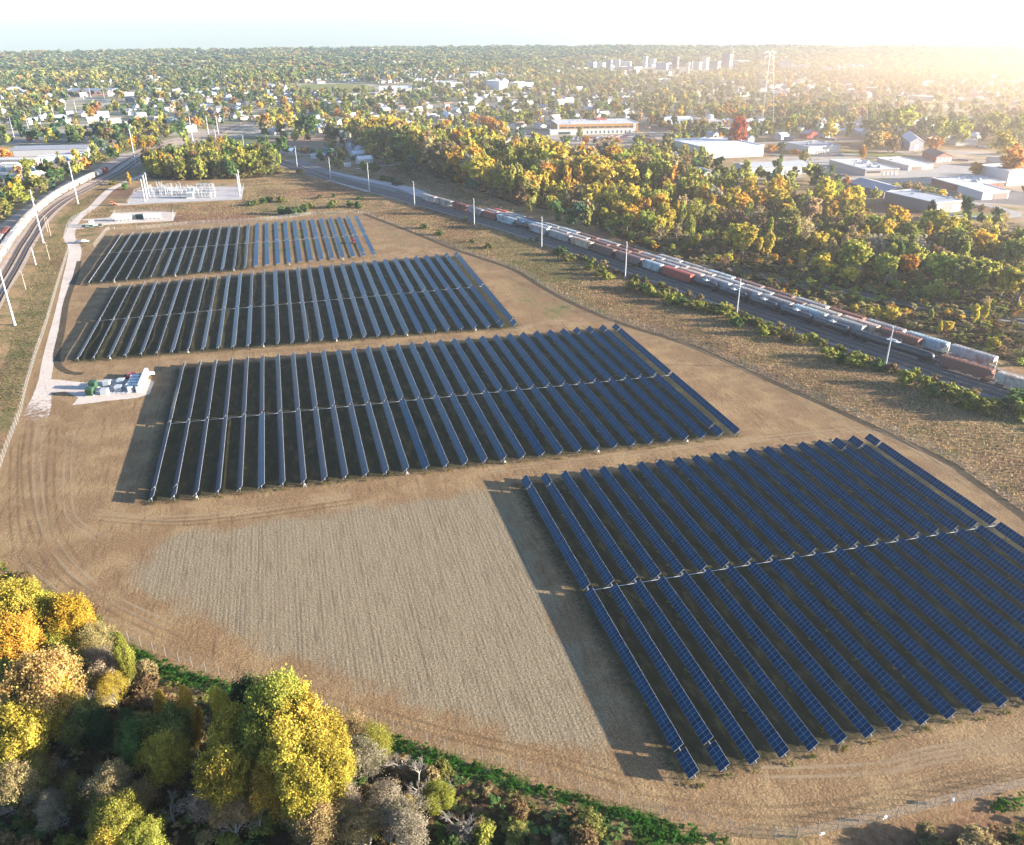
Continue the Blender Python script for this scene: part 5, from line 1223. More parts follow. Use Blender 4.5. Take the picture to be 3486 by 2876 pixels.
BF('mill', T3, (150, 500), (272, 494), 428, 30, 'low stepped right block of the white mill works', cat='mill', wall=(.66, .68, .7), roof=(.6, .62, .66), units=4)
BF('plant', T2, (1830, 385), (1925, 382), 345, 60, 'pale stepped plant far behind the grain silos', cat='plant', wall=(.66, .66, .66), roof=(.6, .6, .6), units=4)
BF('hall', T2, (1862, 524), (2045, 518), 500, 30, 'low white hall in front of the grain silos', cat='hall', wall=(.7, .7, .7), roof=(.7, .7, .7))
# downtown
DT = [  # x0,x1,base,top,depth,wall,label
    (185, 310, 332, 238, 60, (.36, .42, .48), 'big pale blue block at the left end of the downtown skyline'), (315, 425, 338, 248, 70, (.7, .7, .7), 'white block right of the big pale blue block downtown'),
    (403, 427, 250, 162, 14, (.74, .74, .73), 'slim white stair tower on the skyline beside the white block'), (430, 520, 342, 210, 30, (.22, .26, .32), 'pale tower with dark vertical bands at the left of downtown'),
    (540, 612, 330, 195, 30, (.64, .64, .63), 'group of white cylinders like silos right of the banded tower'), (625, 760, 312, 222, 40, (.5, .53, .57), 'wide grey block behind the cylinders downtown'),
    (600, 900, 335, 300, 50, (.6, .5, .46), 'long low brick-and-white block in the middle of downtown'), (905, 970, 300, 165, 25, (.6, .62, .64), 'domed pale tower in the middle of the skyline'),
    (1000, 1080, 290, 200, 30, (.68, .68, .68), 'stepped white block right of the domed tower'), (1075, 1280, 330, 250, 40, (.34, .4, .48), 'wide light blue block in the middle right of downtown'),
    (1292, 1380, 318, 172, 30, (.14, .13, .15), 'dark slab tower with a pale core'), (1470, 1520, 380, 250, 30, (.66, .64, .62), 'slim pale stepped tower left of the office towers'),
    (1510, 1560, 338, 235, 30, (.16, .16, .2), 'dark left office tower of the close group'), (1560, 1675, 335, 240, 35, (.58, .55, .55), 'pale office tower with a square recess'),
    (1665, 1765, 330, 180, 30, (.66, .68, .68), 'light glass tower behind the office towers'), (1775, 1920, 365, 228, 40, (.2, .24, .26), 'grey-green glass office tower'),
    (1925, 2070, 350, 135, 40, (.26, .25, .28), 'tallest tower of the skyline with an antenna'), (700, 890, 400, 345, 50, (.55, .4, .34), 'red-and-white ornate block in front of downtown'),
    (555, 690, 395, 350, 40, (.62, .58, .55), 'pale block with window bays in front of downtown'), (1140, 1280, 405, 368, 40, (.7, .7, .68), 'low white block in front of the wide light blue block')]
for x0, x1, yb, yt, dp, wc, lb in DT:
    a, b_ = P(DZ, x0, yb), P(DZ, x1, yb); h_ = HT(*DZ(x0, yb), *DZ(x0, yt)); d = (b_-a).normalized(); n = Vector((-d.y, d.x, 0))
    nw = max(3, int((x1-x0)/22)); nz = max(2, int(h_/14))
    fe = [f for k in range(nz) for f in many('C', 1, (k+.3)/nz, (k+.65)/nz, 'window', None, .06, .94, .95)] if (yb-yt) > 50 else many('C', nw, .2, .7, 'window', None)
    if 'cylinders' in lb:
        for k in range(4):
            c_ = a.lerp(b_, (k+.5)/4); s_ = MB(); s_.cyl((0, 0, 0), (0, 0, h_), (b_-a).length/8.4, n=16)
            setp(obj('silo', s_.mesh('silo', [_mc['silo_white']]), None, c_), '%s of four tall white cylinders right of the banded tower, from the left' % od(k+1), 'silo', 'white cylinders downtown')
        continue
    c_ = a.lerp(b_, .66)-n*(b_-a).length*.3
    building('city_building', a, c_, b_, h_, lb, 'city building', wc, tuple(min(.7, c+.08) for c in wc), False, fe, 1 if h_ > 40 else 0, None, parapet=1.5)
an = MB(); a = P(DZ, 2060, 350); h_ = Hpx(DZ, 2060, 350, 60); an.cyl((0, 0, 0), (0, 0, h_), .8, .4, 5)
setp(obj('mast', an.mesh('mast', [_mc['pylon_grey']]), None, P(DZ, 2060, 345)), 'thin mast beside the tallest tower', 'mast')
PT4 = [(165, 240, 350, 250, 'pale tower just right of the grey pylon'), (245, 340, 350, 292, 'low dark block right of the pale tower by the pylon'), (345, 402, 352, 292, 'white tower in the glare'), (540, 566, 365, 308, 'slim pale tower in the glare'), (455, 540, 368, 335, 'low grey block left of the slim pale tower')]
for x0, x1, yb, yt, lb in PT4: BF('city_building', T4, (x0, yb), (x1, yb), yt, 35, lb, cat='city building', wall=(.6, .56, .55), roof=(.6, .58, .58), parapet=1.5)
BF('city_building', T3, (1900, 305), (1982, 303), 250, 30, 'dark-windowed tower between the tallest tower and the grey pylon', cat='city building', wall=(.4, .38, .42), roof=(.5, .5, .52), feats=many('C', 8, .05, .95, 'window', None))
# water towers on the skyline
for i, (z_, x_, yb, yt) in enumerate(((T1, 1558, 222, 178), (T2, 981, 190, 148), (T3, 545, 172, 145))):
    q = P(z_, x_, yb); h_ = Hpx(z_, x_, yb, yt); s_ = MB(); s_.cyl((0, 0, 0), (0, 0, h_*.7), h_*.09, n=10); s_.cyl((0, 0, h_*.6), (0, 0, h_*.78), h_*.09, h_*.26, 14); s_.cyl((0, 0, h_*.78), (0, 0, h_), h_*.26, h_*.12, 14)
    setp(obj('water_tower', s_.mesh('water_tower', [_mc['silo_white']]), None, q), ('white water tower on the left part of the horizon', 'white water tower on the horizon above the playing field', 'white water tower on the horizon left of downtown')[i], 'water tower', 'white water towers')

# roads, lots and lawns
def road(z, pts, w_, lb, mt=None, zz=.03): sheet_strip('road', smooth_path(PL(z, pts), 12), w_, zz, mt or m_conc, lb, .6)
road(T4, [(-250, 980), (60, 985), (330, 1045), (520, 1130), (700, 1185), (1000, 1205), (1400, 1190), (1800, 1185), (2150, 1190)], 9, 'street between the industrial halls')
road(T4, [(345, 1045), (480, 1010), (640, 992), (780, 1000)], 7, 'short street by the white-fronted warehouse', zz=.034)
road(T4, [(1480, 960), (1700, 990), (2104, 1040)], 8, 'street past the white bungalow', zz=.036)
road(T4, [(0, 905), (300, 890), (620, 890), (800, 880)], 7, 'street behind the red barn', zz=.033)
road(T4, [(1480, 1370), (1700, 1380), (1980, 1440), (2040, 1480), (1850, 1500), (1600, 1480)], 6, 'curving drive at the lower right of the industrial area', zz=.038)
road(T3, [(150, 800), (400, 850), (560, 900), (900, 905), (1180, 915), (1350, 960)], 7, 'street in front of the orange-walled building', zz=.03)
road(T3, [(1130, 790), (1250, 830), (1380, 850), (1800, 850), (2104, 830)], 7, 'street behind the biggest white warehouse', zz=.036)
sheet_pad('car_park', PL(T3, [(480, 855), (1080, 840), (1240, 850), (1230, 885), (560, 895)]), .04, m_asph, 'car park in front of the orange-walled building')
sheet_pad('car_park', PL(T3, [(130, 822), (290, 822), (340, 865), (150, 865)]), .04, m_asph, 'small car park left of the orange-walled building')
sheet_pad('yard_pavement', PL(T3, [(1210, 960), (1345, 962), (1630, 1034), (1300, 1010)]), .042, m_conc, 'truck yard at the dock doors of the biggest white warehouse')
sheet_pad('dirt_lot', PL(T3, [(410, 930), (800, 925), (1180, 940), (1190, 1000), (830, 1045), (540, 1040), (400, 1000)]), .028, m_dirt, 'bare dirt lot in front of the orange-walled building')
sheet_pad('yard_pavement', PL(T4, [(640, 1010), (930, 1070), (1180, 1128), (1400, 1120), (1460, 1070), (1700, 1090), (1700, 1150), (1100, 1185), (800, 1180), (400, 1050)]), .026, m_conc, 'pale paved yards between the industrial halls')
sheet_pad('yard_pavement', PL(T4, [(1180, 1230), (1560, 1300), (1990, 1280), (2120, 1300), (2120, 1400), (1700, 1370), (1500, 1370), (1250, 1310)]), .027, m_asph, 'grey paved yard around the brick building')
sheet_pad('lawn', PL(T4, [(640, 965), (1000, 975), (1170, 1000), (1000, 1020), (760, 1000)]), .022, m_lawn, 'mown lawn between the halls')
sheet_pad('lawn', PL(T4, [(1480, 1470), (1600, 1440), (1950, 1475), (2000, 1500), (1700, 1520)]), .022, m_lawn, 'mown lawn inside the curving drive')
sheet_pad('lawn', PL(T1, [(790, 645), (840, 600), (1060, 590), (1080, 625), (950, 640)]), .05, m_lawn, 'green meadow beyond the left railway')
sheet_pad('yard_pavement', PL(T1, [(-40, 1120), (330, 1085), (700, 1045), (745, 1000), (790, 1030), (560, 1085), (300, 1125), (170, 1160), (60, 1195), (-60, 1215)]), .03, m_conc, 'paved yard around the upper left warehouses')
sheet_pad('yard_pavement', PL(T1, [(-40, 880), (180, 870), (400, 880), (700, 880), (700, 900), (0, 905)]), .033, m_asph, 'street behind the upper left warehouses')
road(T1, [(600, 665), (700, 640), (800, 605), (900, 572), (680, 560), (500, 575)], 16, 'wide pale road curving far left', zz=.05)
road(T2, [(760, 880), (800, 960), (850, 1020), (885, 1060), (880, 1110)], 6, 'dirt lane past the blue-roofed house', m_gravel2, .03)
road(T2, [(310, 440), (380, 530), (430, 575), (500, 630), (560, 690)], 10, 'straight road running away beyond the railway', zz=.05)
road(T2, [(-60, 580), (330, 572)], 14, 'pale road left of the far trees', zz=.05)
sheet_pad('playing_field', PL(T2, [(360, 470), (420, 440), (900, 430), (1000, 470), (980, 510), (420, 515)]), .06, m_lawn, 'far green playing field')
sheet_pad('yard_pavement', PL(T2, [(360, 478), (560, 470), (700, 510), (380, 500)]), .09, m_asph, 'grey court on the far playing field')
road(T2, [(1030, 1085), (1180, 1075), (1400, 1060), (1650, 1020)], 5, 'pale track through the poplars', m_gravel2, .03)
sheet_pad('pond', PL(T2, [(300, 945), (420, 940), (520, 955), (540, 990), (440, 985), (330, 965)]), .05, mat('pond_water', (.03, .05, .06), .05, 0, .1, .3, .8), 'small dark pond by the blue-roofed house')
sheet_pad('park_lawn', PL(T2, [(60, 880), (480, 835), (720, 840), (760, 930), (560, 950), (200, 920)]), .03, m_dirt, 'mown park slope behind the pond')
# parked cars
carpal = [(.7, .7, .7), (.05, .05, .06), (.3, .31, .33), (.12, .13, .16), (.35, .04, .04), (.08, .12, .25), (.55, .55, .55), (.78, .78, .78)]
carnm = ['silver', 'black', 'grey', 'dark grey', 'red', 'blue', 'pale grey', 'white']
cb = MB(); prof = [(-2.25, .3), (2.2, .3), (2.3, .75), (1.1, 1.0), (.45, 1.48), (-1.2, 1.5), (-2.2, 1.0)]
cb.extrude([(p[0], p[1]) for p in prof], -.88, .88, 0, Matrix.Rotation(R(90), 4, 'Z') @ Matrix.Identity(4))
cb.box((.35, 0, 1.27), (1.7, 1.8, .2), 1)
FARCAR = cb.mesh('parked_car', [m_car, m_glass])
def carrow(z, a, b, n, where, rz=None):
    A_, B_ = P(z, *a), P(z, *b); d = math.atan2((B_-A_).y, (B_-A_).x)
    for i in range(n):
        if rnd.random() < .12: continue
        k = rnd.randrange(8); q = A_.lerp(B_, (i+.5)/n)
        spawn('parked_car', [('body', FARCAR, (0, 0, 0), [])], (q.x, q.y, .05), (d if rz is None else d+rz), carpal[k], '%s car, %s %s' % (carnm[k], od(i+1), where), 'car', 'parked cars in the town')
carrow(T3, (500, 872), (1080, 858), 40, 'in the rear row by the orange-walled building')
carrow(T3, (560, 886), (900, 880), 20, 'in the front row before the orange-walled building')
carrow(T3, (780, 860), (1220, 846), 30, 'in the middle row before the orange-walled building')
carrow(T3, (150, 838), (280, 840), 12, 'in the rear row of the small left car park')
carrow(T3, (170, 855), (320, 858), 10, 'in the front row of the small left car park')
carrow(T3, (1205, 930), (1340, 925), 10, 'left of the biggest white warehouse')
carrow(T1, (380, 1066), (620, 1062), 12, 'in front of the blue doors at the upper left')
carrow(T1, (50, 1205), (150, 1178), 4, 'in the yard below the brown striped building', 1.2)
carrow(T4, (660, 1005), (600, 995), 4, 'beside the white-fronted warehouse'); carrow(T4, (330, 1085), (470, 1110), 8, 'at the end of the long white warehouse')
carrow(T4, (560, 1165), (680, 1172), 7, 'below the beige building'); carrow(T4, (1560, 1040), (1650, 1050), 8, 'right of the red-walled building')
carrow(T4, (460, 865), (600, 880), 8, 'by the red barn'); carrow(T4, (1700, 930), (1830, 950), 6, 'by the long white bungalow')
# ---------------------------------------------------------------- foliage
def leaf_mat(name, attr):
    mt, nt = new_mat(name)
    if attr: col = N(nt, 'ShaderNodeVertexColor', _layer_name='Tint').outputs[0]
    else: col = nt.nodes.new('ShaderNodeObjectInfo').outputs['Color']
    g = nt.nodes.new('ShaderNodeNewGeometry')
    gm = NOISE(nt, g.outputs['Position'], 0.45, 3, 0.6)
    col = MIX(nt, MATH(nt, 'MULTIPLY', SM(nt, gm, 0.5, 0.68), 0.35), col, (0.085, 0.11, 0.03))
    hs = N(nt, 'ShaderNodeHueSaturation'); nt.links.new(col, hs.inputs['Color'])
    r_ = g.outputs['Random Per Island']
    nt.links.new(MATH(nt, 'ADD', 0.475, MATH(nt, 'MULTIPLY', r_, 0.05)), hs.inputs['Hue'])
    nz = NOISE(nt, g.outputs['Position'], 0.22, 3, 0.6)
    vv = MATH(nt, 'ADD', MATH(nt, 'MULTIPLY', MATH(nt, 'FRACT', MATH(nt, 'MULTIPLY', r_, 7.3)), 0.55), MATH(nt, 'MULTIPLY', nz, 1.4))
    nt.links.new(vv, hs.inputs['Value'])
    d = nt.nodes.new('ShaderNodeBsdfDiffuse'); nt.links.new(hs.outputs[0], d.inputs[0])
    t = nt.nodes.new('ShaderNodeBsdfTranslucent'); nt.links.new(hs.outputs[0], t.inputs[0])
    mx = nt.nodes.new('ShaderNodeMixShader'); mx.inputs[0].default_value = 0.42
    nt.links.new(d.outputs[0], mx.inputs[1]); nt.links.new(t.outputs[0], mx.inputs[2]); OUT(nt, mx.outputs[0]); return mt
m_leaf = leaf_mat('leaves', False); m_leafA = leaf_mat('mass_leaves', True)
m_bark = mat('bark', (.16, .13, .1), .9, 0, .3, 1.5); m_barkg = mat('pale_bark', (.26, .23, .2), .9, 0, .25, 1.5)

def crown_arrays(n, seed, rx=1.0, rz=1.2, lobes=12, leaf=.12, tri=False, lr=(.28, .46), low=-0.5):
    g = np.random.default_rng(seed)
    L = []
    while len(L) < lobes:
        p = g.uniform(-1, 1, 3)
        if np.linalg.norm(p) < 1: L.append(p*np.array([.68*rx, .68*rx, .72*rz]))
    L = np.array(L); r = g.uniform(lr[0], lr[1], lobes)*(.6+.4*rx)
    L[0] = (0, 0, .62*rz); 
    pr = r**2; pr /= pr.sum()
    per = 14 if tri else 22
    nc = max(8, n//per); kc = g.choice(lobes, nc, p=pr)
    dc = g.normal(size=(nc, 3)); dc[:, 2] += .3; dc /= np.linalg.norm(dc, axis=1)[:, None]
    Cc = L[kc]+dc*(r[kc]*(1.1-.55*g.random(nc)**1.5))[:, None]*np.array([.9, .9, 1.3])
    ax = dc+np.array([0, 0, .75])+g.normal(size=(nc, 3))*.3; ax /= np.linalg.norm(ax, axis=1)[:, None]
    k = g.integers(0, nc, n); ln_ = (.5*r[kc][k]+.03)*g.random(n)
    P_ = Cc[k]+ax[k]*ln_[:, None]+g.normal(size=(n, 3))*(.045+.12*r[kc][k]*.4)[:, None]
    d = dc[k]
    P_[:, 2] = np.maximum(P_[:, 2], -rz*.98)
    out = P_/np.linalg.norm(P_, axis=1)[:, None]
    nm = d*.6+out*.3+g.normal(size=(n, 3))*.6; nm /= np.linalg.norm(nm, axis=1)[:, None]
    a = np.cross(nm, g.normal(size=(n, 3))); a /= np.linalg.norm(a, axis=1)[:, None]; b = np.cross(nm, a)
    s = leaf*(.55+.8*g.random(n))[:, None]
    if tri:
        V = np.stack([P_+a*s*1.25, P_-a*s*.8+b*s, P_-a*s*.8-b*s], 1).reshape(-1, 3); F = np.arange(n*3).reshape(-1, 3)
    else:
        V = np.stack([P_+a*s, P_+b*s*.8, P_-a*s, P_-b*s*.8], 1).reshape(-1, 3); F = np.arange(n*4).reshape(-1, 4)
    return V, F
def crown_mesh(name, n, seed, sx, sz, zc, **k):
    V, F = crown_arrays(n, seed, **k); V = V*np.array([sx, sx, sz])+np.array([0, 0, zc])
    return np_mesh(name, V, F, F.shape[1], [m_leaf])
def limb_mesh(name, h, seed, bark, levels=3, spread=.55, r0=.28, n0=6, k0=3, start=.3):
    g = random.Random(seed); b = MB()
    def grow(p, d, l, r, lv):
        q = p+d*l
        m_ = (p+q)/2+Vector((g.uniform(-1, 1), g.uniform(-1, 1), 0))*l*.05
        b.cyl(p, m_, r, r*.8, n0 if lv == levels else 4, caps=False); b.cyl(m_, q, r*.8, r*.55, n0 if lv == levels else 4, caps=False)
        if lv == 0: return
        for i in range(k0+(lv < levels)):
            t = g.uniform(start, 1.0) if lv == levels else g.uniform(.35, 1)
            a = g.uniform(0, 6.28); s = spread*g.uniform(.6, 1.4)
            nd = (d+Vector((math.cos(a)*s, math.sin(a)*s, g.uniform(-.05, .3)))).normalized()
            grow(p+(q-p)*t, nd, l*g.uniform(.42, .68), r*.5, lv-1)
    grow(Vector((0, 0, -.3)), Vector((0, 0, 1)), h, r0, levels)
    return b.mesh(name, [bark])
# prototypes are 10 m high, 7 m wide
def proto(kind, i, n, leaf):
    if kind == 'broad': c = crown_mesh('crown', n, 100+i, 3.6, 3.6, 6.2, rx=1, rz=1.05, lobes=42, leaf=leaf, lr=(.13, .3)); t = limb_mesh('trunk', 5, i, m_bark, 2, .6)
    elif kind == 'tall': c = crown_mesh('crown', n, 200+i, 2.7, 3.4, 5.9, rx=.8, rz=1.25, lobes=34, leaf=leaf, lr=(.12, .26)); t = limb_mesh('trunk', 5.5, i, m_barkg, 2, .4, .2)
    elif kind == 'thin': c = crown_mesh('crown', int(n*.35), 300+i, 3.2, 3.4, 6.0, rx=1, rz=1.05, lobes=18, leaf=leaf*.85, lr=(.2, .4)); t = limb_mesh('trunk', 4.2, i, m_barkg, 4, .7, .2, k0=4)
    elif kind == 'bare': c = None; t = limb_mesh('trunk', 4.0, i, m_barkg, 5, .75, .17, k0=3, start=.2)
    return [('trunk', t, (0, 0, 0), [])]+([('crown', c, (0, 0, 0), [])] if c else [])
PN = {k: [proto(k, i, 42000, .027) for i in range(3)] for k in ('broad', 'tall', 'thin')}      # close to the camera
PN['bare'] = [proto('bare', 40+i, 0, 0) for i in range(3)]
PM = {k: [proto(k, 10+i, 4200, .085) for i in range(5)] for k in ('broad', 'tall')}
PM['thin'] = [proto('thin', 10+i, 4200, .09) for i in range(3)]
BUSHN = [[('bush', crown_mesh('bush', 5200, 500+i, 1.8, 1.5, 1.0, rx=1, rz=.95, lobes=10, leaf=.07, lr=(.3, .5)), (0, 0, 0), [])] for i in range(4)]
BUSHM = [[('bush', crown_mesh('bush', 1100, 520+i, 1.8, 1.5, 1.0, rx=1, rz=.95, lobes=10, leaf=.15, lr=(.3, .5)), (0, 0, 0), [])] for i in range(4)]
TINT = {'golden yellow': (.5, .31, .05), 'yellow': (.44, .35, .06), 'yellow-green': (.3, .3, .06), 'olive green': (.215, .205, .06), 'green': (.095, .15, .045), 'dark green': (.035, .07, .028),
        'orange': (.46, .22, .045), 'peach-coloured': (.5, .33, .12), 'tan': (.33, .25, .12), 'brown': (.19, .125, .065), 'red': (.28, .07, .035), 'grey-tan': (.34, .28, .2), 'rust-red': (.34, .12, .05), 'bluish green': (.06, .11, .07)}
def tree(q, H, Wd, kind, tint, label, near=False, group='trees', cat='tree'):
    src = (PN if near else PM)[kind]; p = src[rnd.randrange(len(src))]
    c = TINT[tint]; f = rnd.uniform(.8, 1.1) if near else rnd.uniform(1.05, 1.45); c = tuple(x*f*rnd.uniform(.94, 1.06) for x in c)
    return spawn('bare_tree' if kind == 'bare' else ('poplar_tree' if kind == 'tall' else 'broadleaf_tree'), p, (q[0], q[1], 0), rnd.uniform(0, 6.28), c, label, cat, group, (Wd/7, Wd/7, H/10))
size_w = lambda H: 'tall' if H > 17 else ('medium-sized' if H > 10 else 'small')
# trees at the lower left corner, by crown top
BLT = [(60, -40, 19, 12, 'broad', 'yellow'), (200, 20, 17, 11, 'broad', 'yellow'), (395, 70, 16, 11, 'broad', 'golden yellow'), (470, 150, 13, 7, 'tall', 'golden yellow'), (60, 190, 17, 12, 'broad', 'golden yellow'), (330, 230, 13, 9, 'broad', 'yellow-green'), (210, 430, 20, 14, 'broad', 'peach-coloured'), (330, 640, 15, 9, 'broad', 'yellow'),
       (20, 470, 16, 9, 'tall', 'yellow-green'), (60, 780, 16, 11, 'broad', 'yellow'), (430, 420, 12, 9, 'thin', 'olive green'), (560, 230, 13, 9, 'thin', 'tan'), (620, 400, 11, 9, 'thin', 'grey-tan'), (760, 290, 15, 6.5, 'tall', 'yellow-green'), (700, 560, 9, 7, 'thin', 'yellow'),
       (500, 760, 12, 8, 'broad', 'olive green'), (600, 800, 12, 6, 'broad', 'dark green'), (800, 790, 14, 8, 'tall', 'dark green'), (870, 880, 13, 8, 'broad', 'green'), (1015, 655, 14, 6, 'tall', 'golden yellow'), (1185, 640, 17, 7, 'tall', 'golden yellow'), (1040, 960, 13, 9, 'broad', 'yellow'),
       (1090, 760, 15, 9, 'broad', 'olive green'), (1420, 640, 19, 8, 'tall', 'yellow'), (1480, 820, 17, 9, 'broad', 'yellow'), (1430, 1030, 16, 10, 'broad', 'yellow'), (1600, 640, 18, 9, 'broad', 'dark green'), (1760, 600, 22, 12, 'broad', 'yellow-green'), (1860, 640, 21, 11, 'broad', 'yellow'), (1700, 760, 19, 11, 'broad', 'yellow-green'),
       (2020, 830, 18, 10, 'broad', 'yellow'), (1900, 900, 18, 13, 'broad', 'yellow'), (2060, 1000, 17, 11, 'broad', 'yellow'), (1780, 1130, 14, 9, 'broad', 'golden yellow'), (1980, 1150, 15, 10, 'broad', 'yellow'), (700, 1160, 12, 9, 'thin', 'tan'), (720, 1380, 11, 8, 'broad', 'yellow-green'), (60, 1150, 11, 9, 'thin', 'tan'),
       (170, 1150, 9, 8, 'broad', 'olive green'), (310, 1110, 9, 8, 'thin', 'brown'), (440, 1230, 9, 7, 'thin', 'olive green'), (880, 1290, 9, 8, 'thin', 'tan'), (1330, 1260, 9, 8, 'thin', 'grey-tan'), (300, 1350, 8, 7, 'thin', 'grey-tan'), (1500, 1370, 9, 8, 'thin', 'tan'),
       (1050, 1205, 11, 8, 'bare', 'grey-tan'), (1650, 1300, 10, 8, 'bare', 'grey-tan'), (480, 430, 13, 8, 'bare', 'grey-tan'), (900, 1560, 8, 8, 'broad', 'yellow-green'), (700, 1530, 8, 8, 'broad', 'yellow'), (2000, 1400, 9, 9, 'thin', 'tan')]
NL = []
for (x_, y_, H, Wd, kd, ti) in BLT:
    q = U(*L2(x_, y_), H); NL.append((q.x, q.y, H, Wd, kd, ti, x_, y_))
L3T = [(60, 640, 17, 10, 'broad', 'yellow'), (100, 800, 15, 9, 'broad', 'yellow'), (250, 640, 9, 9, 'thin', 'tan'), (420, 700, 9, 9, 'thin', 'yellow-green'), (350, 800, 9, 9, 'thin', 'grey-tan'), (590, 745, 10, 7, 'bare', 'grey-tan'), (700, 860, 13, 11, 'bare', 'grey-tan'), (840, 1010, 9, 9, 'bare', 'grey-tan'), (250, 1070, 10, 10, 'bare', 'grey-tan'), (200, 1080, 9, 9, 'thin', 'grey-tan'),
       (520, 1080, 12, 9, 'thin', 'grey-tan'), (650, 1160, 6, 4, 'tall', 'yellow'), (590, 1240, 6, 4, 'tall', 'yellow'), (840, 1100, 6, 6, 'broad', 'yellow-green'), (60, 1220, 10, 10, 'broad', 'tan'), (620, 1240, 11, 10, 'thin', 'grey-tan'), (980, 1210, 8, 9, 'bare', 'grey-tan'), (380, 1250, 9, 9, 'thin', 'tan'), (540, 1300, 10, 8, 'bare', 'grey-tan')]
for (x_, y_, H, Wd, kd, ti) in L3T:
    q = U(*L3(x_, y_), H); NL.append((q.x, q.y, H, Wd, kd, ti, 2000+x_, y_))
cnt = {}
def lab(tint, kd, place, H=None):
    k = (tint, kd, place); cnt[k] = cnt.get(k, 0)+1
    shape = {'broad': 'spreading', 'tall': 'narrow', 'thin': 'half-bare', 'bare': 'leafless'}[kd]
    if kd == 'bare': return 'leafless pale-branched tree, %s from the left %s' % (od(cnt[k]), place)
    return '%s %s tree, %s such from the left %s' % (shape, tint, od(cnt[k]), place)
for t in sorted(NL, key=lambda t: t[6]):
    tree(t, t[2], t[3], t[4], t[5], lab(t[5], t[4], 'in the lower left thicket'), True, 'trees of the lower left thicket')

# ---- woods: jittered fill, nearest 250 or so stand as single trees, the rest as one mass
def fill(poly, step, jit=.42, rg=rnd):
    xs = [p[0] for p in poly]; ys = [p[1] for p in poly]; out = []
    y = min(ys)
    pts = []
    while y < max(ys):
        x = min(xs)
        while x < max(xs):
            pts.append((x+rg.uniform(-jit, jit)*step, y+rg.uniform(-jit, jit)*step)); x += step
        y += step
    A = np.array(pts); ins = pip(A[:, 0], A[:, 1], poly)
    return [tuple(p) for p in A[ins]]
bnoise = lambda x, y, s=40.0, o=0.0: (math.sin(x/s+o)+math.sin(y/s*1.3+1.7+o)+math.sin((x+y)/s*.7+3.1*o))/3
def visible(x, y, z=0, m_=60):
    q = Vector((x, y, z-CAMH)); d = q.dot(CF)
    if d < 1: return False
    px, py = W0/2+FPX*q.dot(CX)/d, H0/2-FPX*q.dot(CU)/d
    return -m_ < px < W0+m_ and -200 < py < H0+m_*3
def pick(w_): return rnd.choices([a for a, b in w_], [b for a, b in w_])[0]
MASS = []      # (x, y, H, W, tint, level)
IND = []
spur_w = [(p.x, p.y) for p in sp]
red_c = P(M4, 200, 100); 
for x, y in fill(wood2, 11.0):
    if not visible(x, y): continue
    if bnoise(x, y, 13, 4.4) < -.38: continue
    if inside((x, y), open2) and rnd.random() < .75:
        MASS.append((x, y, rnd.uniform(2, 4.5), rnd.uniform(4, 7), pick([('brown', 4), ('rust-red', 4), ('olive green', 3), ('tan', 3)]), 1)); continue
    ds = float(segdist(np.array([x]), np.array([y]), spur_w)[0])
    if ds < 6: continue
    n1 = bnoise(x, y, 26); n2 = bnoise(x, y, 47, 2.2)
    H = rnd.uniform(9, 18)+2.5*n2
    if ds < 20: H *= .55
    # low edge by the yard
    dy = float(segdist(np.array([x]), np.array([y]), [(p.x, p.y) for p in yl(15)])[0])
    if dy < 26: H = rnd.uniform(3, 8)
    elif dy < 45 and rnd.random() < .5: H *= .6
    if y > 560 and x < 260: H = rnd.uniform(19, 27)
    if n1 > (.02 if x < 230 else -.15): t_ = pick([('golden yellow', 4), ('yellow', 6), ('yellow-green', 2), ('orange', .3)])
    elif n1 > -.35: t_ = pick([('yellow-green', 4), ('olive green', 2), ('yellow', 4), ('tan', 1)])
    else: t_ = pick([('olive green', 5), ('green', 1), ('yellow-green', 3.5), ('brown', 1.5), ('tan', 2), ('orange', .4), ('red', .12)])
    kd = pick([('broad', 3), ('tall', 2.2), ('thin', 1.2)])
    if (kd == 'thin'): t_ = pick([('tan', 2), ('yellow-green', 2), ('grey-tan', 1), ('brown', 1)])
    IND.append((x, y, H, H*rnd.uniform(.75, 1.05) if kd != 'tall' else H*.55, kd, t_, 'in the wood behind the freight yard'))
for x, y in fill(wood1, 8.6):
    n1 = bnoise(x, y, 22); t_ = pick([('golden yellow', .8+1*n1), ('yellow', 1), ('yellow-green', 4), ('olive green', 4), ('orange', .25), ('brown', .6), ('green', .8)])
    H = rnd.uniform(12, 18); IND.append((x, y, H, H*.68, pick([('broad', 3), ('tall', 2)]), t_, 'in the grove behind the substation'))
for x, y in fill(wood3, 8.5):
    H = rnd.uniform(5, 11); t_ = pick([('golden yellow', 2), ('yellow-green', 3), ('olive green', 3), ('orange', .5), ('green', 2), ('yellow', 2)])
    IND.append((x, y, H, H*.8, pick([('broad', 4), ('tall', 1)]), t_, 'in the belt left of the railway curve'))
IND.sort(key=lambda t: math.hypot(t[0], t[1])-t[2]*8)
NI = 296-len(NL)
for t in IND[NI:]: MASS.append((t[0], t[1], t[2], t[3], t[5], 1))
sx_ = lambda t: (Vector((t[0], t[1], -CAMH)).dot(CX)/Vector((t[0], t[1], -CAMH)).dot(CF))
for t in sorted(IND[:NI], key=sx_): tree(t, t[2], t[3], t[4], t[5], lab(t[5], t[4], t[6]), False, 'trees '+t[6])
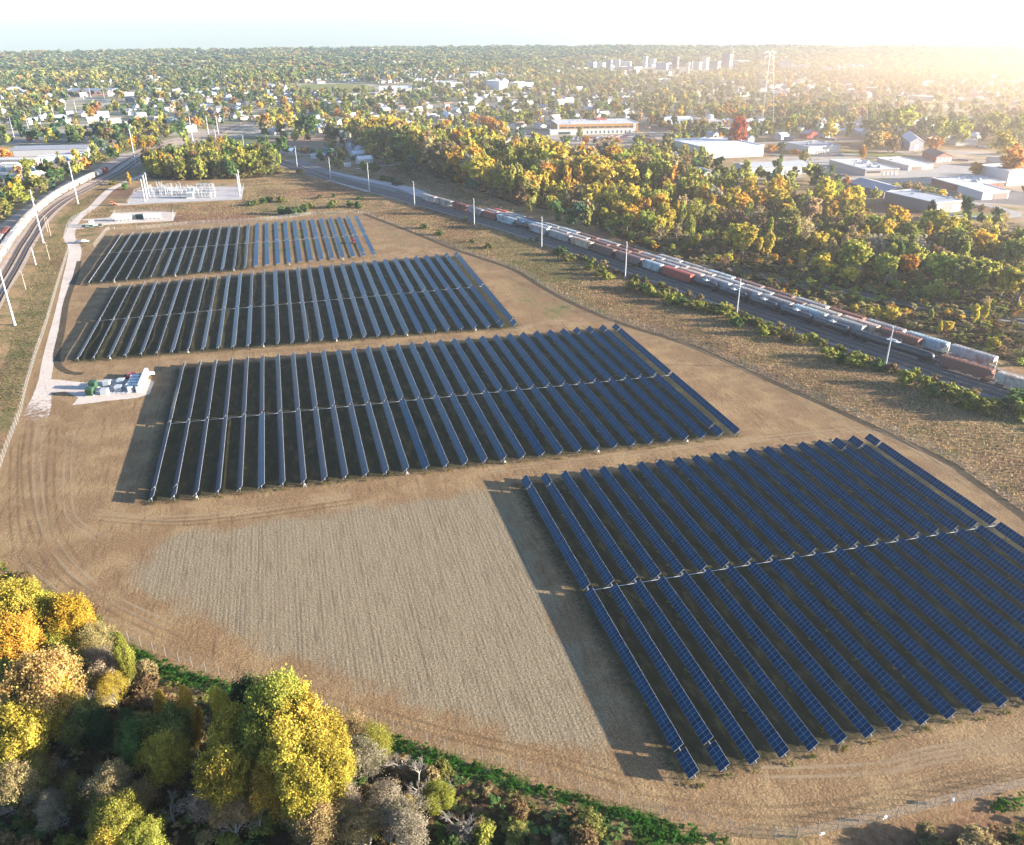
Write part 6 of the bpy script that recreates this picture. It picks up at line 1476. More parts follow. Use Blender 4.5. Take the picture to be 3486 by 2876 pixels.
# bushes: hedge along the yard, clumps in the weeds, thicket at the bottom
bc = {}
def bush(q, H, Wd, tint, place, near=False):
    k = (tint, place); bc[k] = bc.get(k, 0)+1
    c = TINT[tint]; f = rnd.uniform(.8, 1.15); c = tuple(x*f for x in c)
    spawn('bush', rnd.choice(BUSHN if near else BUSHM), (q[0], q[1], 0), rnd.uniform(0, 6), c, '%s bush, %s such from the left %s' % (tint, od(bc[k]), place), 'bush', 'bushes '+place, (Wd/3.6, Wd/3.6*rnd.uniform(.85, 1.15), H/2.4))
HB = [(M3, 490, 560, 4.5, 9, 'green'), (M3, 545, 620, 3.5, 8, 'olive green'), (M3, 720, 700, 3, 6, 'olive green'), (M3, 800, 720, 4, 8, 'olive green'), (M3, 860, 760, 3.5, 8, 'yellow-green'), (M3, 1070, 820, 4.5, 8, 'olive green'), (M3, 1140, 850, 3.5, 7, 'green'), (M3, 1210, 870, 4, 8, 'yellow-green'), (M3, 1310, 900, 4, 8, 'olive green'), (M3, 1400, 930, 4.5, 9, 'yellow-green'), (M3, 1450, 960, 3.5, 7, 'green'),
      (M3, 1530, 990, 3.5, 8, 'olive green'), (M3, 1600, 1000, 3, 7, 'yellow-green'), (M3, 1700, 1020, 4, 8, 'olive green'), (M3, 1790, 1010, 4.5, 8, 'yellow-green'), (M3, 1860, 1080, 4, 7, 'yellow-green'), (M3, 1890, 1120, 4, 6, 'green'), (M3, 1980, 1110, 3, 7, 'olive green'), (M3, 2060, 1130, 3, 7, 'olive green'),
      (M4, 30, 950, 4, 7, 'yellow-green'), (M4, 120, 960, 3, 6, 'olive green'), (M4, 230, 1010, 3, 6, 'brown'), (M4, 330, 1030, 3, 6, 'olive green'), (M4, 560, 1130, 4, 7, 'yellow-green'), (M4, 650, 1180, 3, 5, 'green'), (M4, 790, 1170, 5, 9, 'yellow-green'), (M4, 960, 1230, 3.5, 7, 'green'), (M4, 1050, 1260, 3, 7, 'brown'), (M4, 1180, 1310, 5, 7.5, 'yellow-green'), (M4, 1330, 1360, 4.5, 7, 'yellow-green'),
      (M4, 1430, 1410, 4.5, 8, 'olive green'), (M4, 1520, 1430, 4, 7, 'yellow-green'), (M4, 1620, 1470, 4.5, 8, 'olive green'), (M4, 1720, 1490, 5, 9, 'yellow-green'), (M4, 1820, 1560, 4, 8, 'olive green'), (M4, 2060, 1490, 6, 10, 'green'), (M4, 2104, 1560, 6, 8, 'yellow-green')]
pts = []
for z, x_, y_, H, Wd, t_ in HB:
    q = U(*z(x_, y_), H); pts.append((q, H, Wd, t_))
hl = yl(-14)
w_ = Walk(hl); d = w1.near(P(M3, 700, 640))
while d < w_.l[-1]:
    q, _ = w_.at(d); o = rnd.uniform(-2.5, 3); nn = Vector((-math.sin(_), math.cos(_), 0)); pts.append((q+nn*(-abs(o)), rnd.uniform(1.5, 3.2), rnd.uniform(3.5, 6.5), pick([('olive green', 3), ('brown', 2), ('yellow-green', 2), ('tan', 2)]))); d += rnd.uniform(4, 8)
for q, H, Wd, t_ in sorted(pts, key=lambda t: sx_(t[0])): bush(q, H, Wd, t_, 'in the hedge below the freight yard')
UB = [(T2, 240, 1440, 5, 9, 'green'), (T2, 310, 1450, 4.5, 8, 'dark green'), (T2, 370, 1450, 4.5, 8, 'green'), (T2, 430, 1420, 5, 8, 'green'), (T2, 250, 1350, 4, 8, 'olive green'), (T2, 480, 1400, 3.5, 7, 'olive green'), (T2, 100, 1360, 3.5, 7, 'green'), (T2, 150, 1350, 3.5, 7, 'green'), (T2, 40, 1380, 3, 7, 'olive green'), (T2, 0, 1390, 3, 7, 'green'),
      (T2, 660, 1390, 5, 7, 'olive green'), (T2, 640, 1400, 4, 6, 'green'), (T2, 790, 1390, 3.5, 6, 'green'), (T2, 865, 1395, 4, 7, 'green'), (T2, 555, 1330, 3, 5, 'olive green'), (T2, 665, 1320, 3, 4, 'green'), (T2, 880, 1340, 2.5, 6, 'green'), (T2, 1180, 1220, 3, 12, 'olive green'), (T2, 400, 1130, 3, 7, 'olive green'), (T2, 1060, 1180, 4, 8, 'olive green'), (T2, 1120, 1190, 4, 7, 'green'),
      (M2, 1380, 165, 2.5, 5, 'green'), (M2, 1510, 215, 2.5, 6, 'green'), (M2, 1770, 280, 2, 3, 'green'), (M2, 1900, 320, 3, 6, 'olive green'), (M2, 1710, 105, 2.5, 5, 'olive green'), (M3, 300, 500, 3, 3, 'green'), (M3, 240, 500, 2, 2, 'green'), (T1, 1000, 1250, 5, 7, 'green'), (T1, 1020, 1180, 8, 4, 'golden yellow'), (T1, 900, 1220, 3, 8, 'olive green'), (M3, 1100, 700, 2.5, 8, 'olive green')]
for z, x_, y_, H, Wd, t_ in sorted(UB, key=lambda t: sx_(U(*t[0](t[1], t[2])))):
    q = U(*z(x_, y_), H*.5); bush(q, H, Wd, t_, 'in the dry grass behind the panels')
# lower thicket
bpts = []
for x, y in fill(scrub_bl, 4.1):
    if not visible(x, y, 0, 120): continue
    if any(pip(np.array([x]), np.array([y]), g_)[0] for g_ in green_strips): continue
    bpts.append((x, y))
rnd.shuffle(bpts)
rightish = lambda p: sx_(p) > -.3
for p in sorted(bpts[:150], key=sx_):
    bush(Vector((p[0], p[1], 0)), rnd.uniform(1.5, 3.6), rnd.uniform(3.2, 6), pick([('green', 3), ('olive green', 3), ('tan', 3), ('brown', 2), ('yellow-green', 1), ('grey-tan', 1.5)]) if rightish(p) else pick([('brown', 3), ('tan', 3), ('olive green', 2), ('yellow-green', 1)]), 'in the thicket along the bottom edge', True)

def mass_mesh(name, items, lv, mt):
    """one mesh for a whole wood: crowns as many small leaf faces"""
    protos = [crown_arrays(*lv[:1], 900+i, rx=1, rz=1, lobes=lv[2], leaf=lv[1], tri=True, lr=(.3, .5)) for i in range(5)]
    Vs, Cs, k = [], [], 0
    for i, (x, y, H, Wd, c) in enumerate(items):
        V, F = protos[i % 5]; a = npr.uniform(0, 6.28); ca, sa = math.cos(a), math.sin(a)
        rz_ = H*.42; vx = (V[:, 0]*ca-V[:, 1]*sa)*Wd*.5+x; vy = (V[:, 0]*sa+V[:, 1]*ca)*Wd*.5+y; vz = V[:, 2]*rz_+(H-rz_)
        Vs.append(np.stack([vx, vy, np.maximum(vz, .1)], 1)); Cs.append(np.broadcast_to(np.array([*c, 1.0]), (len(V), 4)))
    V = np.concatenate(Vs); C = np.concatenate(Cs)
    return np_mesh(name, V, np.arange(len(V)).reshape(-1, 3), 3, [mt], C)
def tv(t):
    c = TINT[t]; f = rnd.uniform(.9, 1.4); return tuple(x*f*rnd.uniform(.92, 1.08) for x in c)
mm = [(x, y, H, Wd, tv(t)) for x, y, H, Wd, t, l in MASS]
if mm: setp(obj('woodland', mass_mesh('woodland', mm, (620, .135, 22), m_leafA)), 'far trees of the woods that merge into one golden green mass', 'woodland', kind='stuff')
und = [(x+rnd.uniform(-3, 3), y+rnd.uniform(-3, 3), rnd.uniform(1, 4.2), rnd.uniform(3.5, 7), tv(pick([('brown', 3), ('olive green', 3), ('tan', 3), ('yellow-green', 1.5), ('orange', .4), ('golden yellow', .6)]))) for poly, st_ in ((wood2, 4.6), (wood1, 6), (wood3, 6)) for x, y in fill(poly, st_) if visible(x, y)]
und += [(x, y, rnd.uniform(.6, 1.6), rnd.uniform(2, 4.2), tv(pick([('brown', 3), ('olive green', 3), ('tan', 3), ('green', 3), ('dark green', 1)]))) for x, y in bpts[150:] + fill(scrub_bl, 3.1) if visible(x, y, 0, 120) and not any(pip(np.array([x]), np.array([y]), g_)[0] for g_ in green_strips)]
setp(obj('undergrowth', mass_mesh('undergrowth', und, (150, .2, 9), m_leafA)), 'brown and green undergrowth beneath the trees', 'undergrowth', kind='stuff')
gs = [(x, y, rnd.uniform(.4, .8), rnd.uniform(1.2, 2.4), tuple(c*rnd.uniform(.8, 1.3) for c in (.045, .12, .018))) for g_ in green_strips for x, y in fill(g_, 1.15)]
setp(obj('green_nettles', mass_mesh('green_nettles', gs, (60, .2, 6), m_leafA)), 'strip of lush green weeds along the outside of the bottom fence', 'weeds', kind='stuff')

# ---- town: houses, then trees round them
ALLB = [o for o in bpy.data.objects if o.parent is None and o.get('category') in ('warehouse', 'office building', 'hall', 'school', 'shed', 'brick building', 'workshop', 'city building', 'mill', 'barn', 'house', 'apartment house', 'silo', 'plant', 'garage', 'building', 'trailer', 'container')]
def foot(o):
    cs = [o.location]
    for ch in o.children:
        if ch.name.startswith('wall'): cs += [o.location+v.co for v in ch.data.vertices[:4]]
    return cs
keep = []
for o in ALLB:
    f = foot(o)
    if len(f) > 4: keep.append([(p.x, p.y) for p in f[1:5]])
open_polys = [[(p[0], p[1]) for p in g_] for g_ in (PL(T3, [(130, 795), (1120, 760), (1210, 800), (1340, 850), (1340, 965), (1200, 1000), (830, 1060), (540, 1050), (400, 960), (140, 900)]), PL(T4, [(-500, 1000), (0, 880), (820, 870), (980, 960), (1500, 940), (1760, 900), (2150, 960), (2150, 1560), (1400, 1400), (700, 1205), (450, 1175), (-260, 1190)]),
              PL(T1, [(-50, 940), (180, 930), (700, 930), (800, 1000), (560, 1085), (300, 1130), (0, 1240)]), PL(T2, [(340, 480), (400, 430), (900, 425), (1300, 440), (1300, 520), (980, 525), (420, 525)]), PL(T2, [(60, 880), (480, 840), (720, 840), (800, 960), (900, 1070), (620, 1080), (100, 950)]),
              PL(T1, [(480, 575), (900, 560), (1090, 590), (1080, 640), (800, 650), (600, 680)]), PL(T1, [(500, 590), (700, 530), (900, 530), (900, 580)]), PL(DZ, [(150, 350), (800, 290), (2150, 300), (2150, 400), (1400, 420), (500, 410)]))]
rail_l = [(p.x, p.y) for p in lt]; yr = [(p.x, p.y) for p in yl(2)]; gr = [(p.x, p.y) for p in smooth_path(PL(T2, [(240, 1050), (640, 1135), (1100, 1235), (1400, 1332)]), 10)]
def blocked(A):
    bad = np.zeros(len(A), bool)
    for poly in keep+open_polys+[wood2, wood1, wood3, [(p[0], p[1]) for p in site]]: bad |= pip(A[:, 0], A[:, 1], poly)
    for poly in keep: bad |= segdist(A[:, 0], A[:, 1], poly, True) < 5
    bad |= segdist(A[:, 0], A[:, 1], rail_l) < 17; bad |= segdist(A[:, 0], A[:, 1], yr) < 22; bad |= segdist(A[:, 0], A[:, 1], gr) < 9
    return bad
near_line = PL(T1, [(0, 1240)])   # town starts beyond the railways
dry = PL(T1, [(800, 1420), (1160, 1140), (1160, 1200), (2104, 1190)]) + PL(T2, [(270, 1160), (240, 1030), (950, 1260), (1400, 1330), (2104, 1640)]) + PL(M2, [(2104, 500), (900, 60), (0, 120)]) + PL(M1, [(850, 190), (600, 300)])
corridor = PL(T2, [(900, 1080), (1480, 1200), (2104, 1440), (2104, 1640), (1400, 1330), (950, 1290), (240, 1060), (240, 1020), (620, 1140)])
between = PL(T1, [(1560, 890), (1250, 1010), (1000, 1160), (700, 1390)]) + PL(M1, [(480, 60), (290, 330), (100, 700), (-100, 1200), (-300, 1700), (200, 1700), (460, 900), (640, 320), (850, 195)]) + PL(T1, [(1000, 1560), (1100, 1400), (1160, 1140), (1200, 1060)])
open_polys += [dry, corridor, between, PL(T1, [(480, 1640), (620, 1480), (800, 1300), (1160, 1130), (2104, 1205), (2104, 1640)]), PL(T1, [(1150, 1180), (1300, 1060), (1560, 890), (1900, 770), (2104, 800), (2104, 1200)])]
# houses on a loose street grid
hs = []
ga = R(18)
for i in range(-60, 90):
    for j in range(20, 120):
        u, v = i*26+rnd.uniform(-5, 5), j*(38 if j % 2 else 34)+rnd.uniform(-4, 4)+(i % 2)*12
        x, y = u*math.cos(ga)-v*math.sin(ga)*-1*0, v
        x, y = u*math.cos(ga)+v*math.sin(ga)*.0-0.0, v+u*math.sin(ga)*.3
        d = math.hypot(x, y)
        if d < 740 or d > 3100 or not visible(x, y): continue
        if bnoise(x, y, 160, .7) < -.4: continue
        if rnd.random() < (.3 if d < 1200 else .5): continue
        hs.append((x, y, d))
A = np.array([(h[0], h[1]) for h in hs]); bad = blocked(A) | (segdist(A[:, 0], A[:, 1], rail_l) < 32)
hs = [h for h, b in zip(hs, bad) if not b]
hs.sort(key=lambda t: t[2])
def house_mesh(wd, dp, h, gh):
    b = MB(); x, y = wd/2, dp/2
    b.box((0, 0, h/2), (wd, dp, h)); b.add([(-x, -y, h), (-x, y, h), (-x, 0, h+gh), (x, -y, h), (x, y, h), (x, 0, h+gh)], [(0, 2, 1), (3, 4, 5)])
    for k in (-.3, .15, .35): b.box((k*wd, -y-.03, h*.55), (1.1, .1, 1.2), 1)
    b.box((-.05*wd, -y-.03, 1.0), (.95, .1, 2.0), 1); b.box((x+.03, 0, h*.55), (.1, 1.2, 1.2), 1)
    w_ = b.mesh('wall', [m_wall, m_win]); r_ = MB(); e = .4; s = gh/y; z0 = h-e*s
    for sg_ in (-1, 1):
        q = [(-x-e, sg_*(y+e), z0), (x+e, sg_*(y+e), z0), (x+e, 0, h+gh), (-x-e, 0, h+gh)]
        r_.add(q+[(a, b_, c+.18) for a, b_, c in q], [(0, 1, 2, 3), (4, 5, 6, 7), (0, 1, 5, 4), (1, 2, 6, 5), (2, 3, 7, 6), (3, 0, 4, 7)])
    r_.box((wd*.2, .5, h+gh), (.7, .7, 1.2))
    return w_, r_
HM = []
rc = [('pale grey', (.42, .42, .42)), ('dark grey', (.12, .12, .13)), ('brown', (.2, .14, .11)), ('white', (.6, .6, .6)), ('blue-grey', (.3, .36, .42))]
for i in range(5):
    w_, r_ = house_mesh(rnd.uniform(11, 15), rnd.uniform(7.5, 9.5), rnd.uniform(2.9, 5.2), rnd.uniform(1.8, 2.8)); HM.append((w_, r_))
HR = {(i, n): HM[i][1].mesh('roof', [roofmat(c)]) for i in range(5) for n, c in rc}
wc = [('white', (.52, .52, .5)), ('cream', (.46, .42, .35)), ('pale blue', (.34, .4, .45)), ('grey', (.3, .3, .3)), ('white', (.54, .53, .51)), ('tan', (.33, .27, .21))]
hc = {}
for x, y, d in sorted(hs[:290], key=lambda t: sx_(t)):
    i = rnd.randrange(5); rn, _c = rnd.choices(rc, [4, 2, 2, 3, 1.5])[0]; wn_, wcol = rnd.choice(wc); k = (rn, wn_, d < 1100); hc[k] = hc.get(k, 0)+1
    rz = ga+(1.57 if rnd.random() < .5 else 0)+rnd.uniform(-.1, .1)
    spawn('house', [('wall', HM[i][0], (0, 0, 0), []), ('roof', HR[(i, rn)], (0, 0, 0), [])], (x, y, 0), rz, wcol, '%s house with %s roof, %s such from the left in the %s streets' % (wn_, rn, od(hc[k]), 'nearer' if d < 1100 else 'farther'), 'house', 'houses of the town')
# far houses and sheds: one mass
Vh, Fh, Ch = [], [], []
for x, y, d in hs[290:3600]:
    big = rnd.random() < .1; L_, D_, h_ = (rnd.uniform(25, 60), rnd.uniform(18, 35), rnd.uniform(5, 9)) if big else (rnd.uniform(11, 17), rnd.uniform(8, 11), rnd.uniform(3, 6))
    g_ = 0.1 if big else 2.2; a = ga+rnd.choice((0, 1.57)); ca, sa = math.cos(a), math.sin(a); b = len(Vh)
    for (u, v, z) in ((-1, -1, 0), (1, -1, 0), (1, 1, 0), (-1, 1, 0), (-1, -1, h_), (1, -1, h_), (1, 1, h_), (-1, 1, h_), (-1, 0, h_+g_), (1, 0, h_+g_)):
        u *= L_/2; v *= D_/2; Vh.append((x+u*ca-v*sa, y+u*sa+v*ca, z))
    wl_c = rnd.choice(wc)[1]; wl_c = tuple(c*.7 for c in wl_c); rf_c = rnd.choice([(.35, .35, .36), (.15, .15, .16), (.5, .5, .5), (.2, .14, .11), (.25, .26, .28)])
    F_ = [(0, 1, 5, 4), (2, 3, 7, 6), (0, 4, 8, 8), (1, 2, 6, 5), (3, 0, 4, 7), (4, 5, 9, 8), (6, 7, 8, 9)]
    for f in ((0, 1, 5), (0, 5, 4), (2, 3, 7), (2, 7, 6), (1, 2, 6), (1, 6, 5), (3, 0, 4), (3, 4, 7), (4, 7, 8), (5, 9, 6)): Fh.append(tuple(b+q for q in f)); Ch.append(wl_c)
    for f in ((4, 5, 9), (4, 9, 8), (6, 7, 8), (6, 8, 9)): Fh.append(tuple(b+q for q in f)); Ch.append(rf_c)
Va = np.array(Vh)[np.array(Fh).ravel()]; Cv = np.repeat(np.array([(*c, 1) for c in Ch]), 3, axis=0)
mt, nt = new_mat('far_house_paint'); OUT(nt, PRI(nt, N(nt, 'ShaderNodeVertexColor', _layer_name='Tint').outputs[0], .8)); 
setp(obj('distant_houses', np_mesh('distant_houses', Va, np.arange(len(Va)).reshape(-1, 3), 3, [mt], Cv)), 'far houses and sheds scattered between the trees toward the horizon', 'houses', kind='stuff')
# town trees
H_near = np.array([(h[0], h[1]) for h in hs if h[2] < 1900])
def town(step, r0, r1, lv, nm, hr, dens=0.0, keepoff=True):
    n = int(2*r1/step); items = []
    xs = np.arange(-r1, r1, step); ys = np.arange(0, r1, step)
    GX, GY = np.meshgrid(xs, ys); GX = GX.ravel()+npr.uniform(-.45, .45, GX.size)*step; GY = GY.ravel()+npr.uniform(-.45, .45, GY.size)*step
    d = np.hypot(GX, GY); m_ = (d > r0) & (d < r1); GX, GY, d = GX[m_], GY[m_], d[m_]
    q = np.stack([GX, GY, np.full_like(GX, -CAMH)], 1); dz = q@np.array(CF); px = (q@np.array(CX))/np.maximum(dz, 1)*FPX+W0/2
    m_ = (dz > 1) & (px > -60) & (px < W0+60); GX, GY, d = GX[m_], GY[m_], d[m_]
    A = np.stack([GX, GY], 1); m_ = ~blocked(A)
    nz = (np.sin(GX/90+1)+np.sin(GY/130+2)+np.sin((GX-GY)/70))/3; m_ &= (nz+npr.uniform(-.7, .7, len(GX)) > dens)
    if keepoff:
        for hx, hy in H_near:
            dd = math.hypot(hx, hy); ux, uy = -hx/dd, -hy/dd
            rx_, ry_ = GX-hx, GY-hy; al = rx_*ux+ry_*uy; la = np.abs(rx_*uy-ry_*ux)
            m_ &= ~((np.hypot(rx_, ry_) < 8) | ((al > 0) & (al < 24+max(0, dd-800)*.02) & (la < 7)))
    GX, GY = GX[m_], GY[m_]
    for x, y in zip(GX, GY):
        n1 = bnoise(x, y, 75, 1.1)
        t_ = pick([('green', 3), ('olive green', 3.6), ('dark green', 1.2), ('yellow-green', 1.6), ('yellow', .4), ('golden yellow', .3), ('orange', .2), ('brown', .7), ('tan', .9), ('rust-red', .08), ('bluish green', 1.8)]) if n1 < .25 else pick([('yellow', 1.2), ('golden yellow', 1.2), ('yellow-green', 3), ('olive green', 3), ('orange', .6), ('tan', 1.5), ('green', 1)])
        H = rnd.uniform(*hr); items.append((float(x), float(y), H, H*rnd.uniform(.7, 1.05), tv(t_)))
    print(nm, len(items))
    return items
i1 = town(14.5, 480, 1300, None, 'town trees near', (8, 16), -.42)
setp(obj('town_trees', mass_mesh('town_trees', i1, (190, .25, 9), m_leafA)), 'autumn trees of the nearer town merging between the houses', 'trees', kind='stuff')
i2 = town(18, 1300, 2400, None, 'town trees mid', (8, 16), -.4)
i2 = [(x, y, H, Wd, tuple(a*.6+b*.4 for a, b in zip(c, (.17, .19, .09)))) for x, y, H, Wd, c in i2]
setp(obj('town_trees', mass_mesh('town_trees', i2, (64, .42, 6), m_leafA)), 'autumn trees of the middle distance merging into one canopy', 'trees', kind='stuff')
i3 = town(25, 2400, 4440, None, 'town trees far', (9, 16), -.42, False)
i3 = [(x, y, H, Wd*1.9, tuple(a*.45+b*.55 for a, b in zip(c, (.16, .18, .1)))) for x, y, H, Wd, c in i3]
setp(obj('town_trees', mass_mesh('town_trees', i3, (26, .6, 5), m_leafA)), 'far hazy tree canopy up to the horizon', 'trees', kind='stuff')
# park trees near the pond, a few singles in lots
EX = [(T2, 500, 680, 24, 20, 'green'), (T2, 430, 700, 22, 18, 'dark green'), (T2, 390, 700, 20, 15, 'dark green'), (T2, 270, 800, 16, 9, 'bluish green'), (T2, 400, 765, 14, 12, 'yellow-green'), (T2, 355, 815, 12, 9, 'yellow-green'), (T2, 620, 770, 18, 14, 'olive green'), (T2, 670, 790, 14, 12, 'dark green'), (T2, 640, 870, 13, 12, 'olive green'), (T2, 730, 855, 9, 7, 'dark green'), (T2, 740, 940, 13, 15, 'olive green'), (T2, 560, 980, 10, 9, 'dark green'),
      (T2, 130, 900, 9, 14, 'olive green'), (T2, 200, 920, 8, 14, 'olive green'), (T2, 430, 935, 8, 9, 'brown'), (T2, 690, 1030, 9, 10, 'olive green'), (T2, 900, 1060, 9, 13, 'olive green'), (T2, 980, 1070, 8, 12, 'olive green'), (T2, 1200, 1050, 8, 12, 'olive green'), (T2, 460, 830, 8, 8, 'brown'),
      (T1, 200, 1030, 13, 13, 'yellow-green'), (T1, 675, 1030, 11, 10, 'orange'), (T1, 30, 955, 10, 14, 'orange'), (T3, 535, 840, 10, 13, 'green'), (T3, 640, 780, 13, 9, 'olive green'), (T3, 690, 845, 8, 9, 'orange'), (T3, 760, 870, 6, 6, 'red'), (T3, 680, 870, 6, 8, 'red'), (T3, 850, 855, 8, 10, 'rust-red'), (T3, 930, 860, 7, 14, 'orange'), (T3, 1095, 850, 9, 8, 'dark green'), (T3, 1140, 840, 8, 8, 'yellow'),
      (T3, 1325, 835, 9, 6, 'dark green'), (T3, 1190, 865, 5, 16, 'tan'), (T3, 1910, 700, 30, 22, 'red'), (T2, 1910, 710, 22, 22, 'orange'), (T2, 2010, 750, 18, 18, 'golden yellow'), (T4, 578, 738, 19, 17, 'yellow'), (T4, 280, 675, 22, 16, 'yellow-green'), (T4, 362, 960, 12, 10, 'olive green'), (T4, 470, 1125, 10, 8, 'olive green'), (T4, 600, 1160, 8, 7, 'tan'), (T4, 697, 1175, 8, 6, 'orange'), (T4, 840, 920, 15, 7, 'orange'),
      (T4, 1088, 1220, 6, 7, 'yellow'), (T4, 1190, 1215, 9, 11, 'tan'), (T4, 1265, 1230, 9, 10, 'tan'), (T4, 1345, 1265, 9, 12, 'olive green'), (T4, 1470, 1275, 9, 9, 'yellow'), (T4, 1575, 1310, 8, 8, 'tan'), (T4, 1725, 1062, 13, 14, 'orange'), (T4, 1775, 1400, 6, 5, 'brown'), (T4, 1880, 1420, 6, 6, 'brown'), (T4, 1920, 1425, 6, 5, 'brown'), (T4, 100, 920, 7, 16, 'orange'), (T4, 180, 900, 9, 10, 'dark green'), (T4, 280, 960, 5, 14, 'orange'),
      (T4, 1190, 640, 26, 30, 'yellow-green'), (T4, 1090, 845, 18, 15, 'brown'), (T4, 920, 820, 18, 22, 'tan'), (T4, 1400, 850, 15, 16, 'orange'), (T4, 2050, 960, 24, 26, 'orange'), (T4, 1950, 830, 22, 20, 'yellow'), (T4, 1640, 720, 24, 24, 'yellow-green'), (T4, 1450, 700, 22, 22, 'yellow-green'), (T4, 1900, 660, 24, 26, 'yellow-green'), (T4, 2090, 700, 24, 24, 'yellow-green'), (T4, 1010, 670, 22, 24, 'yellow-green')]
exm = [(*(lambda q: (q.x, q.y))(U(*z(x_, y_), H)), H, Wd, tv(t_)) for z, x_, y_, H, Wd, t_ in EX]
setp(obj('park_trees', mass_mesh('park_trees', exm, (900, .12, 14), m_leafA)), 'larger trees standing about the pond, the car parks and the industrial halls', 'trees', kind='stuff')

# ---- tall dry grass tufts
def tufts(polys, step, hr, cols, label, name, excl=()):
    Vs, Cs = [], []
    for poly in polys:
        A = np.array(fill(poly, step))
        if not len(A): continue
        bad = np.zeros(len(A), bool)
        for fn in excl: bad |= fn(A)
        A = A[~bad]
        q = np.concatenate([A, np.full((len(A), 1), -CAMH)], 1); dz = q@np.array(CF); px = (q@np.array(CX))/dz*FPX+W0/2; py = H0/2-(q@np.array(CU))/dz*FPX
        A = A[(px > -60) & (px < W0+60) & (py < H0+100)]
        n = len(A); cn = (np.sin(A[:, 0]/7)+np.sin(A[:, 1]/11+1)+1.6*np.sin((A[:, 0]*.8+A[:, 1]*.5)/17)+1.3*np.sin((A[:, 0]-A[:, 1]*.4)/31))/3.4
        ci = np.clip(((cn+npr.uniform(-.6, .6, n))*.5+.5)*len(cols), 0, len(cols)-1).astype(int); C = np.array(cols)[ci]*npr.uniform(.85, 1.15, n)[:, None]
        for k in range(4):
            a = npr.uniform(0, 6.28, n); h = npr.uniform(hr[0], hr[1], n); w__ = h*npr.uniform(.2, .45, n); off = npr.uniform(-.5, .5, (n, 2))*step*.5
            dx, dy = np.cos(a)*w__, np.sin(a)*w__; ln = npr.uniform(-.4, .4, (n, 2))*h[:, None]
            p0 = np.stack([A[:, 0]+off[:, 0]-dx, A[:, 1]+off[:, 1]-dy, np.zeros(n)], 1); p1 = np.stack([A[:, 0]+off[:, 0]+dx, A[:, 1]+off[:, 1]+dy, np.zeros(n)], 1)
            p2 = np.stack([A[:, 0]+off[:, 0]+ln[:, 0], A[:, 1]+off[:, 1]+ln[:, 1], h], 1)
            Vs.append(np.stack([p0, p1, p2], 1).reshape(-1, 3)); Cs.append(np.repeat(np.concatenate([C, np.ones((n, 1))], 1), 3, axis=0))
    V = np.concatenate(Vs); print(name, len(V)//3)
    setp(obj(name, np_mesh(name, V, np.arange(len(V)).reshape(-1, 3), 3, [m_leafA], np.concatenate(Cs))), label, 'grass', kind='stuff')
east_v = [(p[0], p[1]) for p in east_f[:-2]]+[(p.x, p.y) for p in reversed(yl(-11)) if p.y < P(T2, 1310, 1400).y]
ctan = [tuple(c*.72 for c in q_) for q_ in [(.16, .16, .06), (.25, .2, .09), (.42, .3, .15), (.5, .36, .19), (.42, .26, .14), (.24, .14, .09), (.17, .11, .07)]]
near_yard = lambda A: segdist(A[:, 0], A[:, 1], yr) < 14.5
tufts([east_v], .85, (.15, .6), ctan, 'tall dry grass on the bank between the fence and the freight yard', 'dry_grass', (near_yard,))
west_v = PL(M1, [(-60, 1640), (0, 1000), (60, 850), (190, 560), (290, 330), (480, 60)]) + PL(T1, [(700, 1250), (860, 1160), (1000, 1150)]) + PL(T1, [(880, 1255), (720, 1380), (560, 1550)]) + PL(M1, [(500, 260), (545, 335), (450, 640), (360, 950), (275, 1200), (190, 1500), (120, 1640)])
tufts([west_v], 1.1, (.15, .55), [(.09, .1, .03), (.13, .13, .045), (.17, .15, .065), (.21, .17, .075)], 'olive and tan grass between the railway curve and the gravel road', 'dry_grass', (lambda A: segdist(A[:, 0], A[:, 1], rail_l) < 11,))
north_v = PL(M1, [(640, 205), (850, 180), (1500, 130)]) + PL(M2, [(0, 105), (860, 60), (920, 60)]) + PL(T2, [(1300, 1400), (950, 1300), (640, 1200), (300, 1130), (270, 1180), (0, 1200)]) + PL(T1, [(1950, 1210)]) + PL(SZ, [(1840, 330), (1800, 520), (150, 590), (0, 600)]) + PL(BZ, [(260, 90), (200, 220), (640, 205), (740, 120), (1300, 95), (1830, 115), (1790, 285), (1000, 330), (560, 355), (300, 400), (0, 440), (30, 490), (400, 440)])
tufts([north_v], 1.4, (.15, .6), ctan, 'rough dry grass around the substation and behind the panels', 'dry_grass')
tufts([[(p[0], p[1]) for p in PL(T2, [(1020, 1080), (1480, 1200), (2104, 1430), (2104, 1560), (1560, 1320), (1400, 1260), (1150, 1200)])]], 2.0, (.4, 1.1), ctan, 'dry grass between the freight yard and the poplars', 'dry_grass', (near_yard,))
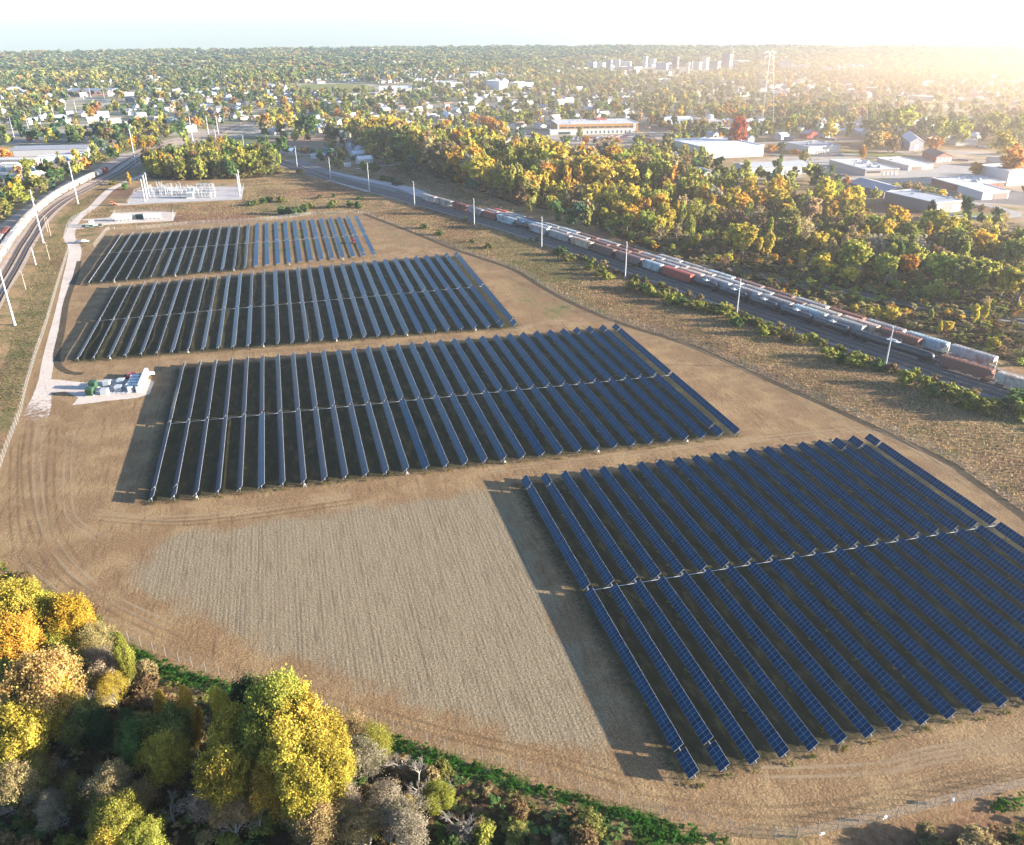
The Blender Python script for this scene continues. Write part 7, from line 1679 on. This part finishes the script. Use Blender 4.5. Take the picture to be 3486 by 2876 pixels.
# weeds under the panels
wd_ = []
for xc, y0, y1 in rows_xy:
    if y0 > 480: continue
    for k in range(16):
        yy = rnd.uniform(y0-.5, y1) if k > 1 else y0-rnd.uniform(.2, 1.2)
        wd_.append((xc+rnd.uniform(-1.2, 1.2), yy, rnd.uniform(.25, .6), rnd.uniform(.8, 1.8), (.1*rnd.uniform(.7, 2), .13, .03)))
setp(obj('weeds', mass_mesh('weeds', wd_, (40, .24, 5), m_leafA)), 'green weeds growing at the feet of the solar rows', 'weeds', kind='stuff')

# ---------------------------------------------------------------- air
hz = MB(); hz.box((0, 0, 0), (13400, 13400, 216)); me = hz.mesh('haze', [])
mt = bpy.data.materials.new('hazy_air'); mt.use_nodes = True; nt = mt.node_tree; nt.nodes.clear()
pv = nt.nodes.new('ShaderNodeVolumePrincipled'); pv.inputs['Color'].default_value = (.85, .92, 1.0, 1); pv.inputs['Density'].default_value = 0.000085; pv.inputs['Anisotropy'].default_value = 0.5
o_ = nt.nodes.new('ShaderNodeOutputMaterial'); nt.links.new(pv.outputs[0], o_.inputs['Volume']); me.materials.append(mt)
setp(obj('haze', me, None, (0, 0, 46)), 'thin blue-white autumn haze', kind='stuff')
mt.cycles.homogeneous_volume = True if hasattr(mt, 'cycles') else None

# ---- soft warm volume added to give the bright glare at the far right
def soft_volume(name, loc, rad, dens, col, aniso, label, rz=0):
    b = bmesh.new(); bmesh.ops.create_icosphere(b, subdivisions=3, radius=1.0); me = bpy.data.meshes.new(name); b.to_mesh(me); b.free()
    mt = bpy.data.materials.new(name); mt.use_nodes = True; nt = mt.node_tree; nt.nodes.clear()
    ln = N(nt, 'ShaderNodeVectorMath', _operation='LENGTH'); nt.links.new(OBJC(nt), ln.inputs[0])
    f = MATH(nt, 'SUBTRACT', 1.0, ln.outputs['Value'], True); f = MATH(nt, 'MULTIPLY', MATH(nt, 'POWER', f, 1.4), dens)
    pv = nt.nodes.new('ShaderNodeVolumePrincipled'); pv.inputs['Color'].default_value = rgb(col); pv.inputs['Anisotropy'].default_value = aniso; nt.links.new(f, pv.inputs['Density'])
    o_ = nt.nodes.new('ShaderNodeOutputMaterial'); nt.links.new(pv.outputs[0], o_.inputs['Volume']); me.materials.append(mt)
    o = setp(obj(name, me, None, loc, rz), label, kind='stuff'); o.scale = rad; return o
q = P(T4, 1850, 560)
soft_volume('glare_volume', (q.x, q.y, 10), (1450, 1050, 105), 0.0010, (1.0, .70, .47), .5, 'warm glare volume added over the town at the far right', 0.6)
